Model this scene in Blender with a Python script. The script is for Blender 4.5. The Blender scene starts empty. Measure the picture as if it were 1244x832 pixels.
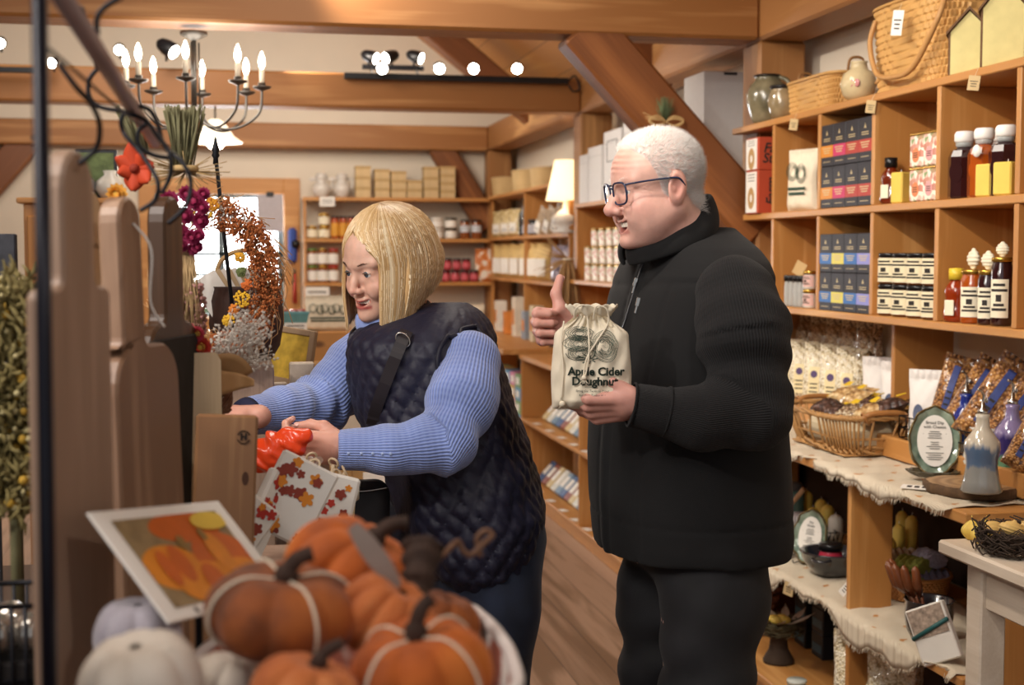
import bpy, bmesh, math, random
import numpy as np
from mathutils import Vector, Matrix, Euler
S = bpy.context.scene
COL = bpy.context.collection
R_ = random.Random(7)
PI = math.pi
# ------------------------------------------------------------------ camera
F = 1680.0
HC = 1.55
YAW = math.radians(11.3); PITCH = math.radians(3.7)
cd = bpy.data.cameras.new('camera'); cam = bpy.data.objects.new('camera', cd); COL.objects.link(cam)
cam.location = (0, 0, HC); cam.rotation_euler = (PI/2 - PITCH, 0, -YAW)
cd.sensor_width = 36; cd.lens = F*36/1244; cd.clip_start = 0.05
cd.dof.use_dof = True; cd.dof.focus_distance = 2.75; cd.dof.aperture_fstop = 5.0
S.camera = cam
CM = Euler((PI/2 - PITCH, 0, -YAW)).to_matrix()
CR = Vector((math.cos(YAW), -math.sin(YAW), 0)); CDV = Vector((math.sin(YAW), math.cos(YAW), 0)); UP = Vector((0, 0, 1))
def ray(px, py): return CM @ Vector(((px-622)/F, (416-py)/F, -1))
def at(px, py, d):
    return Vector((0, 0, HC)) + ray(px, py)*d
def onX(px, py, X):
    r = ray(px, py); return Vector((0, 0, HC)) + r*(X/r.x)
def onY(px, py, Y):
    r = ray(px, py); return Vector((0, 0, HC)) + r*(Y/r.y)
def onZ(px, py, Z):
    r = ray(px, py); return Vector((0, 0, HC)) + r*((Z-HC)/r.z)
def proj(p):
    q = CM.transposed() @ (Vector(p)-Vector((0, 0, HC))); return (622+F*q.x/-q.z, 416-F*q.y/-q.z, -q.z)
# ------------------------------------------------------------------ materials
_M = {}
def srgb(c):
    if isinstance(c, str):
        c = c.lstrip('#'); c = [int(c[i:i+2], 16)/255 for i in (0, 2, 4)]
    return tuple((x/12.92 if x <= .04045 else ((x+.055)/1.055)**2.4) for x in c[:3])+(1,)
class NT:
    def __init__(s, name):
        s.m = bpy.data.materials.new(name); s.m.use_nodes = True; s.t = s.m.node_tree; s.t.nodes.clear()
        s.out = s.n('ShaderNodeOutputMaterial'); s.b = s.n('ShaderNodeBsdfPrincipled'); s.l(s.b, 0, s.out, 0)
    def n(s, ty, **kw):
        x = s.t.nodes.new(ty)
        for k, v in kw.items():
            if k.startswith('i_'): x.inputs[k[2:].replace('_', ' ')].default_value = v
            else: setattr(x, k, v)
        return x
    def l(s, a, ao, b, bi): s.t.links.new(a.outputs[ao], b.inputs[bi])
    def set(s, **kw):
        for k, v in kw.items(): s.b.inputs[k.replace('_', ' ')].default_value = v
    def obj(s, scale=(1, 1, 1), kind='Object'):
        c = s.n('ShaderNodeTexCoord'); m = s.n('ShaderNodeMapping'); s.l(c, kind, m, 'Vector'); m.inputs['Scale'].default_value = scale; return m
    def ramp(s, src, so, stops):
        r = s.n('ShaderNodeValToRGB'); s.l(src, so, r, 0)
        e = r.color_ramp.elements
        while len(e) < len(stops): e.new(.5)
        for i, (p, c) in enumerate(stops): e[i].position = p; e[i].color = srgb(c)
        return r
    def bump(s, src, so, strength=.3, dist=.002, prev=None):
        b = s.n('ShaderNodeBump'); b.inputs['Strength'].default_value = strength; b.inputs['Distance'].default_value = dist
        s.l(src, so, b, 'Height')
        if prev: s.l(prev, 0, b, 'Normal')
        s.l(b, 0, s.b, 'Normal'); return b
def plain(name, col, rough=.6, metal=0, noise=.08, nscale=30, bump=0, coat=0, sub=0, emit=None, estr=1, trans=0, alpha=1, ior=1.45, sheen=0):
    k = name
    if k in _M: return _M[k]
    t = NT(name); c = srgb(col)
    t.set(Base_Color=c, Roughness=rough, Metallic=metal, IOR=ior)
    if noise:
        m = t.obj(); nz = t.n('ShaderNodeTexNoise', i_Scale=nscale, i_Detail=3.0); t.l(m, 0, nz, 'Vector')
        mx = t.n('ShaderNodeMix', data_type='RGBA'); t.l(nz, 0, mx, 0)
        mx.inputs[6].default_value = tuple(x*(1-noise*1.6) for x in c[:3])+(1,); mx.inputs[7].default_value = tuple(min(1, x*(1+noise*1.6)) for x in c[:3])+(1,)
        t.l(mx, 2, t.b, 'Base Color')
        if bump: t.bump(nz, 0, bump)
    if coat: t.set(Coat_Weight=coat, Coat_Roughness=.08)
    if sub: t.set(Subsurface_Weight=sub, Subsurface_Radius=(.02, .008, .004), Subsurface_Scale=.5)
    if emit: t.set(Emission_Color=srgb(emit), Emission_Strength=estr)
    if trans: t.set(Transmission_Weight=trans)
    if alpha < 1: t.set(Alpha=alpha)
    if sheen: t.set(Sheen_Weight=sheen, Sheen_Roughness=.5)
    _M[k] = t.m; return t.m
def wood(name, c1, c2, axis='Y', scale=1.0, rough=.5, knots=True, planks=0, paxis=None, c3=None, coat=0, fine=1.0, contrast=1.0):
    if name in _M: return _M[name]
    t = NT(name); sc = [9*scale]*3; sc['XYZ'.index(axis)] = .7*scale
    c = t.n('ShaderNodeTexCoord'); oi = t.n('ShaderNodeObjectInfo')
    ad = t.n('ShaderNodeVectorMath', operation='ADD'); t.l(c, 'Object', ad, 0)
    sm = t.n('ShaderNodeVectorMath', operation='SCALE'); cmb = t.n('ShaderNodeCombineXYZ')
    for i in range(3): t.l(oi, 'Random', cmb, i)
    t.l(cmb, 0, sm, 0); sm.inputs['Scale'].default_value = 17.0; t.l(sm, 0, ad, 1)
    src = ad
    if planks:
        sp = t.n('ShaderNodeSeparateXYZ'); t.l(c, 'Object', sp, 0)
        mu = t.n('ShaderNodeMath', operation='MULTIPLY'); t.l(sp, 'XYZ'.index(paxis), mu, 0); mu.inputs[1].default_value = 1/planks
        fl = t.n('ShaderNodeMath', operation='FLOOR'); t.l(mu, 0, fl, 0)
        wn = t.n('ShaderNodeTexWhiteNoise', noise_dimensions='1D'); t.l(fl, 0, wn, 'W')
        s2 = t.n('ShaderNodeVectorMath', operation='SCALE'); t.l(wn, 'Color', s2, 0); s2.inputs['Scale'].default_value = 23.0
        a2 = t.n('ShaderNodeVectorMath', operation='ADD'); t.l(ad, 0, a2, 0); t.l(s2, 0, a2, 1); src = a2
    mp = t.n('ShaderNodeMapping'); t.l(src, 0, mp, 0); mp.inputs['Scale'].default_value = sc
    n1 = t.n('ShaderNodeTexNoise', i_Scale=1.0, i_Detail=3.0, i_Distortion=.6); t.l(mp, 0, n1, 'Vector')
    mm = t.n('ShaderNodeMath', operation='MULTIPLY'); t.l(n1, 0, mm, 0); mm.inputs[1].default_value = 9.0*fine
    sn = t.n('ShaderNodeMath', operation='SINE'); t.l(mm, 0, sn, 0)
    mr = t.n('ShaderNodeMapRange'); t.l(sn, 0, mr, 0); mr.inputs[1].default_value = -1; mr.inputs[3].default_value = .5-.5*contrast; mr.inputs[4].default_value = .5+.5*contrast
    sc2 = [120*scale]*3; sc2['XYZ'.index(axis)] = 4*scale
    mp2 = t.n('ShaderNodeMapping'); t.l(src, 0, mp2, 0); mp2.inputs['Scale'].default_value = sc2
    n2 = t.n('ShaderNodeTexNoise', i_Scale=1.0, i_Detail=2.0); t.l(mp2, 0, n2, 'Vector')
    mx0 = t.n('ShaderNodeMix'); mx0.inputs[0].default_value = .35; t.l(mr, 0, mx0, 2); t.l(n2, 0, mx0, 3)
    r = t.ramp(mx0, 0, [(.25, c1), (.75, c2)]); last = r
    if planks:
        mx = t.n('ShaderNodeMix', data_type='RGBA', blend_type='MULTIPLY'); mx.inputs[0].default_value = .8
        r2 = t.ramp(wn, 0, [(0, (.78, .76, .74)), (1, (1, 1, 1))]); t.l(last, 0, mx, 6); t.l(r2, 0, mx, 7)
        fr = t.n('ShaderNodeMath', operation='FRACT'); t.l(mu, 0, fr, 0)
        r3 = t.ramp(fr, 0, [(0, (.15, .1, .06)), (.018, (1, 1, 1)), (.982, (1, 1, 1)), (1, (.15, .1, .06))])
        m3 = t.n('ShaderNodeMix', data_type='RGBA', blend_type='MULTIPLY'); m3.inputs[0].default_value = .85; t.l(mx, 2, m3, 6); t.l(r3, 0, m3, 7)
        last = m3
    if knots:
        ks = [2.6*scale]*3; ks['XYZ'.index(axis)] = 1.3*scale
        mk = t.n('ShaderNodeMapping'); t.l(src, 0, mk, 0); mk.inputs['Scale'].default_value = ks
        vo = t.n('ShaderNodeTexVoronoi', i_Scale=1.0); t.l(mk, 0, vo, 'Vector')
        rk = t.ramp(vo, 0, [(.0, (.22, .1, .05)), (.05, (.3, .15, .07)), (.075, (1, 1, 1))])
        m4 = t.n('ShaderNodeMix', data_type='RGBA', blend_type='MULTIPLY'); m4.inputs[0].default_value = .75
        t.l(last, 2 if planks else 0, m4, 6); t.l(rk, 0, m4, 7); last = m4
    t.l(last, 0 if last is r else 2, t.b, 'Base Color'); t.set(Roughness=rough)
    if coat: t.set(Coat_Weight=coat, Coat_Roughness=.2)
    t.bump(n2, 0, .12, .001)
    _M[name] = t.m; return t.m
# ------------------------------------------------------------------ mesh builder
def smoothstep(a, b, x):
    t = np.clip((x-a)/(b-a), 0, 1); return t*t*(3-2*t)
class MB:
    def __init__(s): s.v = []; s.f = []; s.mi = []; s.sm = []
    def add(s, vs, fs, mi=0, smooth=False, M=None):
        o = len(s.v)
        if M is not None: vs = [M @ Vector(v) for v in vs]
        s.v.extend([tuple(v) for v in vs]); s.f.extend([tuple(i+o for i in f) for f in fs]); s.mi.extend([mi]*len(fs)); s.sm.extend([smooth]*len(fs)); return s
    def box(s, x0, x1, y0, y1, z0, z1, mi=0, M=None, bev=0):
        if bev > 0:
            b = min(bev, (x1-x0)*.49, (y1-y0)*.49, (z1-z0)*.49); vs = []; idx = {}
            for ix in (0, 1):
                for iy in (0, 1):
                    for iz in (0, 1):
                        X = (x0, x1)[ix]; Y = (y0, y1)[iy]; Z = (z0, z1)[iz]; dx = b if ix == 0 else -b; dy = b if iy == 0 else -b; dz = b if iz == 0 else -b
                        idx[(ix, iy, iz, 0)] = len(vs); vs.append((X, Y+dy, Z+dz)); idx[(ix, iy, iz, 1)] = len(vs); vs.append((X+dx, Y, Z+dz)); idx[(ix, iy, iz, 2)] = len(vs); vs.append((X+dx, Y+dy, Z))
            fs = []
            for c in (0, 1):
                q = [(0, 0), (0, 1), (1, 1), (1, 0)]
                a = [idx[(c, p, r, 0)] for p, r in q]; fs.append(a if c == 0 else a[::-1])
                a = [idx[(p, c, r, 1)] for p, r in q]; fs.append(a[::-1] if c == 0 else a)
                a = [idx[(p, r, c, 2)] for p, r in q]; fs.append(a if c == 0 else a[::-1])
            for p in (0, 1):
                for r in (0, 1):
                    fs.append([idx[(p, r, 0, 0)], idx[(p, r, 1, 0)], idx[(p, r, 1, 1)], idx[(p, r, 0, 1)]][::(1 if p == r else -1)])
                    fs.append([idx[(p, 0, r, 0)], idx[(p, 1, r, 0)], idx[(p, 1, r, 2)], idx[(p, 0, r, 2)]][::(-1 if p == r else 1)])
                    fs.append([idx[(0, p, r, 1)], idx[(1, p, r, 1)], idx[(1, p, r, 2)], idx[(0, p, r, 2)]][::(1 if p == r else -1)])
            for ix in (0, 1):
                for iy in (0, 1):
                    for iz in (0, 1):
                        a = [idx[(ix, iy, iz, k)] for k in range(3)]; fs.append(a if (ix+iy+iz) % 2 == 1 else a[::-1])
            return s.add(vs, fs, mi, False, M)
        vs = [(x0, y0, z0), (x1, y0, z0), (x1, y1, z0), (x0, y1, z0), (x0, y0, z1), (x1, y0, z1), (x1, y1, z1), (x0, y1, z1)]
        return s.add(vs, [(0, 3, 2, 1), (4, 5, 6, 7), (0, 1, 5, 4), (1, 2, 6, 5), (2, 3, 7, 6), (3, 0, 4, 7)], mi, False, M)
    def lathe(s, prof, n=24, mi=0, M=None, smooth=True, sx=1, sy=1, wob=None):
        vs = []; fs = []
        for (r, z) in prof:
            for k in range(n):
                a = 2*PI*k/n; rr = r*(wob(a, z) if wob else 1); vs.append((rr*math.cos(a)*sx, rr*math.sin(a)*sy, z))
        for i in range(len(prof)-1):
            for k in range(n):
                fs.append((i*n+k, i*n+(k+1) % n, (i+1)*n+(k+1) % n, (i+1)*n+k))
        if abs(prof[0][1]-prof[-1][1]) < 1e-9: return s.add(vs, fs, mi, smooth, M)
        if prof[0][0] > 1e-4: fs.append(tuple(range(n))[::-1])
        if prof[-1][0] > 1e-4: fs.append(tuple(range((len(prof)-1)*n, len(prof)*n)))
        return s.add(vs, fs, mi, smooth, M)
    def sphere(s, c, r, n=12, m=8, mi=0, M=None, sc=(1, 1, 1)):
        T = Matrix.Translation(c) @ Matrix.Diagonal((sc[0], sc[1], sc[2], 1))
        if M is not None: T = M @ T
        return s.lathe([(max(1e-5, r*math.sin(PI*i/m)), -r*math.cos(PI*i/m)) for i in range(m+1)], n, mi, T)
    def tube(s, pts, r, n=8, mi=0, M=None, cap=True, closed=False, smooth=True):
        pts = [Vector(p) for p in pts]; N = len(pts); rs = r if isinstance(r, (list, tuple)) else [r]*N
        vs = []; fs = []; up = None
        for i in range(N):
            if closed: t = pts[(i+1) % N]-pts[i-1]
            else: t = pts[min(i+1, N-1)]-pts[max(i-1, 0)]
            if t.length < 1e-9: t = Vector((0, 0, 1))
            t.normalize()
            if up is None: up = t.orthogonal().normalized()
            else:
                up = up-t*up.dot(t); up = up.normalized() if up.length > 1e-6 else t.orthogonal().normalized()
            b = t.cross(up)
            for k in range(n):
                a = 2*PI*k/n; vs.append(pts[i]+(up*math.cos(a)+b*math.sin(a))*rs[i])
        for i in range(N if closed else N-1):
            j = (i+1) % N
            for k in range(n): fs.append((i*n+k, i*n+(k+1) % n, j*n+(k+1) % n, j*n+k))
        if cap and not closed: fs.append(tuple(range(n))[::-1]); fs.append(tuple(range((N-1)*n, N*n)))
        return s.add(vs, fs, mi, smooth, M)
    def prism(s, pts, z0, z1, mi=0, M=None, smooth=False):
        n = len(pts); vs = [(x, y, z0) for x, y in pts]+[(x, y, z1) for x, y in pts]
        fs = [tuple(range(n))[::-1], tuple(range(n, 2*n))]+[(k, (k+1) % n, n+(k+1) % n, n+k) for k in range(n)]
        return s.add(vs, fs, mi, smooth, M)
    def grid(s, fn, nu, nv, mi=0, M=None, closed_u=False, smooth=True, flip=False):
        vs = [fn(i/(nu if closed_u else nu-1), j/(nv-1)) for j in range(nv) for i in range(nu)]; fs = []
        for j in range(nv-1):
            for i in range(nu if closed_u else nu-1):
                f = (j*nu+i, j*nu+(i+1) % nu, (j+1)*nu+(i+1) % nu, (j+1)*nu+i); fs.append(f[::-1] if flip else f)
        return s.add(vs, fs, mi, smooth, M)
    def build(s, name, mats, parent=None, loc=None, rot=None):
        me = bpy.data.meshes.new(name); me.from_pydata(s.v, [], s.f)
        if not isinstance(mats, (list, tuple)): mats = [mats]
        for m in mats: me.materials.append(m)
        me.polygons.foreach_set('material_index', s.mi); me.polygons.foreach_set('use_smooth', s.sm); me.update()
        o = bpy.data.objects.new(name, me); COL.objects.link(o)
        if parent: o.parent = parent
        if loc is not None: o.location = loc
        if rot is not None: o.rotation_euler = rot
        return o
def tag(o, label=None, cat=None, group=None, kind=None):
    if label: o['label'] = label
    if cat: o['category'] = cat
    if group: o['group'] = group
    if kind: o['kind'] = kind
    return o
def thing(name, label, cat, loc=(0, 0, 0), rot=(0, 0, 0), group=None):
    o = bpy.data.objects.new(name, None); COL.objects.link(o); o.location = loc; o.rotation_euler = rot; o.empty_display_size = .05
    return tag(o, label, cat, group)
def dup(o, loc=None, rot=None, label=None, scale=None, group=None, parent=None):
    c = o.copy(); COL.objects.link(c); c.parent = parent
    if loc is not None: c.location = loc
    if rot is not None: c.rotation_euler = rot
    if scale is not None: c.scale = scale if isinstance(scale, (tuple, list)) else (scale,)*3
    if label: c['label'] = label
    if group: c['group'] = group
    for ch in o.children: 
        dup(ch, parent=c)
    return c
ORD = ['first', 'second', 'third', 'fourth', 'fifth', 'sixth', 'seventh', 'eighth', 'ninth', 'tenth']
def frm(i, n, a='left', b='right'):
    if n == 1: return 'only one'
    if i == 0: return a+'most'
    if i == n-1: return b+'most'
    return ORD[i]+' from '+a if i <= (n-1)/2 else ORD[n-1-i]+' from '+b
def Tm(loc=(0, 0, 0), rz=0, rx=0, ry=0, sc=None):
    M = Matrix.Translation(loc) @ Euler((rx, ry, rz)).to_matrix().to_4x4()
    if sc: M = M @ Matrix.Diagonal((sc[0], sc[1], sc[2], 1))
    return M
def text_mb(mb, txt, size, M, mi=0, ext=.0006, align='CENTER', bold=0, shear=0, space=1.0):
    cu = bpy.data.curves.new('t', 'FONT'); cu.body = txt; cu.size = size; cu.extrude = ext; cu.align_x = align; cu.align_y = 'CENTER'; cu.offset = bold; cu.resolution_u = 3; cu.shear = shear; cu.space_line = space
    ob = bpy.data.objects.new('t', cu); COL.objects.link(ob)
    dg = bpy.context.evaluated_depsgraph_get(); me = bpy.data.meshes.new_from_object(ob.evaluated_get(dg))
    mb.add([v.co.copy() for v in me.vertices], [tuple(p.vertices) for p in me.polygons], mi, False, M)
    bpy.data.objects.remove(ob); bpy.data.curves.remove(cu); bpy.data.meshes.remove(me)
def bez(P, n=12):
    # catmull-rom through points
    P = [Vector(p) for p in P]; out = []
    for i in range(len(P)-1):
        p0 = P[max(i-1, 0)]; p1 = P[i]; p2 = P[i+1]; p3 = P[min(i+2, len(P)-1)]
        for k in range(n):
            t = k/n; out.append(.5*((2*p1)+(p2-p0)*t+(2*p0-5*p1+4*p2-p3)*t*t+(3*p1-p0-3*p2+p3)*t**3))
    out.append(P[-1]); return out
# ------------------------------------------------------------------ signed distance modelling
def V3(a): return np.array(a, dtype=np.float32)
def cap(P, a, b, ra, rb):
    a = V3(a); b = V3(b); ba = b-a; t = np.clip(((P-a)@ba)/max(1e-12, float(ba@ba)), 0, 1)
    return np.linalg.norm(P-a-t[:, None]*ba, axis=1)-(ra+(rb-ra)*t)
def ell(P, c, r, Rm=None):
    q = P-V3(c)
    if Rm is not None: q = q@np.array(Rm, dtype=np.float32)
    r = V3(r); k0 = np.linalg.norm(q/r, axis=1); k1 = np.linalg.norm(q/(r*r), axis=1)+1e-9
    return k0*(k0-1)/k1
def rbox(P, c, h, r, Rm=None):
    q = P-V3(c)
    if Rm is not None: q = q@np.array(Rm, dtype=np.float32)
    d = np.abs(q)-(V3(h)-r); return np.linalg.norm(np.maximum(d, 0), axis=1)+np.minimum(d.max(axis=1), 0)-r
def smin(a, b, k):
    h = np.clip(.5+.5*(b-a)/k, 0, 1); return b+(a-b)*h-k*h*(1-h)
def smax(a, b, k): return -smin(-a, -b, k)
def chain(P, pts, rs, k=.01):
    d = None
    for i in range(len(pts)-1):
        c = cap(P, pts[i], pts[i+1], rs[i], rs[i+1]); d = c if d is None else smin(d, c, k)
    return d
def slices(P, tab, U, W):
    """tab rows: z, centre_u, centre_w, half_u, half_w ; U,W horizontal unit vectors"""
    tab = np.array(sorted(tab), dtype=np.float32); z = P[:, 2]; u = P@V3(U); w = P@V3(W)
    cu = np.interp(z, tab[:, 0], tab[:, 1]); cw = np.interp(z, tab[:, 0], tab[:, 2]); a = np.interp(z, tab[:, 0], tab[:, 3]); b = np.interp(z, tab[:, 0], tab[:, 4])
    ex = 2.3
    k = (np.abs((u-cu)/a)**ex+np.abs((w-cw)/b)**ex)**(1/ex)
    d = (k-1)*np.minimum(a, b)
    return np.maximum(d, np.maximum(tab[0, 0]-z, z-tab[-1, 0]))
def surfnet(f, lo, hi, h, B=8):
    lo = V3(lo); n = np.ceil((V3(hi)-lo)/h).astype(int); n = (np.ceil(n/B)*B).astype(int)
    nb = n//B; V = np.full(tuple(n), 1.0, dtype=np.float32)
    g = np.stack(np.meshgrid(*[np.arange(k) for k in nb], indexing='ij'), -1).reshape(-1, 3)
    cen = lo+(g*B+B/2-.5)*h; fv = f(cen.astype(np.float32)); rad = B*h*.87
    act = np.abs(fv) < rad*1.9+.012
    o = np.stack(np.meshgrid(*[np.arange(B)]*3, indexing='ij'), -1).reshape(-1, 3)
    for gi, val in zip(g[~act], fv[~act]):
        if val < 0: V[gi[0]*B:gi[0]*B+B, gi[1]*B:gi[1]*B+B, gi[2]*B:gi[2]*B+B] = -1
    ga = g[act]
    for s0 in range(0, len(ga), 400):
        gg = ga[s0:s0+400]; idx = (gg[:, None, :]*B+o[None]).reshape(-1, 3)
        vals = f((lo+idx*h).astype(np.float32)); V[idx[:, 0], idx[:, 1], idx[:, 2]] = vals
    V[0] = 1; V[-1] = 1; V[:, 0] = 1; V[:, -1] = 1; V[:, :, 0] = 1; V[:, :, -1] = 1
    ins = V < 0; nx, ny, nz = V.shape
    acc = np.zeros((nx-1, ny-1, nz-1, 3), np.float32); cnt = np.zeros((nx-1, ny-1, nz-1), np.float32)
    for ax in range(3):
        for a in (0, 1):
            for b in (0, 1):
                o0 = [0, 0, 0]; oth = [i for i in range(3) if i != ax]; o0[oth[0]] = a; o0[oth[1]] = b; o1 = list(o0); o1[ax] = 1
                s0 = tuple(slice(o0[i], o0[i]+V.shape[i]-1) for i in range(3)); s1 = tuple(slice(o1[i], o1[i]+V.shape[i]-1) for i in range(3))
                va = V[s0]; vb = V[s1]; cr = (va < 0) != (vb < 0)
                t = np.where(cr, va/(va-vb+1e-20*(va == vb)), 0)
                cnt += cr
                for i in range(3):
                    acc[..., i] += np.where(cr, o0[i]+(t if i == ax else 0), 0)
    ac = cnt > 0; ids = np.full(ac.shape, -1, np.int64); ids[ac] = np.arange(ac.sum())
    ci = np.argwhere(ac); verts = lo+(ci+acc[ac]/cnt[ac][:, None])*h
    faces = []
    for ax in range(3):
        o1, o2 = [(1, 2), (2, 0), (0, 1)][ax]
        sa = [slice(None)]*3; sb = [slice(None)]*3; sa[ax] = slice(0, -1); sb[ax] = slice(1, None)
        A = ins[tuple(sa)]; Bn = ins[tuple(sb)]; cr = np.argwhere(A != Bn)
        ok = (cr[:, o1] > 0) & (cr[:, o2] > 0) & (cr[:, o1] < V.shape[o1]-1) & (cr[:, o2] < V.shape[o2]-1); cr = cr[ok]
        fl = A[tuple(cr.T)]
        def cid(d1, d2):
            c = cr.copy(); c[:, o1] -= d1; c[:, o2] -= d2; return ids[tuple(c.T)]
        q = np.stack([cid(1, 1), cid(0, 1), cid(0, 0), cid(1, 0)], 1); q[~fl] = q[~fl][:, ::-1]; faces.append(q)
    return verts.astype(np.float32), np.concatenate(faces)
def mesh_np(name, verts, faces, mats, parent=None, attrs=None, matidx=None, smooth=True):
    me = bpy.data.meshes.new(name)
    if isinstance(faces, np.ndarray): fl = faces.tolist()
    else: fl = faces
    me.from_pydata(np.asarray(verts).tolist(), [], fl)
    if not isinstance(mats, (list, tuple)): mats = [mats]
    for m in mats: me.materials.append(m)
    if matidx is not None: me.polygons.foreach_set('material_index', np.asarray(matidx, np.int32))
    me.polygons.foreach_set('use_smooth', [smooth]*len(me.polygons))
    if attrs:
        for k, v in attrs.items():
            v = np.asarray(v, np.float32)
            if v.ndim == 1:
                a = me.attributes.new(k, 'FLOAT', 'POINT'); a.data.foreach_set('value', v)
            else:
                a = me.attributes.new(k, 'FLOAT_VECTOR', 'POINT'); a.data.foreach_set('vector', v.ravel())
    me.update(); o = bpy.data.objects.new(name, me); COL.objects.link(o)
    if parent: o.parent = parent
    return o
def relax(verts, faces, n=1, lam=.5):
    e = np.concatenate([faces[:, [0, 1]], faces[:, [1, 2]], faces[:, [2, 3]], faces[:, [3, 0]]])
    N = len(verts); v = verts.astype(np.float64)
    for _ in range(n):
        s = np.zeros((N, 3)); c = np.zeros(N)
        for a, b in ((0, 1), (1, 0)):
            for i in range(3): s[:, i] += np.bincount(e[:, a], v[e[:, b], i], N)
            c += np.bincount(e[:, a], minlength=N)
        v = v+(s/np.maximum(c, 1)[:, None]-v)*lam
    return v.astype(np.float32)
def vnoise(P, scale, seed=0):
    """cheap smooth noise: sum of sines"""
    rs = np.random.RandomState(seed); out = 0
    for i in range(6):
        k = rs.normal(size=3).astype(np.float32)*scale; out = out+np.sin(P@k+rs.rand()*6.28)
    return out/6
# ================================================================== setting
PINE1, PINE2 = '#a9713f', '#d29a5e'
w_beamX = wood('beam_timber_x', '#93602f', '#c2905a', 'X', .8, .55)
w_beamY = wood('beam_timber_y', '#9c6a3a', '#cc9a62', 'Y', .8, .55)
w_beamZ = wood('beam_timber_z', '#9c6a3a', '#cc9a62', 'Z', .8, .55)
w_brace = wood('brace_timber', '#74431f', '#9c6234', 'Z', .8, .5)
w_shelfY = wood('shelf_pine_y', '#bd8447', '#dba768', 'Y', 1.2, .45)
w_shelfX = wood('shelf_pine_x', '#bd8447', '#dba768', 'X', 1.2, .45)
w_shelfZ = wood('shelf_pine_z', '#b97f42', '#d8a263', 'Z', 1.2, .45)
m_plaster = plain('cream_plaster', '#d9cdbb', .9, noise=.03, nscale=4, bump=.05)
m_floor = wood('floor_boards', '#8a6d54', '#b3937a', 'Y', .9, .5, planks=.17, paxis='X', fine=1.5)
m_roof = wood('roof_boards', '#c98f50', '#dfab6a', 'Y', .8, .6, planks=.2, paxis='X')
m_white = plain('white_paper', '#ece8e0', .7, noise=.03)
m_cream = plain('cream_paper', '#e6dcc2', .75, noise=.04)
m_black = plain('black_plastic', '#17171a', .35, noise=.02)
m_iron = plain('black_iron', '#1b1b20', .45, metal=.6, noise=.1, nscale=60)
XR = 2.30       # right wall
YB = 11.40      # back wall
XF = 1.98       # cubby front
def struct(name, mb, mats, **k):
    o = mb.build(name, mats, **k); o['kind'] = 'structure'; return o
struct('floor', MB().box(-6.2, 2.4, -2.2, 11.5, -.1, 0), m_floor)
struct('wall_right', MB().box(XR, XR+.12, -2.2, 11.5, 0, 2.56), m_plaster)
struct('wall_left', MB().box(-6.32, -6.2, -2.2, 11.5, 0, 2.8), m_plaster)
# back wall with window opening; window at px 272..343, y 236..362
wl = onY(190, 300, YB).x; wr = onY(345, 300, YB).x; wt = onY(300, 236, YB).z; wb_ = onY(300, 385, YB).z
mb = MB(); mb.box(-6.2, wl, YB, YB+.12, 0, 2.55); mb.box(wr, 2.4, YB, YB+.12, 0, 2.55); mb.box(wl, wr, YB, YB+.12, 0, wb_); mb.box(wl, wr, YB, YB+.12, wt, 2.55)
struct('wall_back', mb, m_plaster)
RS = .80   # roof slope
ridx, ridz = -1.9, 2.42+RS*(2.30+1.9)
mb = MB(); mb.prism([(-6.2, 2.55), (2.4, 2.55), (2.4, 2.63), (ridx, ridz+.16), (-6.1, 2.6)], -(YB+.12), -YB, M=Matrix.Rotation(PI/2, 4, 'X'))
struct('wall_gable', mb, m_plaster)
def slope_board(name, x0, z0, x1, z1):
    mb = MB(); d = Vector((x1-x0, 0, z1-z0)); n = Vector((-d.z, 0, d.x)).normalized()*.04
    if n.z < 0: n = -n
    vs = [(x0, -2.2, z0), (x1, -2.2, z1), (x1, 11.5, z1), (x0, 11.5, z0)]; vs += [(v[0]+n.x, v[1], v[2]+n.z) for v in vs]
    mb.add(vs, [(0, 1, 2, 3), (7, 6, 5, 4), (0, 4, 5, 1), (1, 5, 6, 2), (2, 6, 7, 3), (3, 7, 4, 0)]); return struct(name, mb, m_roof)
slope_board('ceiling_right', 2.42, 2.60, ridx, ridz+.14)
slope_board('ceiling_left', ridx, ridz+.14, -6.3, 2.60)
def timber(name, x0, x1, y0, y1, z0, z1, m, label=None, bev=.012):
    c = Vector(((x0+x1)/2, (y0+y1)/2, (z0+z1)/2)); o = MB().box(x0-c.x, x1-c.x, y0-c.y, y1-c.y, z0-c.z, z1-c.z, bev=bev).build(name, m, loc=c); o['kind'] = 'structure'
    return o
BZ = 2.39
BY = [5.22, 8.10, 11.20]
BH = [.27, .20, .19]
for i, y in enumerate(BY):
    timber('trim_%d' % (i+1), -6.2, 2.04, y, y+.20, BZ if i < 2 else BZ-.005, BZ+BH[i], w_beamX)
XP = 2.04
timber('trim_4', XP, XP+.2, -2.2, 11.39, BZ, BZ+.2, w_beamY)           # eave plate on the right
for i, y in enumerate(BY):
    timber('trim_%d' % (5+i), XP+.0, XP+.2, y+.01, y+.19, 0 if i else 0, BZ, w_beamZ)    # posts
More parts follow.
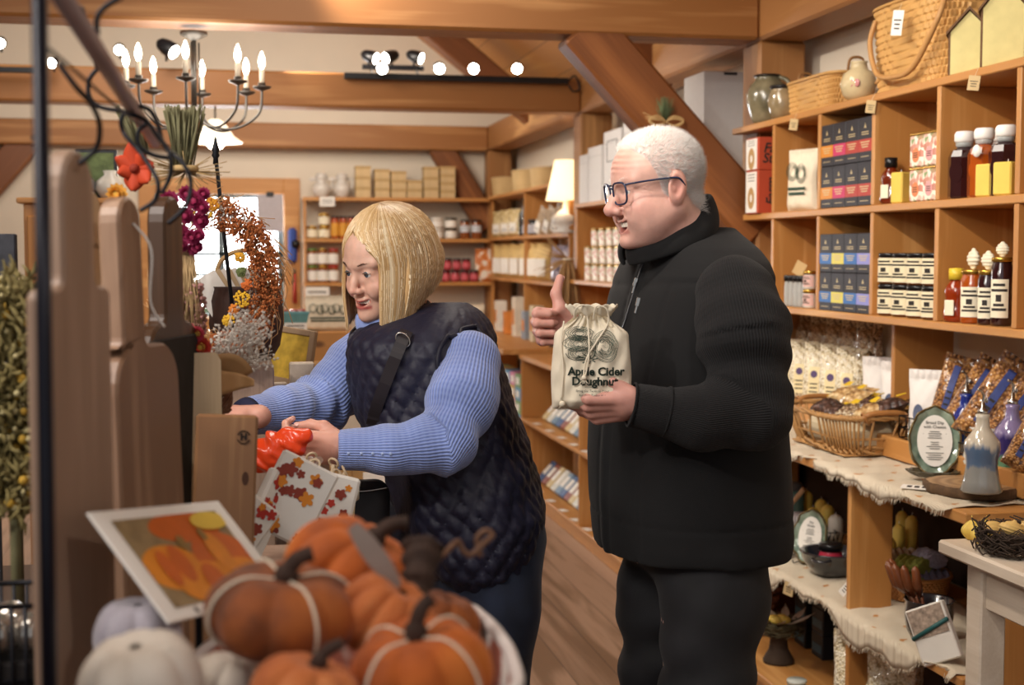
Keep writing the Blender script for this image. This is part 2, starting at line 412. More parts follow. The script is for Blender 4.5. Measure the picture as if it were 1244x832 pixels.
# braces (bent 1, bent 3 right, bent 3 left)
def brace(name, p, q, w, t, y, m):
    p = Vector((p[0], 0, p[1])); q = Vector((q[0], 0, q[1])); c = (p+q)/2; d = (q-p); L = d.length; ang = math.atan2(d.x, d.z)
    o = MB().box(-w/2, w/2, -t/2, t/2, -L/2, L/2, bev=.012).build(name, m, loc=(c.x, y+.1, c.z), rot=(0, ang, 0)); o['kind'] = 'structure'; return o
a = onY(712, 42, 5.3); b = onY(905, 262, 5.3)
brace('trim_8', (a.x-.03, a.z+.03), (XP+.03, b.z-.06), .205, .15, 5.2, w_brace)
a = onY(540, 184, 11.3); b = onY(600, 262, 11.3)
brace('trim_9', (a.x-.05, a.z+.05), (XP+.02, b.z-.1), .2, .12, 11.2, w_brace)
a = onY(35, 178, 11.3); b = onY(-70, 290, 11.3)
brace('trim_10', (a.x, a.z+.05), (b.x, b.z), .22, .12, 11.2, w_brace)
# roof timbers seen above the beams
for k, (y, wd) in enumerate(((9.7, .17), (6.75, .2), (3.8, .2))):
    p = Vector((2.2, 0, 2.45)); q = Vector((ridx, 0, 2.45+RS*(2.2-ridx))); c = (p+q)/2; d = q-p
    o = MB().box(-wd/2, wd/2, -.09, .09, -d.length/2, d.length/2, bev=.01).build('trim_%d' % (11+k), w_brace, loc=(c.x, y, c.z-.0), rot=(0, math.atan2(d.x, d.z), 0)); o['kind'] = 'structure'
# window
w = MB(); cw = .13
w.box(wl-cw, wl, -.03, 0, wb_-cw, wt+cw, bev=.004); w.box(wr, wr+cw, -.03, 0, wb_-cw, wt+cw, bev=.004); w.box(wl, wr, -.03, 0, wt, wt+cw, bev=.004); w.box(wl, wr, -.05, 0, wb_-cw, wb_, bev=.004)
wn_ = thing('window_1', None, None, (0, YB, 0)); wn_['kind'] = 'structure'
w.build('window_casing', w_shelfX, wn_)
m_sash = plain('window_sash_dark', '#6b7a80', .5)
s = MB()
for xx in (wl, (wl+wr)/2-.02, wr-.05): s.box(xx, xx+.05, .05, .08, wb_, wt)
for f_ in (0, .33, .5, .97): s.box(wl, wr, .05, .08, wb_+(wt-wb_)*f_-.0, wb_+(wt-wb_)*f_+.03)
s.build('window_sash', m_sash, wn_)
m_glass = plain('clear_glass', '#f4f8f8', .02, noise=0, trans=1, alpha=.25)
MB().box(wl, wr, .06, .065, wb_, wt).build('window_pane', m_glass, wn_)
# outside: pale garden
g = NT('garden_hedge'); mm_ = g.obj((3, 3, 3)); nz = g.n('ShaderNodeTexNoise', i_Scale=2.0, i_Detail=6.0); g.l(mm_, 0, nz, 'Vector'); r_ = g.ramp(nz, 0, [(.35, '#6f8560'), (.65, '#b8c7a6')]); g.l(r_, 0, g.b, 'Base Color'); g.set(Roughness=.9)
rr = random.Random(3)
def hedge(x):
    def fn(u, v):
        a = u*2*PI; r = .7*math.sin(PI*min(.98, .08+v*.9))*(1+.12*math.sin(5*a+3*v*6)+.1*math.sin(11*a-v*17)+.05*rr.random()); return (r*math.cos(a), r*math.sin(a), v*1.9)
    return MB().grid(fn, 40, 24, closed_u=True).build('garden_shrub', g.m, loc=(x, 15.2+rr.random()*.5, -.3))
for i, x in enumerate((-2.1, -.1, 1.9)): tag(hedge(x), 'sunlit green shrub outside the window, '+('left of the pane', 'seen behind the middle of the pane', 'right of the pane')[i], 'shrub', 'shrubs outside the window')
struct('ground_outside', MB().box(-12, 10, 11.6, 24, -.4, -.3), plain('pale_gravel', '#cfd3c8', .9))
# ------------------------------------------------------------------ world + lamps
wd = bpy.data.worlds.new('world'); S.world = wd; wd.use_nodes = True; nt = wd.node_tree; nt.nodes.clear()
wo = nt.nodes.new('ShaderNodeOutputWorld'); bg = nt.nodes.new('ShaderNodeBackground'); nt.links.new(bg.outputs[0], wo.inputs[0])
bg.inputs[0].default_value = (.93, .95, 1, 1); bg.inputs[1].default_value = .52
def lamp(name, kind, loc, target, power, size=.3, col=(1, .93, .85), angle=60, blend=.6, sy=None):
    l = bpy.data.lights.new(name, kind); l.energy = power; l.color = col
    if kind == 'AREA':
        l.size = size
        if sy: l.shape = 'RECTANGLE'; l.size_y = sy
    if kind == 'SPOT': l.spot_size = math.radians(angle); l.spot_blend = blend; l.shadow_soft_size = size
    if kind == 'POINT': l.shadow_soft_size = size
    o = bpy.data.objects.new(name, l); COL.objects.link(o); o.location = loc
    if target is not None: o.rotation_euler = (Vector(target)-Vector(loc)).to_track_quat('-Z', 'Y').to_euler()
    return o
WARM = (1, .90, .78); NEUT = (1, .94, .88)
lamp('window_daylight', 'AREA', ((wl+wr)/2, YB+.4, 1.7), ((wl+wr)/2, 5, 1.2), 120, 1.2, (.95, .97, 1))
for i, (x, y, z, tx, ty, tz, p) in enumerate([
    (-1.0, 1.2, 2.9, .6, 3.2, 1.2, 75), (.5, 3.9, 3.0, .5, 4.5, .5, 70), (-.5, 6.6, 3.1, .3, 9, .9, 95), (-3, 5, 3.3, -2.5, 6.5, .8, 80), (.6, 9.5, 2.9, .9, 11.3, 1.2, 60),
    (-1.0, 9.3, 3.0, -1, 11.3, 1.2, 50)]):
    lamp('fill_area_lamp', 'AREA', (x, y, z), (tx, ty, tz), p*.38, .9, WARM if i else NEUT)  # broad fill added under the roof for brightness, no fixtures belong to it
lamp('unseen_spot_lamp', 'SPOT', (-1.5, .9, 2.6), (.9, 2.8, 1.4), 80, .06, NEUT, 70, .7)
lamp('unseen_spot_lamp', 'SPOT', (.9, 1.6, 3.1), (.7, 2.8, 1.5), 32, .06, NEUT, 60, .7)
lamp('unseen_spot_lamp', 'SPOT', (-.9, .2, 2.9), (-.2, 1.6, 1.3), 14, .08, NEUT, 80, .8)  # unseen spot aimed down at the foreground display
lamp('unseen_spot_lamp', 'SPOT', (1.1, .1, 2.9), (-.25, 1.5, 1.45), 34, .07, NEUT, 60, .7)  # unseen spot added to brighten the right-facing sides of the cutting boards
lamp('unseen_spot_lamp', 'SPOT', (-1.5, 2.2, 2.3), (.3, 2.85, 1.45), 26, .08, NEUT, 45, .8)  # unseen fill spot added for the woman's face
# track spots aimed on the right hand shelves
for i, (y, ty, p) in enumerate([(2.9, 3.2, 60), (4.1, 4.3, 55), (5.9, 5.6, 45), (7.3, 6.8, 55), (8.9, 9.3, 55)]):
    lamp('track_spot_lamp', 'SPOT', (.2, y-.8, 2.8), (2.1, ty, 1.45), p*1.7, .05, WARM, 75, .8)
S.view_settings.view_transform = 'Standard'; S.view_settings.look = 'None'; S.view_settings.gamma = 1; S.view_settings.exposure = 0; S.view_settings.use_curve_mapping = False
# ================================================================== people
def skin_mat(name, base, red):
    t = NT(name)
    a = t.n('ShaderNodeAttribute', attribute_name='red'); b = t.n('ShaderNodeAttribute', attribute_name='lip'); c = t.n('ShaderNodeAttribute', attribute_name='pale')
    m = t.obj(); nz = t.n('ShaderNodeTexNoise', i_Scale=55.0, i_Detail=3.0); t.l(m, 0, nz, 'Vector')
    r0 = t.ramp(nz, 0, [(.3, tuple(x*.93 for x in srgb_i(base))), (.7, base)])
    m1 = t.n('ShaderNodeMix', data_type='RGBA'); t.l(a, 'Fac', m1, 0); t.l(r0, 0, m1, 6); m1.inputs[7].default_value = srgb(red)
    m2 = t.n('ShaderNodeMix', data_type='RGBA'); t.l(b, 'Fac', m2, 0); t.l(m1, 2, m2, 6); m2.inputs[7].default_value = srgb('#a8433f')
    m3 = t.n('ShaderNodeMix', data_type='RGBA'); t.l(c, 'Fac', m3, 0); t.l(m2, 2, m3, 6); m3.inputs[7].default_value = srgb('#e6cfc6')
    t.l(m3, 2, t.b, 'Base Color'); t.set(Roughness=.48, Subsurface_Weight=.12, Subsurface_Scale=.02, Subsurface_Radius=(1, .35, .2))
    n2 = t.n('ShaderNodeTexNoise', i_Scale=420.0, i_Detail=2.0); t.l(m, 0, n2, 'Vector'); t.bump(n2, 0, .15, .0008)
    return t.m
def srgb_i(c):
    c = c.lstrip('#'); return [int(c[i:i+2], 16)/255 for i in (0, 2, 4)]
def frame(fwd, pitch, roll=0):
    """columns: forward, left, up ; pitch>0 looks down"""
    f = Vector(fwd).normalized(); l = UP.cross(f).normalized(); f2 = f*math.cos(pitch)-UP*math.sin(pitch); u = f2.cross(l)
    M = Matrix((f2, l, u)).transposed()
    if roll: M = M @ Matrix.Rotation(roll, 3, 'X')
    return M
def npm(M): return np.array([[M[i][j] for j in range(3)] for i in range(3)], dtype=np.float32)
def head_sdf(q, kind):
    man = kind == 'man'
    s = lambda y: np.stack([q[:, 0], np.abs(q[:, 1]), q[:, 2]], 1)
    m = s(0)
    if man:
        d = ell(q, (-.006, 0, .033), (.093, .080, .083)); d = smin(d, ell(q, (.028, 0, .028), (.062, .064, .058)), .03)
    else:
        d = ell(q, (-.012, 0, .032), (.094, .074, .082)); d = smin(d, ell(q, (.024, 0, .03), (.060, .058, .055)), .03)
    d = smin(d, ell(q, (.030, 0, -.03), (.056, .058 if man else .052, .062)), .03)
    d = smin(d, cap(m, (-.005, .056 if man else .048, -.05), (.068, .016, -.098), .022, .019), .04)
    d = smin(d, ell(q, (.036, 0, -.075), (.054, .048 if man else .040, .036)), .02)
    d = smin(d, ell(q, (.082, 0, -.103), (.019, .024 if man else .020, .017)), .008 if man else .013)
    d = smin(d, ell(m, (.055, .040, -.034), (.030, .024, .022)), .018)         # cheeks
    if man:
        d = smin(d, ell(m, (.036, .040, -.060), (.042, .030, .040)), .03)
        d = smin(d, ell(m, (.072, .034, -.052), (.020, .018, .022)), .015)     # smile jowl
        d = smin(d, ell(q, (.018, 0, -.100), (.046, .044, .024)), .03)         # full throat
    else:
        d = smin(d, ell(m, (.070, .034, -.046), (.018, .016, .018)), .015)
    d = smin(d, cap(m, (.084, .008, .019), (.068, .047, .021), .010, .009), .014)  # brow
    d = smax(d, -ell(m, (.104, .033, -.001), (.023, .021, .0135)), .012)
    d = smin(d, ell(m, (.0715, .032, -.001), (.0150, .0155, .0140)), .005)     # lids
    d = smin(d, cap(m, (.080, .019, -.017), (.074, .044, -.015), .005, .004), .009)      # under-eye
    op = .0036 if man else .0038
    d = smax(d, -ell(m, (.088, .033, -.0022), (.012, .0128, op)), .0015)
    if man:
        nose = chain(q, [(.086, 0, .010), (.101, 0, -.016), (.112, 0, -.034)], [.0085, .0105, .0145], .01)
        nose = smin(nose, ell(m, (.099, .0150, -.039), (.012, .0085, .0095)), .006)
    else:
        nose = chain(q, [(.083, 0, .008), (.097, 0, -.018), (.107, 0, -.035)], [.0068, .0080, .0100], .01)
        nose = smin(nose, ell(m, (.096, .0115, -.039), (.010, .007, .0075)), .006)
    d = smin(d, nose, .008)
    d = smax(d, -ell(m, (.101, .0065, -.0485), (.006, .0040, .0045)), .003)
    # nasolabial groove
    d = smax(d, -cap(m, (.096, .021, -.040), (.083, .036, -.068), .0028, .0030), .006)
    # lips / open smiling mouth
    d = smin(d, chain(m, [(.0945, 0, -.0635), (.089, .014, -.0620), (.0755, .0305, -.0600)], [.0062, .0055, .003], .004), .006)
    lo = -.083 if man else -.080
    d = smin(d, chain(m, [(.0925, 0, lo), (.088, .013, lo+.002), (.0755, .029, -.063)], [.0066, .006, .003], .004), .006)
    mo = .0100 if man else .0056; hy = .0300 if man else .0275; mh_ = .0105 if man else .0054
    mz = -.0725 if man else -.0715
    d = smax(d, -ell(np.stack([q[:, 0], q[:, 1], q[:, 2]-(q[:, 1]/.026)**2*(.0085 if man else .0095)], 1), (.092, 0, mz-.001), (.026, hy, mh_)), .003)
    # ears
    Re = npm(Matrix.Rotation(math.radians(-12), 3, 'Y') @ Matrix.Rotation(math.radians(8), 3, 'Z'))
    ec = (-.008, .0815 if man else .073, -.008); es = 1.08 if man else .9
    ear = ell(m, ec, (.0205*es, .0080, .033*es), Re); ear = smax(ear, -ell(m, (ec[0]+.004, ec[1]+.009, ec[2]+.004), (.0125*es, .007, .022*es), Re), .003)
    ear = smin(ear, ell(m, (ec[0]+.010, ec[1]+.001, ec[2]-.002), (.005, .004, .007)), .004)
    d = smin(d, ear, .005)
    # neck
    nk = .060 if man else .047
    d = smin(d, cap(q, (-.028, 0, -.05), (-.045, 0, -.21), nk, nk+.006), .025)
    if man:   # forehead creases, nape folds, crow's feet
        w = np.exp(-((q[:, 1])/.05)**2)*smoothstep(.03, .05, q[:, 2])*smoothstep(.09, .07, q[:, 2])*(q[:, 0] > .02)
        d = d+.0011*w*np.sin(q[:, 2]*560+3*np.abs(q[:, 1]*20))
        w = smoothstep(.05, .035, q[:, 0])*0+np.exp(-((m[:, 1]-.058)/.012)**2-((q[:, 0]-.05)/.014)**2-(q[:, 2]/.018)**2)
        d = d+.0009*w*np.sin((q[:, 2]+.3*(q[:, 0]-.05)*np.sign(q[:, 2]))*900)
        w = smoothstep(-.05, -.08, q[:, 0])*np.exp(-((q[:, 2]+.085)/.03)**2); d = d+.0016*w*np.sin(q[:, 2]*300)
    else:
        w = np.exp(-((m[:, 1]-.052)/.012)**2-((q[:, 0]-.052)/.012)**2-(q[:, 2]/.016)**2)
        d = d+.0006*w*np.sin(q[:, 2]*900)
    return d
def head_tint(q, kind):
    m = np.stack([q[:, 0], np.abs(q[:, 1]), q[:, 2]], 1)
    g = lambda c, r: np.exp(-(((m-V3(c))/V3(r))**2).sum(1))
    red = .75*g((.06, .045, -.035), (.03, .028, .025))+.8*g((.112, 0, -.036), (.018, .022, .016))+.65*g((-.01, .085, -.01), (.03, .02, .04))+.35*g((.08, 0, -.1), (.02, .03, .02))
    if kind == 'man': red += .3*g((.08, 0, .05), (.04, .06, .03))+.35*g((.0, .05, -.09), (.06, .05, .03))
    lo = -.083 if kind == 'man' else -.080
    lipw = np.exp(-((m[:, 2]+.0645)/.0042)**2)+np.exp(-((m[:, 2]-lo)/.0050)**2)
    lip = lipw*smoothstep(.031, .026, m[:, 1])*smoothstep(.066, .074, m[:, 0])
    inner = np.exp(-((m[:, 2]+.073)/.006)**2)*smoothstep(.024, .018, m[:, 1])*smoothstep(.092, .084, m[:, 0])*smoothstep(.06, .066, m[:, 0])
    lip = np.clip(lip*(.55 if kind == 'man' else .95)+inner, 0, 1)
    return np.clip(red, 0, 1)*(.7 if kind == 'man' else .38), lip
def hand_caps(W0, Fr, curls, thumb, mirror=False, sc=1.0, spread=0):
    """returns list of (a,b,ra,rb) and palm box. Fr columns x fingers,y thumb side,z back"""
    L = []; ys = [.029, .0095, -.0105, -.029]; ln = [(.043, .026, .021), (.047, .030, .022), (.044, .027, .021), (.035, .021, .019)]; xs = [.086, .089, .084, .076]
    tow = lambda p: np.array(W0, dtype=np.float32)+Fr@(np.array(p, dtype=np.float32)*sc)
    for i in range(4):
        p = np.array([xs[i], ys[i], .002]); a = 0; sp = math.radians(spread)*(1.5-i)
        for j in range(3):
            a += math.radians(curls[i][j]); dv = np.array([math.cos(a)*math.cos(sp), math.sin(sp), -math.sin(a)]); e = p+dv*ln[i][j]
            r0 = [.0098, .0088, .0078, .0070][j]*(.88 if i == 3 else 1); r1 = [.0088, .0078, .0070][j]*(.88 if i == 3 else 1)
            L.append((tow(p), tow(e), r0*sc, r1*sc)); p = e
        L.append((tow((.03, ys[i]*.75, .002)), tow((xs[i], ys[i], .001)), .0125*sc, .0108*sc))
    tp = [tow(p) for p in thumb]
    L.append((tp[0], tp[1], .0165*sc, .0135*sc)); L.append((tp[1], tp[2], .0125*sc, .0108*sc)); L.append((tp[2], tp[3], .0108*sc, .0085*sc))
    palm = (tow((.043, 0, -.004)), np.array([.046, .037, .014])*sc, .013*sc, Fr)
    wrist = (tow((-.025, 0, 0)), tow((.012, 0, 0)))
    return L, palm, wrist
def hand_sdf(P, H, sc=1.0):
    L, palm, wrist = H
    d = rbox(P, *palm)
    for k, (a, b, ra, rb) in enumerate(L):
        c = cap(P, a, b, ra, rb); d = smin(d, c, .006 if (k % 4 == 3 or k >= 16) else .0035)
    q = (P-wrist[0])@palm[3]; w = cap(q*np.array([1, .92, 1.12], dtype=np.float32), (0, 0, 0), (.04*sc, 0, 0), .0255*sc, .0235*sc)
    return smin(d, w, .014)
def hand_mesh(H, h=.0024):
    pts = np.array([p for c in H[0] for p in c[:2]]+list(H[2])); lo = pts.min(0)-.04; hi = pts.max(0)+.04
    return surfnet(lambda P: hand_sdf(P, H), lo, hi, h)
def nails(mb, H, which, up, mi=0):
    for k in which:
        a, b, ra, rb = H[0][k]; dv = Vector(b-a).normalized(); n = Vector(up); n = (n-dv*n.dot(dv)).normalized(); s_ = n.cross(dv)
        c = Vector(b)+n*rb*.93+dv*.001
        M = Matrix((dv, s_, n)).transposed().to_4x4(); M.translation = c
        mb.sphere((0, 0, 0), 1, 10, 6, mi, M @ Matrix.Diagonal((.0068, .0052, .0016, 1)))
def join_np(parts):
    vs = []; fs = []; o = 0
    for v, f in parts: vs.append(v); fs.append(f+o); o += len(v)
    return np.concatenate(vs), np.concatenate(fs)
def along(P, pts):
    """nearest bone -> (length along, angle) for cloth patterns"""
    best = np.full(len(P), 1e9, np.float32); ang = np.zeros(len(P), np.float32); ln = np.zeros(len(P), np.float32); acc = 0; up = None
    for i in range(len(pts)-1):
        a = V3(pts[i]); b = V3(pts[i+1]); ba = b-a; L = np.linalg.norm(ba); t = ba/L
        if up is None: up = V3(Vector(t).orthogonal())
        up = up-t*(up@t); up /= np.linalg.norm(up); bt = np.cross(t, up)
        s_ = (P-a)@t; sc = np.clip(s_, 0, L); d = np.linalg.norm(P-a-sc[:, None]*t, axis=1); m = d < best
        r = P-a-s_[:, None]*t; an = np.arctan2(r@bt, r@up); best[m] = d[m]; ang[m] = an[m]; ln[m] = acc+s_[m]; acc += L
    return ln, ang
def knit_mat(name, col, col2, ribs, depth=.5, rough=.85, sheen=.3, cross=500):
    t = NT(name); a = t.n('ShaderNodeAttribute', attribute_name='rib'); l = t.n('ShaderNodeAttribute', attribute_name='len')
    m = t.n('ShaderNodeMath', operation='MULTIPLY'); t.l(a, 'Fac', m, 0); m.inputs[1].default_value = ribs; s = t.n('ShaderNodeMath', operation='SINE'); t.l(m, 0, s, 0)
    m2 = t.n('ShaderNodeMath', operation='MULTIPLY'); t.l(l, 'Fac', m2, 0); m2.inputs[1].default_value = cross; s2 = t.n('ShaderNodeMath', operation='SINE'); t.l(m2, 0, s2, 0)
    m3 = t.n('ShaderNodeMath', operation='MULTIPLY_ADD'); t.l(s2, 0, m3, 0); m3.inputs[1].default_value = .25; t.l(s, 0, m3, 2)
    mr = t.n('ShaderNodeMapRange'); t.l(m3, 0, mr, 0); mr.inputs[1].default_value = -1.2; mr.inputs[2].default_value = 1.2
    o = t.obj(); nz = t.n('ShaderNodeTexNoise', i_Scale=300.0, i_Detail=2.0); t.l(o, 0, nz, 'Vector')
    r = t.ramp(mr, 0, [(.05, col2), (.6, col)]); t.l(r, 0, t.b, 'Base Color'); t.set(Roughness=rough, Sheen_Weight=sheen)
    b1 = t.bump(mr, 0, depth, .0025); t.bump(nz, 0, .3, .0008, b1); return t.m
def cloth_mat(name, col, rough=.85, sheen=.3, scale=500, strength=.35, col2=None, w=None):
    t = NT(name); o = t.obj(); nz = t.n('ShaderNodeTexNoise', i_Scale=float(scale), i_Detail=3.0); t.l(o, 0, nz, 'Vector')
    n2 = t.n('ShaderNodeTexNoise', i_Scale=w or 9.0, i_Detail=3.0); t.l(o, 0, n2, 'Vector')
    r = t.ramp(n2, 0, [(.35, col), (.65, col2 or col)]); t.l(r, 0, t.b, 'Base Color'); t.set(Roughness=rough, Sheen_Weight=sheen); t.bump(nz, 0, strength, .001); return t.m
def eye(parent, c, M, iris, r=.0122):
    mb = MB(); N = 16; prof = [(max(1e-5, r*math.sin(PI*i/N)), -r*math.cos(PI*i/N)) for i in range(N+1)]
    mb.lathe(prof, 18)
    for k, f in enumerate(mb.f):
        zc = sum(mb.v[i][2] for i in f)/len(f)
        mb.mi[k] = 2 if zc > r*.955 else (1 if zc > r*.83 else 0)
    o = mb.build('eye', [plain('eye_white', '#e9e2db', .15, noise=.02), plain(iris[0], iris[1], .15, noise=.1), plain('pupil', '#060608', .1, noise=0)], parent)
    L = M.to_4x4() @ Matrix.Rotation(PI/2, 4, 'Y'); L.translation = c; o.matrix_local = L; return o
def blades(mb, roots, dirs, lens, wid, mi=0, seg=2, bend=None):
    for p, d, L in zip(roots, dirs, lens):
        p = Vector(p); d = Vector(d).normalized(); s = d.orthogonal().normalized(); s = Matrix.Rotation(R_.random()*6.28, 3, d) @ s
        q = p+d*L+(Vector(bend)*L if bend is not None else Vector((0, 0, 0)))
        s2 = d.cross(s)
        mb.add([p+s*wid, p-s*wid*.5+s2*wid*.87, p-s*wid*.5-s2*wid*.87, q], [(0, 1, 3), (1, 2, 3), (2, 0, 3)], mi, True)

# ------------------------------------------------------------------ the man
man = thing('person', 'man in glasses and black fleece jacket holding a drawstring bag and giving a thumbs up', 'person', (onX(850, 600, .95).x, 2.62, 0))
MO = Vector(man.location)
def P2(px, py, d): return np.array(at(px, py, d), dtype=np.float32)
mskin = skin_mat('man_skin', '#dfb09f', '#cf7a6c')
A = math.radians(20); mf = (-CR*math.cos(A)-CDV*math.sin(A)).normalized(); ml = UP.cross(mf).normalized()
HF = frame((-CR*math.cos(math.radians(17))-CDV*math.sin(math.radians(17))), math.radians(9))
hN = npm(HF); hc = np.array(at(799, 226, 2.66), dtype=np.float32); HSC = .92
hv, hf = surfnet(lambda P: head_sdf((P-hc)@hN/HSC, 'man')*HSC, hc-.19-V3((0, 0, .06)), hc+.17, .0026)
hq = (hv-hc)@hN/HSC
# hands
rx = (-CR*.97+CDV*-.22+UP*.02).normalized()
def hframe(x, y, left):
    x = Vector(x).normalized(); y = Vector(y); y = (y-x*y.dot(x)).normalized(); z = x.cross(y)
    if left: z = -z
    return npm(Matrix((x, y, z)).transposed())
HR = hand_caps(at(702, 397, 2.66), hframe(rx, UP*1+CR*.12, False), [(72, 98, 55), (78, 100, 55), (80, 98, 55), (82, 95, 55)],
               [(.018, .022, -.012), (.045, .040, -.020), (.052, .068, -.012), (.042, .100, -.002)], sc=.93)
HL = hand_caps(at(774, 491, 2.46), hframe(-CR*.97-UP*.10+CDV*.10, -CDV*.70+UP*.75, True), [(34, 34, 22), (34, 36, 22), (34, 36, 22), (36, 36, 22)],
               [(.018, .024, -.010), (.040, .040, -.022), (.066, .043, -.030), (.094, .038, -.032)], sc=.98)
rv, rf = hand_mesh(HR); lv, lf = hand_mesh(HL)
# arms + core (hidden under the clothes)
shL = at(893, 350, 2.56); elL = at(915, 512, 2.50); wrL = at(790, 497, 2.465)
shR = at(840, 345, 2.98); elR = at(815, 480, 2.98); wrR = at(702, 397, 2.66)
def md(P):
    d = chain(P, [at(838, 345, 2.78), at(838, 420, 2.77), at(838, 540, 2.76), at(838, 620, 2.75)], [.10, .14, .15, .15], .04)
    d = smin(d, chain(P, [shL, elL, wrL], [.045, .038, .024], .01), .02); d = smin(d, chain(P, [shR, elR, wrR], [.045, .038, .024], .01), .02)
    d = smin(d, cap(P, at(806, 262, 2.68), at(815, 330, 2.76), .052, .06), .02); return d
hipL = at(862, 668, 2.66); hipR = at(822, 668, 2.83); ftL = Vector((hipL.x+.04, hipL.y-.02, .09)); ftR = Vector((hipR.x-.10, hipR.y+.02, .09))
knL = at(852, 800, 2.62); knL.z = .62; knR = at(800, 815, 2.80); knR.z = .60
def mleg(P):
    return smin(chain(P, [hipL, knL, ftL], [.10, .065, .045], .01), chain(P, [hipR, knR, ftR], [.10, .065, .045], .01), .01)
cv, cf = surfnet(lambda P: smin(md(P), mleg(P), .03), (.2, 2.1, .02), (1.5, 3.3, 1.75), .014)
bv, bf = join_np([(hv, hf), (rv, rf), (lv, lf), (cv, cf)])
red = np.zeros(len(bv)); lip = np.zeros(len(bv)); pale = np.zeros(len(bv))
r1, l1 = head_tint(hq, 'man'); n = len(hv); red[:n] = r1; lip[:n] = l1
hl = np.interp(hq[:, 0], [-.12, -.08, -.045, -.03, -.005, .004, .022, .030, .042, .06, .085], [-.085, -.075, -.045, -.02, -.028, -.030, -.012, .022, .052, .078, .098])+.004*vnoise(hq, 90, 2)
hairm = smoothstep(-.004, .008, hq[:, 2]-hl)
hairm *= (np.abs(hq[:, 1]) < .0805)
pale[:n] = hairm*.9; red[n:n+len(rv)+len(lv)] = .35
body = mesh_np('body', bv-np.array(MO), bf, mskin, man, dict(red=red, lip=lip, pale=pale))
nb = MB(); nails(nb, HR, [], (0, 0, 1)); 
for H, upv in ((HR, CR*.3+CDV*.2), (HL, -CDV+UP*.3)):
    nails(nb, (H[0],), [18], upv)
for i in range(len(nb.v)): nb.v[i] = tuple(Vector(nb.v[i])-MO)
nb.build('thumb_nail', plain('nail', '#d8a79a', .3, noise=.02), man)
for sy in (1, -1):
    eye(man, Vector(hc+hN@V3((.0725*HSC, .032*HSC*sy, -.001)))-MO, HF, ('iris_blue', '#5d7288'))
# teeth
def teeth(parent, O, c, N, sc, z):
    mb = MB()
    for k in range(-4, 5):
        y = k*.0052; x = .0895-.9*abs(y)**1.5*2.2
        mb.box(x-.004, x+.0015, y-.0025, y+.0025, z-.0035, z+.0065, bev=.001)
    mb.v = [tuple(Vector((np.array(c)+N@(np.array(v, dtype=np.float32)*sc)).tolist())-O) for v in mb.v]
    mb.build('teeth', plain('teeth_ivory', '#efe6d6', .25, noise=.02), parent)
teeth(man, MO, hc, hN, HSC, -.0700)
# white cropped hair
rs = np.random.RandomState(5)
me = body.data; no = np.zeros(len(me.vertices)*3, np.float32); me.vertices.foreach_get('normal', no); no = no.reshape(-1, 3)[:n]
cand = np.where(hairm > .5)[0]
pick = rs.choice(cand, 15000); roots = hv[pick]+rs.normal(size=(15000, 3))*.0009-np.array(MO)
dirs = no[pick]+(hN@V3((-.35, 0, -.1)))*.8+rs.normal(size=(15000, 3))*.22
lens = .0085+.006*rs.rand(15000); hb = MB(); blades(hb, roots.tolist(), dirs.tolist(), lens.tolist(), .00035)
# brows
br = []; bd = []
for sy in (1, -1):
    for k in range(110):
        t = rs.rand(); q = V3((.0925-.022*t*t, sy*(.014+.036*t), .0185+.006*math.sin(t*2.6)+rs.normal()*.0016)); br.append(np.array(hc)+hN@(q*HSC)-np.array(MO)); bd.append(hN@V3((.35, sy*.8, .35+rs.normal()*.2)))
blades(hb, br, bd, [.008]*len(br), .0004)
m_whair = NT('white_hair'); m_whair.set(Base_Color=srgb('#e4ded8'), Roughness=.45, Sheen_Weight=.2); m_whair = m_whair.m
hb.build('hair', m_whair, man)
# glasses
gl = MB(); gm = MB()
def HW(p): return Vector((np.array(hc)+hN@(V3(p)*HSC)).tolist())-MO
for sy in (1, -1):
    ring = []
    for k in range(28):
        a = 2*PI*k/28; ca, sa = math.cos(a), math.sin(a); ex = .62
        yy = .0345+.0262*math.copysign(abs(ca)**ex, ca); zz = -.002+.0215*math.copysign(abs(sa)**ex, sa)*(1 if sa > 0 else 1.08)
        ring.append(HW((.1035-.22*max(0, yy-.02)**1.1*1.2, sy*yy, zz)))
    gl.tube(ring, .0019, 8, closed=True)
    gm.add([HW((.102-.22*max(0, .0345-.02)**1.1, sy*.0345, -.006))]+ring, [(0, 1+k, 1+(k+1) % 28) for k in range(28)], 0, True)
    gl.tube(bez([HW((.096, sy*.0610, .014)), HW((.06, sy*.076, .015)), HW((.01, sy*.087, .014)), HW((-.012, sy*.088, .010)), HW((-.024, sy*.084, -.006))], 5), .0019, 6)
gl.tube(bez([HW((.1035, .010, .007)), HW((.108, 0, .011)), HW((.1035, -.010, .007))], 4), .0018, 6)
gfr = gl.build('glasses', plain('tortoise_navy_frame', '#27304a', .25, noise=.5, nscale=180), man)
gfr['label'] = 'dark blue tortoise-pattern glasses'
gm.build('lens', plain('lens_glass', '#ffffff', .02, noise=0, trans=1, alpha=.18), gfr)
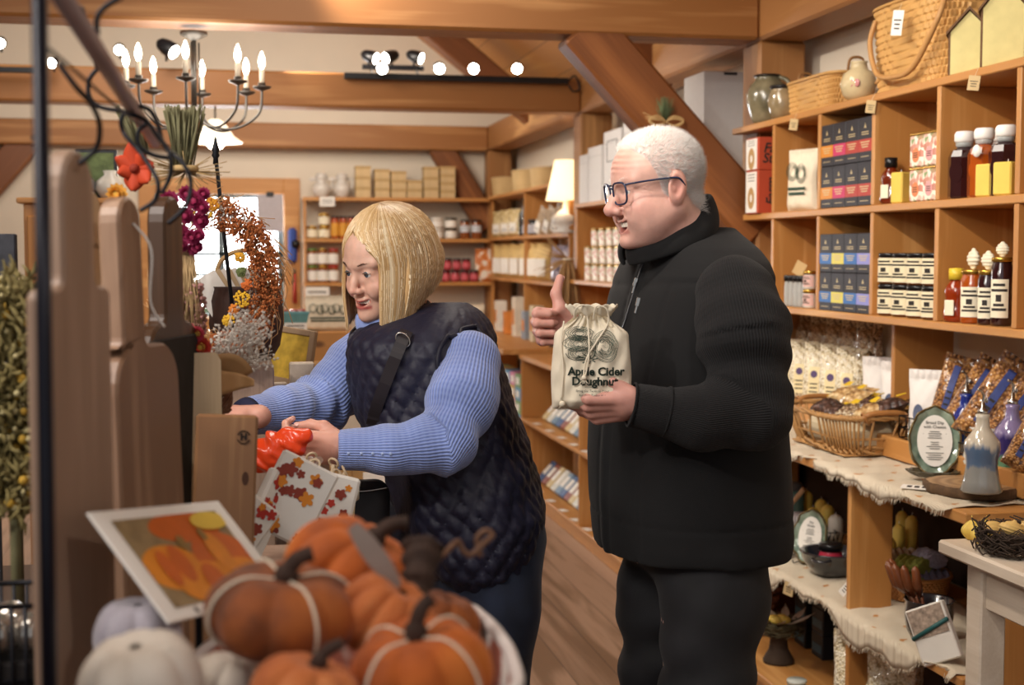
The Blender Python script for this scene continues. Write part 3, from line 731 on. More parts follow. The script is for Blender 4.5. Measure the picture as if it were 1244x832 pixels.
# ---- jacket body
def mtab(rows, dep, A_):
    F_ = mf; L_ = ml; out = []
    for (y, x0, x1, b) in rows:
        c = at((x0+x1)/2, y, dep); hw = abs(x1-x0)/2*dep/F
        a = math.sqrt(max(.001, hw*hw-(b*math.sin(A_))**2))/math.cos(A_); out.append((c.z, c.dot(F_), c.dot(L_), a, b))
    return out
jt = mtab([(664, 728, 947, .226), (650, 725, 950, .232), (600, 721, 950, .235), (550, 720, 948, .235), (500, 722, 944, .232), (450, 730, 938, .226), (400, 740, 930, .222), (360, 748, 926, .222), (335, 755, 926, .222), (318, 762, 920, .205), (303, 768, 912, .17), (290, 775, 902, .125), (276, 782, 890, .085)], 2.76, A)
JW = None
def jac(P):
    d = slices(P, jt, mf, ml)
    z = P[:, 2]
    fw = P@V3(mf)-float(Vector(at(835, 500, 2.76)).dot(mf))
    lf_ = P@V3(ml)-float(Vector(at(835, 500, 2.76)).dot(ml))
    d = d+.0035*vnoise(P*np.array([1, 1, .45], dtype=np.float32), 14, 3)+.002*vnoise(P*np.array([1, 1, .6], dtype=np.float32), 32, 4)
    # seams: chest yoke, front princess seam, placket
    yz = at(800, 347, 2.6).z
    seam = np.exp(-((z-yz-.03*lf_)/.0035)**2)*(fw > 0)
    seam = np.maximum(seam, np.exp(-((lf_-.115)/.0035)**2)*(fw > 0)*(z < yz))
    seam = np.maximum(seam, np.exp(-((np.abs(lf_-.0)-.022)/.0030)**2)*(fw > 0))
    seam = np.maximum(seam, np.exp(-((z-at(800, 638, 2.6).z)/.003)**2))
    d = d+.0028*seam
    d = d-.004*np.exp(-(lf_/.010)**2)*(fw > 0)      # zip ridge
    pz = (z < at(0, 590, 2.6).z+.06) & (z > at(0, 590, 2.6).z-.13)
    d = d+.004*np.exp(-((lf_-.128)/.004)**2)*(fw > 0)*pz
    return d
jv, jf = surfnet(jac, (.25, 2.2, .93), (1.45, 3.25, 1.66), .0060); jv = relax(jv, jf, 1, .3)
m_fleece = cloth_mat('black_fleece', '#080708', .92, .02, 900, .5, '#0b0a0b')
jk = mesh_np('jacket', jv-np.array(MO), jf, m_fleece, man)
m_rib = knit_mat('black_rib_knit', '#0f0d0f', '#080708', 95.0, .6, .9, .03)
def sleeve(P, pts, rs, seed, foldA=.005, fold_at=None):
    ln, an = along(P, pts); d = chain(P, pts, rs, .035)
    tot = sum((Vector(pts[i+1])-Vector(pts[i])).length for i in range(len(pts)-1))
    w = np.exp(-((ln-fold_at)/.11)**2)
    d = d+foldA*w*np.sin(ln*95+1.6*np.sin(an+seed)+an)+.0035*vnoise(P, 22, seed)+.002*vnoise(P, 45, seed+1)
    return d, ln, an
slp = [at(893, 358, 2.555), at(903, 405, 2.52), at(916, 500, 2.50), at(850, 508, 2.47), at(768, 492, 2.46)]
def arm_mesh(pts, rs, seed, fold_at, foldA=.004, h=.006, tail=None):
    lo = np.min([list(p) for p in pts], 0)-.12; hi = np.max([list(p) for p in pts], 0)+.12
    cutp = V3(pts[-1]); cutn = V3((Vector(pts[-1])-Vector(pts[-2])).normalized())
    def f(P):
        d, _, _ = sleeve(P, pts, rs, seed, foldA, fold_at); return np.maximum(d, (P-cutp)@cutn)
    v, fc = surfnet(f, lo, hi, h); ln, an = along(v, pts); return v, fc, ln, an
v, fc, ln, an = arm_mesh(slp, [.074, .080, .062, .050, .038], 2, .14, .004)
sv = mesh_np('sleeve', v-np.array(MO), fc, m_rib, man, dict(rib=an, len=ln))
v, fc, ln, an = arm_mesh([at(840, 340, 2.93), at(838, 400, 2.97), at(815, 478, 2.99), at(765, 450, 2.82), at(712, 402, 2.68)], [.07, .07, .058, .045, .036], 5, .3, .004, .009)
mesh_np('sleeve', v-np.array(MO), fc, m_rib, man, dict(rib=an, len=ln))
# ribbed cuff line + armhole piping
cf_ = MB()
def ringpts(c, nrm, r, n=28, sx=1, ux=None):
    nrm = Vector(nrm).normalized(); u = nrm.orthogonal().normalized() if ux is None else (Vector(ux)-nrm*Vector(ux).dot(nrm)).normalized(); w = nrm.cross(u)
    return [Vector(c)+u*math.cos(2*PI*k/n)*r*sx+w*math.sin(2*PI*k/n)*r for k in range(n)]
dirc = (slp[4]-slp[3]).normalized()
for off, rr_ in ((.001, .039), (-.062, .0445)):
    cf_.tube([p-MO for p in ringpts(slp[4]+dirc*off, dirc, rr_)], .0022, 6, closed=True)
cf_.build('cuff_seam', m_fleece, man)
# armhole seam: a raised piping following shoulder
pipe = [at(884, 322, 2.50), at(868, 345, 2.47), at(858, 380, 2.465), at(860, 415, 2.47), at(872, 442, 2.475)]
def snap(p, fsd, it=6, off=.0):
    p = V3(p).copy()
    for _ in range(it):
        e = 1e-3; P = np.stack([p, p+V3((e, 0, 0)), p+V3((0, e, 0)), p+V3((0, 0, e))]).astype(np.float32); d = fsd(P); g = (d[1:]-d[0])/e; g /= np.linalg.norm(g)+1e-9; p = p-g*(d[0]-off)
    return Vector(p.tolist())
pm = MB(); pp = [snap(p, jac, off=.001) for p in bez(pipe, 8)]; pm.tube([p-MO for p in pp], .0035, 6); pm.build('armhole_seam', m_fleece, man)
def rayhit(px, py, f, d0=2.1, d1=3.1, off=.003):
    ds = np.linspace(d0, d1, 500); P = np.array([list(at(px, py, float(d))) for d in ds], dtype=np.float32); v = f(P); k = int(np.argmax(v < 0)); return at(px, py, float(ds[k])-off)
# collar: high stand collar, open in front
def collar(name, mat, parent, O, base, top, thick=.006, n=40, gap=0.0, nv=7, bulge=.008):
    """base, top: functions angle-> Vector (angle 0 = front)"""
    mb = MB(); a0 = gap; 
    def fn(u, v):
        a = a0+(2*PI-2*a0)*u; p = base(a).lerp(top(a), v); c = (base(0)+base(PI))/2; r = Vector((p.x-c.x, p.y-c.y, 0)).normalized(); return p+r*bulge*math.sin(PI*v)-O
    mb.grid(fn, n, nv); o = mb.build(name, mat, parent); md_ = o.modifiers.new('solid', 'SOLIDIFY'); md_.thickness = thick; md_.offset = 0; sb = o.modifiers.new('sub', 'SUBSURF'); sb.levels = 1; sb.render_levels = 1; return o
cb = at(812, 294, 2.71)
def cbase(a): return cb+mf*(.090*math.cos(a)-.002)+ml*(.092*math.sin(a))+UP*(-.034*math.cos(a)-.012)
def ctop(a): return cb+mf*(.085*math.cos(a)+.004)+ml*(.075*math.sin(a))+UP*(.050-.046*math.cos(a))
collar('collar', m_fleece, man, MO, cbase, ctop, .009, gap=.10)
# zipper
m_metal = plain('zip_metal', '#b9b6b0', .25, metal=1, noise=.02)
for (x, y) in ((772, 342), (775, 366)):
    zb = MB(); c = rayhit(x, y, jac)-MO; Mz = Matrix.Translation(c) @ Matrix.Rotation(-YAW, 4, 'Z') @ Matrix.Rotation(.25, 4, 'Y')
    zb.box(-.0038, .0038, -.004, .003, -.010, .008, M=Mz, bev=.001); zb.box(-.0022, .0022, -.0045, -.001, -.024, -.009, M=Mz, bev=.0008)
    zp = zb.build('zip_pull', m_metal, man); zp['label'] = 'silver zip pull'
zl = MB(); zpts = [rayhit(x, y, jac, off=.001)-MO for x, y in ((783, 318), (776, 335), (770, 355), (764, 375), (758, 395), (752, 415))]
zl.tube(bez(zpts, 5), .0022, 5); zl.build('zip_teeth', plain('dark_zip', '#2a282b', .4, metal=.4), man)
# trousers
def trou(P):
    a = chain(P, [hipL, at(868, 720, 2.65), knL, Vector((ftL.x, ftL.y, .12))], [.108, .100, .082, .075], .03)
    b = chain(P, [hipR, at(808, 720, 2.81), knR, Vector((ftR.x, ftR.y, .12))], [.104, .094, .078, .072], .03)
    c = ell(P, at(842, 640, 2.74), (.14, .16, .11)); d = smin(smin(a, c, .04), smin(b, c, .04), .008)
    z = P[:, 2]
    d = d+.006*np.sin(z*42+vnoise(P, 9, 8)*4)*smoothstep(.95, .75, z)+.004*vnoise(P, 26, 6)
    return np.maximum(d, .10-z)
tv, tf = surfnet(trou, (.35, 2.2, .08), (1.4, 3.2, 1.15), .0085)
m_bden = cloth_mat('black_denim', '#0b0a0c', .8, .04, 1100, .4, '#17161a')
mesh_np('trousers', tv-np.array(MO), tf, m_bden, man)
def shoes(parent, O, feet, fwd, mat):
    for p in feet:
        f = lambda P: np.maximum(smin(ell(P, Vector((p.x, p.y, .05))+fwd*.07, (.13, .13, .05)), chain(P, [Vector((p.x, p.y, .05))-fwd*.05, Vector((p.x, p.y, .042))+fwd*.15], [.048, .040], .02), .03)+0, -P[:, 2]+.001)
        g = lambda P: np.maximum(smin(chain(P, [Vector((p.x, p.y, .045))-fwd*.05, Vector((p.x, p.y, .04))+fwd*.15], [.046, .042], .02), cap(P, (p.x, p.y, .06), (p.x, p.y, .13), .045, .05), .03), -P[:, 2]+.001)
        v, fcs = surfnet(g, (p.x-.3, p.y-.3, -.01), (p.x+.3, p.y+.3, .2), .01); mesh_np('shoe', v-np.array(O), fcs, mat, parent)
shoes(man, MO, (ftL, ftR), mf, plain('black_leather', '#121113', .4))

# ------------------------------------------------------------------ the woman
wom = thing('person', 'blonde woman in navy quilted vest and pale blue sweater leaning over the display', 'person', (.55, 2.95, 0))
WO = Vector(wom.location)
wskin = skin_mat('woman_skin', '#e2b39c', '#d47c6c')
wa = math.radians(45); WF = frame((-CR*math.cos(wa)-CDV*math.sin(wa)), math.radians(18), math.radians(-3))
wN = npm(WF); wc = np.array(at(466, 318, 2.82), dtype=np.float32); whc = np.array(at(471, 319, 2.83), dtype=np.float32); HWS = .985; WS = .875
v1, f1 = surfnet(lambda P: head_sdf((P-wc)@wN/WS, 'woman')*WS, wc-.2, wc+.17, .0026)
wq = (v1-wc)@wN/WS
WL = hand_caps(at(417, 546, 2.58), hframe(-CR*.97+UP*.08-CDV*.12, UP*.9-CDV*.35, True), [(30, 55, 35), (48, 60, 35), (58, 62, 35), (64, 62, 35)],
               [(.018, .022, -.014), (.044, .034, -.032), (.072, .030, -.046), (.098, .022, -.052)], sc=.88)
WR = hand_caps(at(300, 506, 2.70), hframe(-CR*.97-CDV*.1, UP*.5-CDV*.85, False), [(25, 25, 20), (28, 28, 20), (32, 30, 22), (35, 32, 22)],
               [(.018, .022, -.014), (.044, .038, -.026), (.068, .042, -.036), (.090, .036, -.042)], sc=.88)
v2, f2 = hand_mesh(WL); v3, f3 = hand_mesh(WR)
wsL = at(572, 430, 2.72); weL = at(545, 540, 2.62); wwL = at(417, 546, 2.58)
wsR = at(455, 425, 3.05); weR = at(395, 500, 2.95); wwR = at(300, 506, 2.70)
whL = at(585, 665, 2.82); whR = at(540, 655, 3.02); wfL = Vector((whL.x+.05, whL.y-.02, .09)); wfR = Vector((whR.x-.06, whR.y+.02, .09))
wkL = Vector((whL.x+.0, whL.y-.02, .48)); wkR = Vector((whR.x-.06, whR.y, .48))
def wcore(P):
    d = chain(P, [at(480, 385, 2.9), at(515, 450, 2.9), at(550, 540, 2.92), at(565, 640, 2.93)], [.07, .13, .14, .14], .04)
    d = smin(d, chain(P, [at(566, 455, 2.76), weL, wwL], [.035, .034, .021], .01), .02); d = smin(d, chain(P, [at(470, 440, 3.03), weR, wwR], [.035, .034, .021], .01), .02)
    for a, b, c in ((whL, wkL, wfL), (whR, wkR, wfR)): d = smin(d, chain(P, [a, b, c], [.1, .06, .042], .01), .02)
    return smin(d, cap(P, at(478, 370, 2.86), at(500, 420, 2.9), .045, .08), .03)
v4, f4 = surfnet(wcore, (-.35, 2.2, .02), (1.0, 3.5, 1.65), .014)
bv, bf = join_np([(v1, f1), (v2, f2), (v3, f3), (v4, f4)]); red = np.zeros(len(bv)); lip = np.zeros(len(bv)); r1, l1 = head_tint(wq, 'woman'); n = len(v1); red[:n] = r1; lip[:n] = l1; red[n:] = .3
mesh_np('body', bv-np.array(WO), bf, wskin, wom, dict(red=red, lip=lip, pale=np.zeros(len(bv))))
nb = MB(); nails(nb, (WL[0],), [18], -CDV+UP*.6); nails(nb, (WL[0],), [2], -CDV)
nb.v = [tuple(Vector(v)-WO) for v in nb.v]; nb.build('nail', plain('nail', '#d8a79a', .3), wom)
for sy in (1, -1): eye(wom, Vector(wc+wN@V3((.0725*WS, .032*WS*sy, -.001)))-WO, WF, ('iris_grey', '#4b5660'))
teeth(wom, WO, wc, wN, WS, -.0690)
# brows and lashes
m_brow = plain('brown_brow', '#6b4a32', .6)
for sy in (1, -1):
    for nm, n_, L_ in (('eyebrow', 90, .007), ('eyelashes', 60, .0035)):
        hb = MB(); br = []; bd = []
        for k in range(n_):
            if nm == 'eyebrow': t = rs.rand(); q = V3((.0925-.024*t*t, sy*(.013+.036*t), .0195+.005*math.sin(t*2.8)+rs.normal()*.0010)); d_ = V3((.1, sy*1, .1))
            else: t = rs.rand()*2-1; q = V3((.0868-.007*t*t, sy*(.0325+.0125*t), .0025-.002*t*t)); d_ = V3((1, sy*t*.7, -.35))
            br.append(wc+wN@(q*WS)-np.array(WO)); bd.append(wN@d_)
        blades(hb, br, bd, [L_]*n_, .00045); hb.build(nm, m_brow, wom)
# bob haircut: shell + locks, in head space
def hpos(phi, s, k=1.0):
    """phi 0=front, s 0 at crown .. 1 at the tips"""
    th = s*1.42 if s < .55 else .781+(s-.55)*1.9
    if s < .5:
        t = s/.5*PI/2*.97; r = math.sin(t); z = math.cos(t)*.94; 
        x = -.014+(.102 if math.cos(phi) > 0 else .108)*r*math.cos(phi)*k; y = .0925*r*math.sin(phi)*k; z = .024+.105*z*k
    else:
        t = (s-.5)/.5; cb_ = math.cos(phi)
        bl = 1+.10*math.sin(PI*min(1, t*1.15))*(1 if cb_ < .3 else .5)-.16*t*t
        x = -.014+(.102 if cb_ > 0 else .108)*cb_*(bl+.32*t*t*max(0, -cb_))*k; y = .0925*math.sin(phi)*(bl+.08*t*t)*k+0; z = .024-(.128+.020*max(0, cb_))*t-.004*math.sin(phi*3)
        z += .052*max(0, -cb_)*t
        x += .050*t**1.3*max(.25, 1+min(0, cb_+.2))
    return V3((x, y, z))
def hflow(p0, s):
    """strand angle as it runs; front locks are swept aside"""
    lim = .70 if p0 > -.12 else .62
    tgt = math.copysign(max(abs(p0), lim), p0+.12); w = min(1, max(0, s-.25)/.27); w = w*w*(3-2*w); return p0+(tgt-p0)*w
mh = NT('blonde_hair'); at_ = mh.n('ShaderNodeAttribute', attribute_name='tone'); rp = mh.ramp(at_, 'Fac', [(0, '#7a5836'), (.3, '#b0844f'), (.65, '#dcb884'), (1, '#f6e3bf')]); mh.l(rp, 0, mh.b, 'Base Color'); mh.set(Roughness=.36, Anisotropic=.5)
hairm_ = mh.m
V = []; Fc = []; T = []
def lock(p0, rad, k, s0=0.0, s1=1.0, tone=.6, nseg=16, ns=6, wav=0.0):
    off = len(V); pts = []
    for i in range(nseg+1):
        s = s0+(s1-s0)*i/nseg; ph = hflow(p0, s); q = hpos(ph+wav*math.sin(s*7+p0*9)*.03, s, k); pts.append(q)
    pts = np.array(pts)
    for i in range(nseg+1):
        t = pts[min(i+1, nseg)]-pts[max(0, i-1)]; t /= np.linalg.norm(t)+1e-9; nr = pts[i]-V3((-.014, 0, .0)); nr = nr-t*(nr@t); nr /= np.linalg.norm(nr)+1e-9; b = np.cross(t, nr)
        w = rad*(.55+.6*math.sin(PI*min(1, .12+.85*i/nseg))) if i < nseg else rad*.12
        for j in range(ns):
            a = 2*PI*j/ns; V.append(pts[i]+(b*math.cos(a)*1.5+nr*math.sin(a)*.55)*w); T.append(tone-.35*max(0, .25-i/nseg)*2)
    for i in range(nseg):
        for j in range(ns): Fc.append((off+i*ns+j, off+i*ns+(j+1) % ns, off+(i+1)*ns+(j+1) % ns, off+(i+1)*ns+j))
rh = random.Random(11)
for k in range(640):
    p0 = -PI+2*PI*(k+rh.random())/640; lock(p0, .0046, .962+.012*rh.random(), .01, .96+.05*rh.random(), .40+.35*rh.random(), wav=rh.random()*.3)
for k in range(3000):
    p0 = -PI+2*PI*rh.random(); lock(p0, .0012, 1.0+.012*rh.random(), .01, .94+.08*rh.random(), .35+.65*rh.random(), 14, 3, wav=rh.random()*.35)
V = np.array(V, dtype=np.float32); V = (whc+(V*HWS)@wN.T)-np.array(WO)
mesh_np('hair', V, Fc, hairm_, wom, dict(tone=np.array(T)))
# inner shell of the hair so no scalp shows
sh = MB()
def shf(u, v):
    p0 = -PI+2*PI*u; s = .005+.68*v; return tuple(Vector((whc+wN@(hpos(hflow(p0 if abs(p0) > .03 else .03, s), s, .93)*HWS)).tolist())-WO)
sh.grid(shf, 72, 26); so = sh.build('hair_underlayer', plain('dark_blonde', '#a8845a', .5), wom)
# ---- torso clothing
def utab(rows, dep):
    out = []
    for (y, x0, x1, b, *dd) in rows:
        dd = dd[0] if dd else dep; c = at((x0+x1)/2, y, dd); out.append((c.z, c.dot(CR), c.dot(CDV), abs(x1-x0)/2*dd/F, b))
    return out
vt = utab([(712, 560, 610, .12), (698, 535, 636, .17), (680, 515, 650, .20), (655, 500, 660, .215), (620, 486, 664, .22), (580, 470, 653, .215), (540, 452, 641, .205), (500, 436, 628, .20), (460, 426, 616, .20), (425, 423, 604, .20), (410, 425, 602, .19), (398, 436, 597, .17), (386, 462, 590, .14), (376, 492, 580, .10), (368, 512, 568, .06)], 2.88)
def vest_uv(P):
    c = np.array(at(540, 520, 2.88), dtype=np.float32); u = (P-c)@V3(CR); w = (P-c)@V3(CDV); z = P[:, 2]-c[2]
    tab = np.array(sorted(vt), dtype=np.float32); cu = np.interp(P[:, 2], tab[:, 0], tab[:, 1])-float(Vector(c.tolist()).dot(CR)); cw = np.interp(P[:, 2], tab[:, 0], tab[:, 2])-float(Vector(c.tolist()).dot(CDV))
    an = np.arctan2(-(w-cw), u-cu); return an*.21, z
def vest(P):
    d = slices(P, vt, CR, CDV)
    s_, z = vest_uv(P)
    s2 = s_+.006*vnoise(P, 25, 5); z2 = z*.78+.006*vnoise(P, 25, 9); a = (s2+z2)/.042; b = (s2-z2)/.042
    q = np.minimum(np.abs(np.sin(a*PI/1)), np.abs(np.sin(b*PI/1)))
    d = d-.0070*(np.sqrt(q)-.5)+.006*vnoise(P, 18, 12)+.0035*vnoise(P, 40, 13)
    d = d+.010*np.exp(-((z+.06)/.1)**2)*np.sin((z+.35*s_)*70)*.35
    # front opening: cut a wedge where the sweater shows
    op = ell(P, at(476, 640, 2.62), (.055, .2, .14)); d = smax(d, -op, .01)
    # armhole
    return d
vv, vf = surfnet(vest, (-.2, 2.3, .82), (1.0, 3.4, 1.50), .0058)
mv = NT('navy_nylon'); o_ = mv.obj(); nz = mv.n('ShaderNodeTexNoise', i_Scale=60.0, i_Detail=4.0); mv.l(o_, 0, nz, 'Vector'); mv.set(Base_Color=srgb('#121129'), Roughness=.6, Sheen_Weight=.03); mv.bump(nz, 0, .4, .004)
vo = mesh_np('quilted_vest', vv-np.array(WO), vf, mv.m, wom); vo['label'] = 'navy quilted vest'
m_vedge = plain('navy_binding', '#101022', .6)
# sweater trunk showing in the front opening and at the neck
def swt(P):
    d = slices(P, [(a[0], a[1], a[2], a[3]-.022, a[4]-.022) for a in vt], CR, CDV); return np.maximum(d, float(at(0, 655, 2.9).z)-P[:, 2])
v, fc = surfnet(swt, (-.2, 2.3, .82), (1.0, 3.4, 1.50), .012)
m_blue = knit_mat('blue_rib_sweater', '#8fa3dc', '#6c80c2', 54.0, .7, .9, .4)
s_, z_ = vest_uv(v); mesh_np('sweater', v-np.array(WO), fc, m_blue, wom, dict(rib=s_*5.5, len=z_))
slw = [at(573, 438, 2.73), at(562, 484, 2.67), at(540, 538, 2.62), at(480, 546, 2.60), at(410, 546, 2.58)]
v, fc, ln, an = arm_mesh(slw, [.060, .063, .053, .043, .0375], 3, .20, .0035, .0055)
wsl = mesh_np('sweater_sleeve', v-np.array(WO), fc, m_blue, wom, dict(rib=an, len=ln))
slr = [at(462, 420, 3.02), at(432, 452, 2.98), at(388, 492, 2.93), at(345, 500, 2.82), at(302, 505, 2.72)]
v, fc, ln, an = arm_mesh(slr, [.066, .068, .056, .046, .038], 6, .22, .0055, .006)
mesh_np('sweater_sleeve', v-np.array(WO), fc, m_blue, wom, dict(rib=an, len=ln))
# cuff buttons, inner navy cuff on the far wrist
bt = MB()
for k in range(5):
    p = snap(at(424+12.5*k, 556, 2.5), lambda P: chain(P, slw, [.060, .063, .053, .043, .0375], .035), off=.001); bt.sphere(p-WO, .0034, 10, 6, sc=(1, .7, 1))
bo = bt.build('cuff_buttons', plain('pearl_button', '#9fb0d8', .2, noise=.02), wom)
dc = (slr[4]-slr[3]).normalized(); cu = MB(); cu.tube([slr[4]+dc*(.004-.0)-WO, slr[4]+dc*.016-WO], [.0375, .034], 24); cu.build('inner_cuff', plain('navy_cuff', '#1a1d3a', .8), wom)
# turtleneck, vest collar
nc = at(484, 392, 2.87); wfh = (-CR*math.cos(math.radians(30))-CDV*math.sin(math.radians(30))).normalized(); wlh = UP.cross(wfh)
collar('turtleneck', cloth_mat('blue_neck', '#8fa3dc', .9, .3), wom, WO, lambda a: nc+wfh*(.062*math.cos(a)+.01)+wlh*.058*math.sin(a)+UP*(-.035), lambda a: nc+wfh*(.058*math.cos(a)+.030)+wlh*.054*math.sin(a)+UP*(.030-.012*math.cos(a)), .006, gap=0)
collar('vest_collar', mv.m, wom, WO, lambda a: nc+wfh*(.088*math.cos(a)+.0)+wlh*.085*math.sin(a)+UP*(-.055-.02*math.cos(a)), lambda a: nc+wfh*(.078*math.cos(a)+.020)+wlh*.074*math.sin(a)+UP*(.014-.034*math.cos(a)), .010, gap=.25)
# armhole binding
ab = MB(); rim = [snap(p, lambda P: slices(P, vt, CR, CDV), off=.007) for p in bez([at(556, 378, 2.7), at(541, 405, 2.68), at(532, 440, 2.67), at(540, 470, 2.68), at(560, 492, 2.69), at(590, 480, 2.71), at(607, 440, 2.73), at(601, 402, 2.74), at(580, 378, 2.75), at(556, 378, 2.72)], 6)]
ab.tube([p-WO for p in rim[:-1]], .005, 6, closed=True); ab.build('armhole_binding', m_vedge, wom)
# cross-body strap and bag
st = MB(); sp = bez([at(494, 402, 2.72), at(478, 440, 2.66), at(459, 490, 2.64), at(452, 516, 2.64)], 8)
def strap(mb, pts, w, t, nrm, O):
    for i in range(len(pts)-1):
        pass
    vs = []; fs = []
    for i, p in enumerate(pts):
        tg = (pts[min(i+1, len(pts)-1)]-pts[max(i-1, 0)]).normalized(); s_ = tg.cross(nrm).normalized(); n_ = s_.cross(tg)
        for a, b in ((-1, -1), (1, -1), (1, 1), (-1, 1)): vs.append(p+s_*w*a/2+n_*t*b/2-O)
    for i in range(len(pts)-1):
        for k in range(4): fs.append((i*4+k, i*4+(k+1) % 4, i*4+4+(k+1) % 4, i*4+4+k))
    fs += [(3, 2, 1, 0), tuple(range(len(vs)-4, len(vs)))]; mb.add(vs, fs)
sp = [rayhit(proj(p)[0], proj(p)[1], lambda P: slices(P, vt, CR, CDV), 2.2, 3.2, .014) if i < 30 else p for i, p in enumerate(sp)]
strap(st, sp, .024, .004, Vector(-CDV), WO); m_leather = plain('dark_strap', '#2a2528', .45, noise=.1)
so = st.build('bag_strap', m_leather, wom)
bk = MB(); c = sp[3]-WO; bk.tube(ringpts(c, CDV, .016, 16, .7), .0018, 6, closed=True); bk.build('strap_buckle', m_metal, so)
hbag = thing('crossbody_bag', 'black crossbody bag hanging at the woman\'s front below her sweater sleeve', 'bag', at(437, 610, 2.70))
def bagf(P):
    q = P; d = rbox(q, (0, 0, -.03), (.058, .045, .075), .03); return d+.004*vnoise(q, 30, 3)
v, fc = surfnet(bagf, (-.12, -.1, -.16), (.12, .1, .1), .006); mesh_np('bag_body', v, fc, plain('black_nylon', '#141216', .6, noise=.1, bump=.2), hbag)
MB().tube(bez([(-.05, -.047, .035), (0, -.05, .03), (.05, -.047, .035)], 6), .0015, 5).build('bag_zip', m_metal, hbag)
# jeans
def jeans(P):
    a = chain(P, [whL, at(592, 740, 2.8), wkL, Vector((wfL.x, wfL.y, .11))], [.135, .105, .07, .06], .03)
    b = chain(P, [whR, at(540, 740, 3.0), wkR, Vector((wfR.x, wfR.y, .11))], [.13, .10, .07, .06], .03)
    d = smin(smin(a, ell(P, at(560, 640, 2.92), (.17, .17, .13)), .04), b, .01); return np.maximum(d+.004*vnoise(P, 24, 2), .1-P[:, 2])
v, fc = surfnet(jeans, (-.2, 2.3, .08), (1.0, 3.5, 1.2), .0095)
m_jean = cloth_mat('dark_blue_denim', '#141a29', .85, .1, 900, .5, '#1f2940')
mesh_np('jeans', v-np.array(WO), fc, m_jean, wom)
shoes(wom, WO, (wfL, wfR), wfh, plain('brown_leather', '#3a2a22', .5))
# ================================================================== fixtures
def board(mb, x0, x1, y0, y1, z0, z1, mi=0, bev=.003): mb.box(x0, x1, y0, y1, z0, z1, mi, bev=bev)
def bpart(name, m, parent, x0, x1, y0, y1, z0, z1, bev=.003, label=None):
    o = MB().box(x0, x1, y0, y1, z0, z1, bev=bev).build(name, m, parent)
    if label: o['label'] = label
    return o
YE = onX(890, 300, XF).y; YN = onX(1232, 300, XF).y; CW = (YE-YN)/5
ZC = [1.353, 1.702, 2.051]; TB = .024
cub = thing('cubby_shelf', 'wall-hung pine cubby shelf of two rows full of honey jars and chocolate boxes', 'shelf', (XF, 0, 0))
dx = XR-.005-XF
for z in ZC: bpart('shelf_board', w_shelfY, cub, 0, dx, YN-1.3*CW, YE+.02, z-TB, z)
for k in range(7):
    y = YE-CW*k-(0 if k else -.0)
    if k == 0: continue
    for r in range(2): bpart('divider', w_shelfZ, cub, .003, dx-.02, y-.011, y+.011, ZC[r]+.0005, ZC[r+1]-TB-.0005, bev=.002)
bpart('back_panel', w_shelfY, cub, dx-.018, dx, YN-1.3*CW, YE+.02, ZC[0]+.001, ZC[2]-TB-.001)
def CY(px): return onX(px, 300, XF+.03).y
# near counter
XC = 1.78; ZT = .905
cn = thing('display_counter', 'long pine display counter with burlap-covered shelves under the cubby shelf', 'counter', (XC, 0, 0))
d2 = XR-.01-XC; Y0c, Y1c = 3.13, 5.36
bpart('counter_top', w_shelfY, cn, -.01, d2, Y0c-.02, Y1c, ZT-.03, ZT)
bpart('shelf_board', w_shelfY, cn, .0, d2-.02, Y0c, Y1c, .455, .48); bpart('shelf_board', w_shelfY, cn, .0, d2-.02, Y0c, Y1c, .055, .08)
bpart('kick_board', w_shelfY, cn, .03, .05, Y0c, Y1c, 0, .055)
yd = onX(1029, 600, XC).y
for y in (yd, Y1c-.022):
    for a, b in ((.0805, .4545), (.4805, ZT-.0305)): bpart('divider', w_shelfZ, cn, .012, .15 if y < 5 else d2-.02, y, y+.022, a, b)
bpart('end_panel', w_shelfZ, cn, .06, d2-.02, Y0c-.022, Y0c-.001, 0, ZT-.031)
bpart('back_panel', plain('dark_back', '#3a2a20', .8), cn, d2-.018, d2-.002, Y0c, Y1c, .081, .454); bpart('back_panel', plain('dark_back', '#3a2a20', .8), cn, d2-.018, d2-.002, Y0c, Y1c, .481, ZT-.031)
# upright panel standing on the counter under the cubbies (px 1093)
yu = 4.12
up_ = bpart('upright_board', w_shelfZ, cn, .30, d2, yu, yu+.022, ZT+.16, ZC[0]-TB-.002)
# far counter
cfar = thing('display_counter', 'far pine counter run with shelves of packaged mixes, behind the man', 'counter', (XC, 0, 0))
Y0f, Y1f = 5.38, 8.64
bpart('counter_top', w_shelfY, cfar, -.01, d2, Y0f, Y1f, ZT-.03, ZT)
for z in (.5, .09): bpart('shelf_board', w_shelfY, cfar, 0, d2-.02, Y0f, Y1f, z-.022, z)
bpart('kick_board', w_shelfY, cfar, .01, .03, Y0f, Y1f, 0, .067)
for y in (5.38, 7.1, Y1f-.024):
    for a, b in ((.0905, .4775), (.5005, ZT-.0305)): bpart('divider', w_shelfZ, cfar, .004, d2-.02, y, y+.022, a, b)
bpart('back_panel', w_shelfY, cfar, d2-.018, d2-.002, Y0f, Y1f, .091, ZT-.031)
cc = thing('display_counter', 'corner counter at the far right with bright soap boxes on its shelf', 'counter', (XC-.03, 0, 0))
bpart('counter_top', w_shelfY, cc, -.08, d2, 8.66, 11.15, .90, .935)
bpart('shelf_board', w_shelfY, cc, 0, d2, 8.66, 11.1, .40, .42); bpart('shelf_board', w_shelfY, cc, 0, d2, 8.66, 11.1, .08, .10)
bpart('divider', w_shelfZ, cc, .0, d2, 11.08, 11.1, 0, .8995); bpart('divider', w_shelfZ, cc, .0, d2, 8.66, 8.682, .1005, .3995)
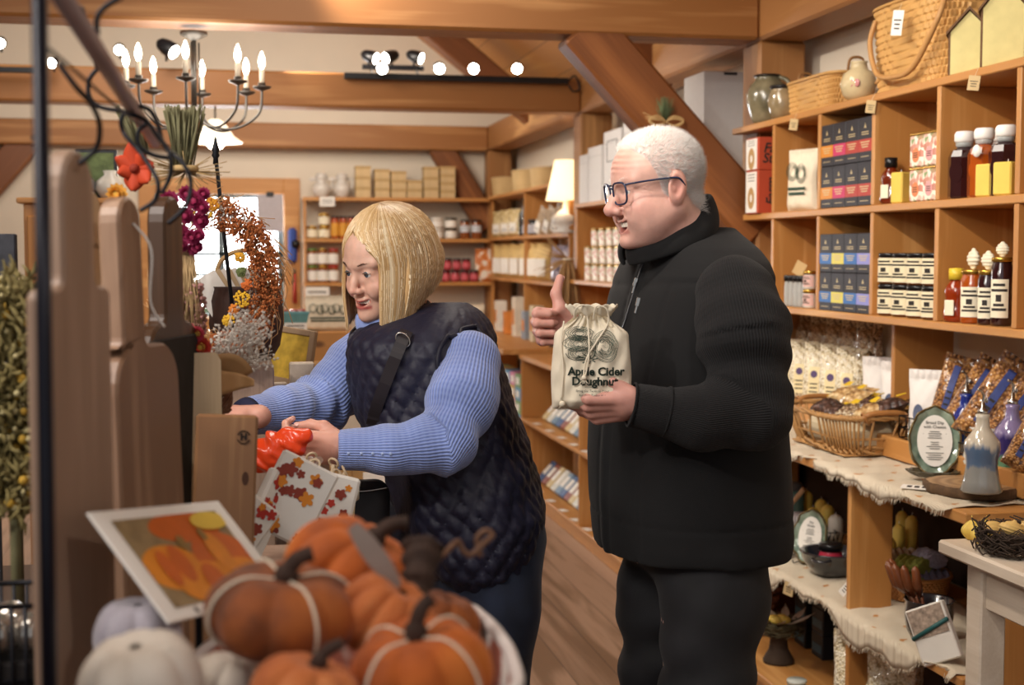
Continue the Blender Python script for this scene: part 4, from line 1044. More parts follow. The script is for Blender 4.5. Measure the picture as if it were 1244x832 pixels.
# herb unit behind the man
hu = thing('wall_shelf', 'pine wall shelf unit behind the man\'s face holding tins and white boxes', 'shelf', (XF, 0, 0))
hz = [1.393, 1.84]; hy0, hy1 = 5.46, 8.02
for z in hz: bpart('shelf_board', w_shelfY, hu, -.04 if z < 1.5 else 0, dx, hy0, hy1, z-.024, z)
for y in (hy0+.6, 7.0, hy1-.024): 
    bpart('divider', w_shelfZ, hu, .01, dx-.02, y, y+.022, ZT+.0015, hz[0]-.0245); bpart('divider', w_shelfZ, hu, .01, dx-.02, y, y+.022, hz[0]+.0005, hz[1]-.0245)
bpart('back_panel', w_shelfY, hu, dx-.018, dx, hy0, hy1, ZT+.002, hz[1]-.025)
# side shelf in the corner
sx_ = 2.02; sd = XR-.005-sx_
ss = thing('wall_shelf', 'corner pine wall shelf stocked with gold-topped bags next to the table lamp', 'shelf', (sx_, 0, 0))
sz = [1.36, 1.675, 2.005]
for z in sz: bpart('shelf_board', w_shelfY, ss, 0, sd, 8.34, 11.10, z-.024, z)
for y in (8.34, 9.7):
    bpart('divider', w_shelfZ, ss, .008, sd-.01, y, y+.022, .937, sz[0]-.0245)
    for r in range(2): bpart('divider', w_shelfZ, ss, .008, sd-.01, y, y+.022, sz[r]+.0005, sz[r+1]-.0245)
# back wall shelf
YS = 11.12
bx0 = onY(369, 300, YS).x; bx1 = onY(601, 300, YS).x; bxm = onY(486, 300, YS).x
bz = [onY(480, y, YS).z for y in (403, 343, 290, 240)]
bs = thing('wall_shelf', 'wide pine wall shelf on the back wall under the splint boxes, stocked with jars', 'shelf', (bx0, YS, 0))
bd_ = YB-.005-YS
for z in bz: bpart('shelf_board', w_shelfX, bs, 0, bx1-bx0, 0, (.075 if z > 2 else bd_), z-.028, z)
for x in (0, bx1-bx0-.022):
    for r in range(3): bpart('divider', w_shelfZ, bs, x, x+.022, .004, .075, bz[r]+.0005, bz[r+1]-.0285)
bpart('divider', w_shelfZ, bs, bxm-bx0, bxm-bx0+.022, .004, .075, bz[2]+.0005, bz[3]-.0285)
for x in (0, (bx1-bx0)/2, bx1-bx0-.03): bpart('leg_board', w_shelfZ, bs, x, x+.03, .01, bd_-.01, .0, bz[0]-.0285)
# white table by the right edge
m_wt = wood('whitewashed_wood', '#c9b7a2', '#ded0be', 'Y', 1.5, .6, knots=False, contrast=.5)
TX, TY, TZ = onZ(1139, 655, .93).x, onZ(1139, 655, .93).y, .93
wt_ = thing('side_table', 'whitewashed wooden table at the right edge holding a twig nest', 'table', (TX, TY, 0))
bpart('table_top', m_wt, wt_, 0, .72, -.9, 0, TZ-.03, TZ, bev=.005)
for (a, b) in ((.045, -.105), (.62, -.105), (.045, -.86), (.62, -.86)): bpart('leg', m_wt, wt_, a, a+.06, b, b+.06, 0, TZ-.0305, bev=.004)
bpart('apron', m_wt, wt_, .055, .075, -.80, -.105, TZ-.13, TZ-.0305); bpart('apron', m_wt, wt_, .105, .62, -.065, -.05, TZ-.13, TZ-.0305)
# ------------------------------------------------------------------ lamps that show
m_bulb = plain('glowing_bulb', '#fff2dc', .3, noise=0, emit='#fff0d8', estr=22)
m_spot = plain('spot_face', '#fff7ea', .3, noise=0, emit='#fff6ea', estr=40)
m_steel = plain('antique_steel', '#6d6a66', .35, metal=.8, noise=.05)
m_candle = plain('candle_sleeve', '#e8dcc6', .5)
cc0 = at(236, 100, 5.13); chz = 2.39
ch = thing('chandelier', 'iron candle chandelier with eight lit bulbs hanging under the first beam', 'chandelier', (cc0.x, 5.33, chz-.02))
mb = MB(); mb.lathe([(.05, 0), (.05, -.012), (.012, -.03), (.006, -.035)], 20); mb.tube([(0, 0, -.03), (0, 0, -.30)], .009, 10)
for a in range(3): mb.tube([(.018*math.cos(a*2.1), .018*math.sin(a*2.1), -.04), (.018*math.cos(a*2.1), .018*math.sin(a*2.1), -.30)], .0035, 6)
mb.lathe([(.0, -.27), (.02, -.28), (.032, -.30), (.02, -.325), (.008, -.345), (0, -.35)], 16)
mb.build('stem', m_steel, ch)
for k in range(8):
    a = math.radians(-84+45*k)-YAW; c, s_ = math.cos(a), math.sin(a); R0 = .248
    am = MB(); am.tube(bez([(c*.01, s_*.01, -.29), (c*.06, s_*.06, -.345), (c*.15, s_*.15, -.355), (c*.235, s_*.235, -.30), (c*R0, s_*R0, -.21)], 7), .0048, 7); ao = am.build('arm', m_steel, ch)
    MB().lathe([(.004, -.215), (.030, -.206), (.036, -.200), (.034, -.198), (.014, -.202), (.014, -.185), (.0125, -.185), (.0125, -.20)], 18, M=Tm((c*R0, s_*R0, 0))).build('drip_cup', m_steel, ao)
    MB().lathe([(.0095, -.20), (.0095, -.135), (.004, -.133)], 14, M=Tm((c*R0, s_*R0, 0))).build('candle_sleeve', m_candle, ao)
    MB().lathe([(.004, -.134), (.011, -.120), (.0125, -.106), (.009, -.088), (.003, -.072), (0, -.068)], 14, M=Tm((c*R0, s_*R0, 0))).build('bulb', m_bulb, ao)
lamp('chandelier_light', 'POINT', (cc0.x, 5.33-.0, 2.22), None, 9, .2, WARM)
# pendant
pc = at(262, 165, 8.05)
pe = thing('pendant_lamp', 'pendant lamp with a flared white glass shade behind the chandelier', 'lamp', (pc.x, 8.18, BZ))
MB().tube([(0, 0, 0), (0, 0, -.08)], .006, 8).build('rod', m_steel, pe)
MB().lathe([(.025, -.075), (.05, -.09), (.075, -.125), (.105, -.17), (.155, -.205), (.150, -.209), (.10, -.175), (.07, -.13), (.045, -.096), (.02, -.08)], 28).build('glass_shade', plain('opal_glass', '#f5eee2', .3, noise=0, emit='#ffeccc', estr=1.3), pe)
MB().sphere((0, 0, -.195), .055, 16, 10).build('bulb', m_bulb, pe)
lamp('pendant_light', 'POINT', (pc.x, 8.18, 2.02), None, 14, .06, WARM)
# track light
t0 = onY(418, 92, 8.06); t1 = onY(690, 97, 8.06)
tr = thing('track_light', 'black track rail with spotlights fixed along the second beam', 'track light', (0, 8.06, t0.z))
bpart('rail', m_black, tr, t0.x, t1.x, -.018, .018, -.018, .018)
MB().tube(bez([(t1.x, 0, 0), (t1.x+.04, -.01, .03), (t1.x+.07, -.01, -.04), (t1.x+.03, -.01, -.06), (t1.x+.0, -.01, -.02)], 6), .006, 6).build('power_cord', m_black, tr)
def spot_head(parent, loc, aim, s=1.0):
    loc = Vector(loc); aim = Vector(aim).normalized(); q = (-aim).to_track_quat('Z', 'Y').to_matrix().to_4x4(); q.translation = loc
    h = MB(); h.lathe([(.034*s, -.045*s), (.036*s, -.04*s), (.034*s, .0), (.026*s, .03*s), (.012*s, .045*s), (0, .048*s)], 20, M=q); h.tube([loc, loc+Vector((0, .01, -.06*s))], .007, 6)
    ho = h.build('spot_head', m_black, parent)
    MB().lathe([(0, -.0475*s), (.029*s, -.0475*s), (.029*s, -.046*s), (0, -.046*s)], 20, M=q).build('lamp_face', m_spot, ho); return ho
for px, ax in ((465, -.1), (533, .0), (576, -.15), (629, -.2)):
    p = onY(px, 86, 8.0); spot_head(tr, (p.x, -.06, p.z-t0.z+.02), (ax*1.2-.05, -1, -.33))
tr2 = thing('track_light', 'second black track rail with spotlights above the beam, facing the back wall', 'track light', (0, 8.55, 2.72))
a0 = onY(440, 80, 8.55); a1 = onY(505, 80, 8.55); bpart('rail', m_black, tr2, a0.x, a1.x+.05, -.015, .015, -.05, -.02)
for px, ax in ((448, .6), (476, -.6), (503, .6)):
    p = onY(px, 68, 8.55); spot_head(tr2, (p.x, 0, p.z-2.72), (ax, -.35, -.25), 1.1)
for px in (a0.x+.05, a1.x): MB().tube([(px, 0, -.03), (px, -.2, -.14)], .006, 6).build('mount', m_black, tr2)
# left track
tl = thing('track_light', 'black track rail with a small spotlight at the far left of the second beam', 'track light', (0, 7.95, 2.52)); q0 = onY(-60, 83, 7.95); q1 = onY(44, 83, 7.95)
bpart('rail', m_black, tl, q0.x, q1.x, -.015, .015, q0.z-2.52-.015, q0.z-2.52+.015); 
for px, py, ax in ((2, 56, .0), (66, 80, -.2), (202, 62, .5), (146, 64, 0)):
    p = onY(px, py, 7.95); spot_head(tl, (p.x, -.02, p.z-2.52+.02), (ax, -1 if ax < .4 else -.3, -.35), .9 if px != 202 else 1.3)
# table lamp on the corner shelf
lp = onX(682, 286, sx_-.02); 
tlp = thing('table_lamp', 'small table lamp with a lit cream shade on the corner shelf end', 'lamp', (lp.x+.02, lp.y-.03, sz[1]))
MB().lathe([(.075, 0), (.078, .01), (.05, .03), (.085, .06), (.088, .09), (.05, .13), (.02, .15), (.015, .2), (.014, .24)], 24).build('lamp_base', plain('white_ceramic', '#ded9d2', .25), tlp)
mb = MB(); mb.grid(lambda u, v: ((.125-.055*v)*math.cos(u*2*PI), (.125-.055*v)*math.sin(u*2*PI), .20+.25*v), 28, 5, closed_u=True); so = mb.build('lamp_shade', plain('lit_shade', '#f3e6c8', .8, noise=0, emit='#ffe3b0', estr=1.6), tlp); so.modifiers.new('s', 'SOLIDIFY').thickness = .002
lamp('table_lamp_light', 'POINT', (lp.x+.02, lp.y-.03, sz[1]+.33), None, 3, .05, WARM)
# ================================================================== product builders
_C = {}
def place(key, builder, name, cat, loc, rz, label, group=None, sc=1.0, tilt=(0, 0)):
    rot = (tilt[0], tilt[1], rz)
    if key in _C: return dup(_C[key], loc, rot, label, sc, group)
    r = thing(name, label, cat, loc, rot, group); builder(r); r.scale = (sc,)*3; _C[key] = r
    return r
def sp_(px, X, z): 
    y = onX(px, 307, X).y; return Vector((X, y, z))
def cylpatch(mb, r, z0, z1, a0, a1, mi=0, n=14):
    a0 -= 90; a1 -= 90
    mb.grid(lambda u, v: (r*math.cos(math.radians(a0+(a1-a0)*u)), r*math.sin(math.radians(a0+(a1-a0)*u)), z0+(z1-z0)*v), n, 2, mi)
m_ink = plain('ink', '#2b2622', .7, noise=0)
m_gold = plain('gold_lid', '#c9a24a', .25, metal=.9, noise=.02)
m_lidk = plain('black_lid', '#151416', .3, noise=.02)
m_yel = plain('beeswax', '#e6c65c', .5, noise=.06, sub=.1)
m_label = plain('cream_label', '#ede3c8', .7, noise=.03)
m_glassy = plain('jar_glass', '#cfd3d0', .06, noise=0, trans=.3, alpha=.8)
def glossy(name, col, noise=.15, rough=.12, trans=.0): return plain(name, col, rough, noise=noise, coat=.8, trans=trans, nscale=25)
def jar(r, h, body, lid, lidh=.014, label=None, lz=(.15, .72), marks=True, span=75, neck=.9, ink=None):
    def b(root):
        m = MB(); m.lathe([(.0001, 0), (r*.88, 0), (r, .006), (r, h-lidh-.016), (r*neck, h-lidh-.004), (r*neck, h-lidh), (.0001, h-lidh)], 20); m.build('glass_body', body, root)
        MB().lathe([(.0001, h-lidh), (r*neck+.003, h-lidh), (r*neck+.003, h-.002), (r*neck+.001, h), (.0001, h)], 20).build('lid', lid, root)
        if label:
            m = MB(); cylpatch(m, r+.0007, h*lz[0], h*lz[1], -span, span, 0)
            if marks:
                H = h*(lz[1]-lz[0])
                for k, (f, w) in enumerate(((.82, 32), (.68, 45), (.30, 28), (.18, 40))): cylpatch(m, r+.0012, h*lz[0]+H*f, h*lz[0]+H*(f+.07), -w, w, 1, 6)
                cylpatch(m, r+.0012, h*lz[0]+H*.42, h*lz[0]+H*.6, -14, 14, 1, 6)
            m.build('paper_label', [label, ink or m_ink], root)
    return b
def bear(body, lid, lab=True):
    def b(root):
        MB().lathe([(.0001, 0), (.030, 0), (.036, .012), (.034, .035), (.027, .055), (.030, .07), (.033, .085), (.026, .10), (.018, .108), (.0165, .125), (.0001, .125)], 20, sy=.85).build('glass_body', body, root)
        MB().lathe([(.0001, .115), (.020, .115), (.020, .145), (.0001, .147)], 18).build('lid', lid, root)
        if lab: m = MB(); m.box(-.014, .014, -.034, -.0305, .018, .06, bev=.001); m.build('paper_label', m_label, root)
    return b
def choc(w, h, d, band, sub):
    def b(root):
        dk = plain('charcoal_card', '#2c2b31', .55, noise=.05)
        MB().box(-w/2, w/2, 0, d, 0, h, bev=.002).build('carton', dk, root)
        m = MB(); m.box(-w/2-.0003, w/2+.0003, -.0008, d*.5, h*.22, h*.50); 
        m.build('color_band', band, root)
        t = MB(); M = Tm((0, -.001, h*.78), 0, PI/2); t.add([(-.008, -.004, 0), (.008, -.004, 0), (0, .012, 0)], [(0, 1, 2)], M=M)
        for k in range(2): t.box(-w*.26, w*.26, -.0014, -.0006, h*(.60+.05*k), h*(.62+.05*k))
        for k in range(3): t.box(-w*(.34-.06*k), w*(.34-.06*k), -.0016, -.0006, h*(.42-.055*k), h*(.445-.055*k))
        t.box(-w*.3, w*.3, -.0014, -.0006, h*.1, h*.115)
        t.build('printing', plain('pale_print', '#cdb98a', .5, noise=0) if sub else m_white, root)
    return b
def marks_on(mb, w, z0, z1, n, y, mi, seed=1, jit=.3):
    r = random.Random(seed); hh = (z1-z0)/n
    for k in range(n):
        ww = w*(1-jit*r.random()); mb.box(-ww/2, ww/2, y-.0006, y, z0+hh*(k+.3), z0+hh*(k+.62), mi)
def pouchmesh(mb, w, h, t, mi=0, top=.12, seed=0, crinkle=.004, lump=.0):
    r = random.Random(seed); ph = [r.random()*6 for _ in range(6)]
    for side in (-1, 1):
        def fn(u, v):
            e = max(0, 1-abs(2*u-1)**2.6)**.5; vv = v/(1-top) if v < 1-top else 1
            f = (min(1, (vv/.12))**.5)*(max(0, 1-max(0, (vv-.55)/.45)**1.6)) if v < 1-top else 0
            y = side*(t/2*e*f+.0006); y += side*crinkle*math.sin(u*17+ph[0]+v*5)*math.sin(v*23+ph[1])*(.3+.7*(v > 1-top))*e
            if lump: y += side*lump*math.sin(u*31+ph[2])*math.sin(v*37+ph[3])*e*f
            x = (u-.5)*w*(1-.05*math.sin(PI*v)+.02*math.sin(v*9+ph[4])); return (x, y, v*h)
        mb.grid(fn, 22, 26, mi, flip=(side > 0))
def kernel_mat(name, cols, scale=70, bump=1.0):
    if name in _M: return _M[name]
    t = NT(name); o = t.obj(); v = t.n('ShaderNodeTexVoronoi', i_Scale=float(scale)); t.l(o, 0, v, 'Vector')
    n = t.n('ShaderNodeTexNoise', i_Scale=float(scale*.5), i_Detail=3.0); t.l(o, 0, n, 'Vector'); ad = t.n('ShaderNodeMath', operation='MULTIPLY_ADD'); t.l(v, 0, ad, 0); ad.inputs[1].default_value = -.9; t.l(n, 0, ad, 2)
    ad2 = t.n('ShaderNodeMath', operation='ADD'); t.l(ad, 0, ad2, 0); ad2.inputs[1].default_value = .35
    r = t.ramp(ad2, 0, [(0, cols[0]), (.35, cols[1]), (.75, cols[2])]); t.l(r, 0, t.b, 'Base Color'); t.set(Roughness=.45, Coat_Weight=.9, Coat_Roughness=.06)
    t.bump(ad2, 0, bump, .006)
    n2 = t.n('ShaderNodeTexNoise', i_Scale=22.0, i_Detail=2.0); t.l(o, 0, n2, 'Vector'); b = t.n('ShaderNodeBump'); b.inputs['Strength'].default_value = .8; b.inputs['Distance'].default_value = .01; t.l(n2, 0, b, 'Height'); t.l(b, 0, t.b, 'Coat Normal')
    _M[name] = t.m; return t.m
m_pop = kernel_mat('popcorn_in_film', ['#9c855c', '#e9dcb8', '#fdf8ea'], 130); m_kettle = kernel_mat('caramel_corn_in_film', ['#3a1f0c', '#8f5a28', '#cf9a58'], 120)
m_trail = kernel_mat('nut_mix_in_film', ['#3a281c', '#9a7a58', '#e0d2b2'], 130); m_choc = kernel_mat('dark_chocolate_in_film', ['#1d1210', '#3b2722', '#6a4d42'], 55)
m_cook = kernel_mat('oat_biscuits_in_film', ['#7d5a34', '#c39c66', '#e6cd9c'], 45); m_bark = kernel_mat('bark_in_film', ['#2a1510', '#5b3222', '#a5745a'], 40)
def pouch(w, h, t, m, label=None, lab=(.1, .55, .5), seed=0, top=.12, circ=None):
    def b(root):
        mb = MB(); pouchmesh(mb, w, h, t, seed=seed, top=top); mb.build('filled_bag', m, root)
        if label:
            l = MB(); lw = w*lab[2]; n = 6
            def fn(u, v):
                x = (u-.5)*lw; z = h*(lab[0]+(lab[1]-lab[0])*v); e = max(0, 1-abs(2*(x/w))**2.6)**.5; vv = z/h/(1-top); f = (min(1, vv/.12)**.5)*max(0, 1-max(0, (vv-.55)/.45)**1.6); return (x, -(t/2*e*f+.0045), z)
            l.grid(fn, 8, 8, 0)
            z0, z1 = h*lab[0], h*lab[1]; yy = -(t/2+.0045)
            marks_on(l, lw*.8, z0+(z1-z0)*.1, z0+(z1-z0)*.5, 3, yy+.0, 1, seed); 
            if circ: l.lathe([(.0001, 0), (lw*.32, 0)], 16, 2, Tm((0, yy-.0006, z0+(z1-z0)*.75), 0, PI/2), smooth=False)
            l.build('paper_label', [label, m_ink, circ or m_ink], root)
    return b
def splint(rx, ry, h, N=36, rows=10, ex=.35, flare=1.12, col='#c79a5c', amp=.0028, handle=None, floor_=True, rimr=.006):
    def b(root):
        m = plain('splint_'+col[1:], col, .55, noise=.12, nscale=12)
        dk = MB(); NU = N*4; NV = rows*4+1
        def sup(a):
            c, s_ = math.cos(a), math.sin(a); return math.copysign(abs(c)**ex, c), math.copysign(abs(s_)**ex, s_)
        def fn(u, v):
            a = 2*PI*u; k = 1+(flare-1)*v; x, y = sup(a); row = min(rows-1, int(v*rows)); fr = v*rows-row
            dsp = amp*math.sin(N*a+(PI if row % 2 else 0))*math.sin(PI*fr)**.5 if 0 < fr < 1 else 0
            dsp -= amp*.8*(1-min(1, 6*min(fr, 1-fr))); return ((rx*k+dsp)*x, (ry*k+dsp)*y, h*v)
        dk.grid(fn, NU, NV, closed_u=True, smooth=False)
        if floor_: dk.add([(rx*sup(2*PI*i/40)[0], ry*sup(2*PI*i/40)[1], .003) for i in range(40)], [tuple(range(40))])
        dk.build('woven_side', m, root)
        rm = MB(); rm.tube([(rx*flare*sup(2*PI*i/48)[0]*1.01, ry*flare*sup(2*PI*i/48)[1]*1.01, h) for i in range(48)], rimr, 6, closed=True); rm.build('rim', plain('splint_rim_'+col[1:], col, .5, noise=.05), root)
        if handle: handle(root)
    return b
def burlap(name, label, z, y0, y1, xe, xb, drop, seed, wav=.02):
    r = random.Random(seed); p = [r.random()*6 for _ in range(5)]
    mb = MB(); nu, nv = 150, 26
    def edge(y): return drop*(.55+.45*math.sin(y*7+p[0])+.25*math.sin(y*19+p[1]))+.004*math.sin(y*60+p[2])
    def fn(u, v):
        y = y0+(y1-y0)*u; L = (xb-xe); e = edge(y); tot = L+max(-.05, e); s_ = tot*v
        y += .006*math.sin(v*9+y*11)
        if s_ < L: return (xb-s_, y, z+.0035+.0022*math.sin(s_*60+y*35)+.002*math.sin(y*50))
        return (xe-.012-.006*abs(math.sin(y*28+p[3])), y, z+.003-(s_-L))
    mb.grid(fn, nu, nv)
    for k in range(700):
        u = r.random(); a = fn(u, 1); q = (a[0]-.008*(1 if edge(y0+(y1-y0)*u) < 0 else .2)-.003*r.random(), a[1]+(r.random()-.5)*.008, a[2]-(.012*r.random()+.004 if edge(y0+(y1-y0)*u) >= 0 else .001)); s = .0006
        mb.add([(a[0], a[1]-s, a[2]), (a[0], a[1]+s, a[2]), q], [(0, 1, 2)])
    t = _M.get('burlap')
    if not t:
        n = NT('burlap'); o = n.obj(); w1 = n.n('ShaderNodeTexWave', i_Scale=90.0); w1.bands_direction = 'X'; w2 = n.n('ShaderNodeTexWave', i_Scale=90.0); w2.bands_direction = 'Y'; n.l(o, 0, w1, 0); n.l(o, 0, w2, 0)
        mm = n.n('ShaderNodeMath', operation='ADD'); n.l(w1, 'Fac', mm, 0); n.l(w2, 'Fac', mm, 1); r2 = n.ramp(mm, 0, [(.2, '#b9a68a'), (.9, '#e2d6c0')]); n.l(r2, 0, n.b, 'Base Color'); n.set(Roughness=.95); n.bump(mm, 0, .5, .002); t = _M['burlap'] = n.m
    o = mb.build(name, t); tag(o, label, 'cloth'); o.modifiers.new('s', 'SOLIDIFY').thickness = .0015
    return o
RZ = -PI/2
# ------------------------------------------------------------------ cubby shelf stock
dY = lambda k: YE-CW*k
YC = lambda px: onX(px, 307, XF+.02).y
za, zb2 = ZC[1]+.0008, ZC[0]+.0008
bands_t = [('orange', '#d98a28'), ('magenta', '#c92f63'), ('red', '#b43a2c'), ('red', '#b43a2c')]; bands_b = [('blue', '#2f6bb0'), ('yellow', '#ddd05e'), ('blue', '#2670b5'), ('violet', '#8d8fd0')]
ya, yb = dY(2)-.0125, dY(3)+.0125; w_ = abs(ya-yb)/4
for rowi, (zz, bands, hh, word) in enumerate(((za, bands_t, .141, 'upper'), (zb2, bands_b, .130, 'lower'))):
    for tier in range(2):
        for k in range(4):
            nm, cl = bands[k]
            place('choc%d%d' % (rowi, k), choc(w_-.003, hh, .10, plain('band_%s_%d' % (nm, rowi), cl, .5, noise=.03), True), 'chocolate_box', 'box',
                  (XF+.006, ya-w_*(k+.5), zz+tier*(hh+.0008)), RZ,
                  'chocolate box with %s band, %s, %s layer, %s cubby row' % (nm, frm(k, 4), ('bottom', 'top')[tier], word), 'chocolate boxes in the cubby shelf')
# red boxes "Farm Stead"
m_redbox = plain('brick_red_card', '#b8492c', .6, noise=.04)
def redbox(w, h, d, vertical):
    def b(root):   # front -Y local = -X world ; side (+X local -> -Y world) carries lettering
        MB().box(0, w, 0, d, 0, h, bev=.002).build('carton', m_redbox, root)
        m = MB(); m.box(-.0008+.0, w*.86, -.001, .0, .004, h-.004, 0); 
        m.lathe([(.012, 0), (.034, 0)], 20, 1, Tm((w*.43, -.0016, h*.36), 0, PI/2, sc=(1, 1.25, 1)), smooth=False)
        for k in range(3): m.box(w*.15, w*.70, -.0018, -.001, h*(.9-.07*k), h*(.915-.07*k), 2)
        m.build('front_panel', [m_white, plain('doughnut_print', '#b8925e', .6), m_ink], root)
        t = MB(); M = Tm((w+.0009, d*.42, h*.5), PI/2, PI/2)
        if vertical: M = M @ Matrix.Rotation(PI/2, 4, 'Z')
        text_mb(t, 'Farm\nStead', .052, M, shear=.25, space=.75, bold=.0009); t.build('lettering', m_ink, root)
    return b
yR = YC(930); 
place('red1', redbox(.13, .165, .17, True), 'bakery_box', 'box', (XF-.01, yR+.135, za), RZ, 'brick red bakery box, lower of two at the far end of the cubby shelf', 'red bakery boxes')
place('red2', redbox(.13, .125, .17, False), 'bakery_box', 'box', (XF-.01, yR+.135, za+.166), RZ, 'brick red bakery box with white panel, stacked on top of the other red box', 'red bakery boxes')
# fabric drawstring bags
m_cotton = plain('unbleached_cotton', '#e4d8c0', .9, noise=.05, nscale=60, bump=.2)
m_green = plain('green_print', '#33493c', .8, noise=.2, nscale=90)
def clothbag(w, h, t, words=True):
    def b(root):
        mb = MB(); pouchmesh(mb, w, h, t, top=.10, seed=4, crinkle=.006); mb.build('bag_body', m_cotton, root)
        p = MB(); yy = -(t/2+.003)
        for (cx, cz, rx, rz_) in ((-.024, .64, .030, .034), (.022, .60, .026, .036)):
            for k in range(5): 
                ra = .55+.11*k; p.tube([(cx+rx*ra*math.cos(a*.45)+.001*math.sin(a*3+k), yy, h*cz+rz_*ra*math.sin(a*.45)) for a in range(14)], .0007, 4, closed=True)
        for k in range(2): p.box(-w*(.30-.03*k), w*(.30-.03*k), yy-.001, yy, h*(.34-.08*k), h*(.385-.08*k))
        p.build('green_printing', m_green, root)
    return b
place('cbag', clothbag(.15, .225, .06), 'drawstring_bag', 'bag', (XF+.06, dY(1)-.15, za), RZ+.35, 'cream cotton drawstring bag with green print in the upper cubby beside the red boxes', 'cotton bags in the cubby shelf')
False and place('cbag', clothbag(.15, .225, .06), 'drawstring_bag', 'bag', sp_(937, XF+.03, za)+Vector((0.02, 0.06, 0)), RZ+.35, 'cream cotton drawstring bag half hidden by the divider next to the red boxes', 'cotton bags in the cubby shelf', sc=.85)
# dark honey bears, wax, tins
m_honey = glossy('dark_honey', '#6a230b'); m_amber = glossy('amber_honey', '#a24a12'); m_dkhoney = glossy('almost_black_honey', '#2c1114')
place('bear1', bear(m_honey, m_lidk), 'honey_bear_bottle', 'bottle', (XF+.04, dY(3)-.052, za), RZ+.5, 'dark honey bear bottle with black cap in the upper cubby left of the tins')
place('bear1', bear(m_honey, m_lidk), 'honey_bear_bottle', 'bottle', (XF+.11, dY(3)-.145, za), RZ+.5, 'dark honey bear bottle with black cap standing behind the yellow wax block')
def waxblock(w, h):
    def b(root): MB().box(-w/2, w/2, -w/2, w/2, 0, h, bev=.004).build('wax_body', m_yel, root); MB().tube([(0, 0, h-.002), (.001, 0, h+.008)], .0012, 5).build('wick', m_white, root)
    return b
place('wax1', waxblock(.045, .095), 'wax_candle', 'candle', (XF+.035, dY(3)-.13, za), RZ+.4, 'square yellow wax candle between the honey bear and the tins', 'square wax candles in the cubbies')
m_tinl = NT('floral_tin_label'); o_ = m_tinl.obj(); v_ = m_tinl.n('ShaderNodeTexVoronoi', i_Scale=60.0); m_tinl.l(o_, 0, v_, 0); r_ = m_tinl.ramp(v_, 'Color', [(.2, '#f0ead8'), (.55, '#efe6d2'), (.75, '#c77f6a'), (.9, '#8aa06a')]); m_tinl.l(r_, 0, m_tinl.b, 'Base Color'); m_tinl = m_tinl.m
def teatin(s, h, c):
    def b(root):
        MB().box(-s/2, s/2, -s/2, s/2, 0, h, bev=.004).build('tin_body', m_tinl, root); MB().box(-s/2-.001, s/2+.001, -s/2-.001, s/2+.001, h, h+.007, bev=.002).build('tin_lid', m_gold, root)
        m = MB(); M = Tm((0, -s/2-.001, h*.38), 0, PI/2); m.lathe([(.0001, 0), (.022, 0)], 18, 0, M, smooth=False); marks_on(m, .03, h*.28, h*.48, 3, -s/2-.0016, 1, 3); m.build('round_label', [c, m_ink], root)
    return b
for t in range(2):
    for k, (px, cl) in enumerate(((1112, '#e0885a'), (1127, '#e3a2a0'))):
        place('tea%d' % k, teatin(.078, .094, plain('tin_round_%d' % k, cl, .6)), 'spice_tin', 'tin', (XF+.045, dY(4)+.0125+.042+.082*(1-k), za+t*.1018), RZ, 'small square floral tin with gold lid, %s column, %s layer, right of the honey bears' % (('left', 'right')[k], ('bottom', 'top')[t]), 'floral tins')
# muth style honey bottles
m_corkw = plain('white_cap', '#efece6', .5, noise=.02)
def muth(body):
    def b(root):
        def pr(r, z): return (r, z)
        s = MB(); s.lathe([(.0001, 0), (.040, 0), (.044, .006), (.044, .118), (.036, .136), (.020, .145), (.020, .160)], 8, M=Matrix.Rotation(PI/8, 4, 'Z'), smooth=False); s.build('glass_body', body, root)
        MB().lathe([(.021, .145), (.024, .150), (.024, .158), (.021, .162)], 18).build('neck_ring', m_glassy, root)
        MB().lathe([(.0001, .158), (.024, .158), (.028, .164), (.028, .182), (.023, .190), (.0001, .191)], 20).build('cork_cap', m_corkw, root)
        e = MB(); e.lathe([(.0001, 0), (.021, 0)], 16, M=Tm((0, -.0418, .075), 0, PI/2, sc=(1, 1.5, 1)), smooth=False); e.build('embossed_panel', body, root)
    return b
mm_ = [(1169, .048, m_dkhoney, 'dark', 'leftmost of four'), (1193, .048, m_amber, 'amber', 'wearing the white round tag'), (1213, .14, m_amber, 'amber', 'hidden behind the tagged one'), (1219, .055, m_dkhoney, 'dark', 'rightmost of four')]
for k, (px, xo, m, cn_, w) in enumerate(mm_):
    place('muth'+cn_, muth(m), 'honey_bottle', 'bottle', sp_(px, XF+xo, za), RZ+.5, 'big %s honey bottle with white cork cap, %s, upper cubby' % (cn_, w), 'white-capped honey bottles')
tg = MB(); tg.lathe([(.0001, 0), (.017, 0), (.017, .0012), (.0001, .0012)], 18, sx=.7, M=Tm((0, 0, 0), 0, PI/2)); o = tg.build('paper_tag', m_white, loc=sp_(1184, XF+.005, za+.125), rot=(0, 0, RZ+.6)); tag(o, 'round white paper tag hanging on the amber honey bottle neck', 'tag')
for k, px in enumerate((1200, 1222)): place('wax2', waxblock(.055, .088), 'wax_candle', 'candle', sp_(px, XF+.035-.012*0, za), RZ+.45, 'square yellow wax candle in front of the big honey bottles, '+('left one', 'right one')[k], 'square wax candles in the cubbies')
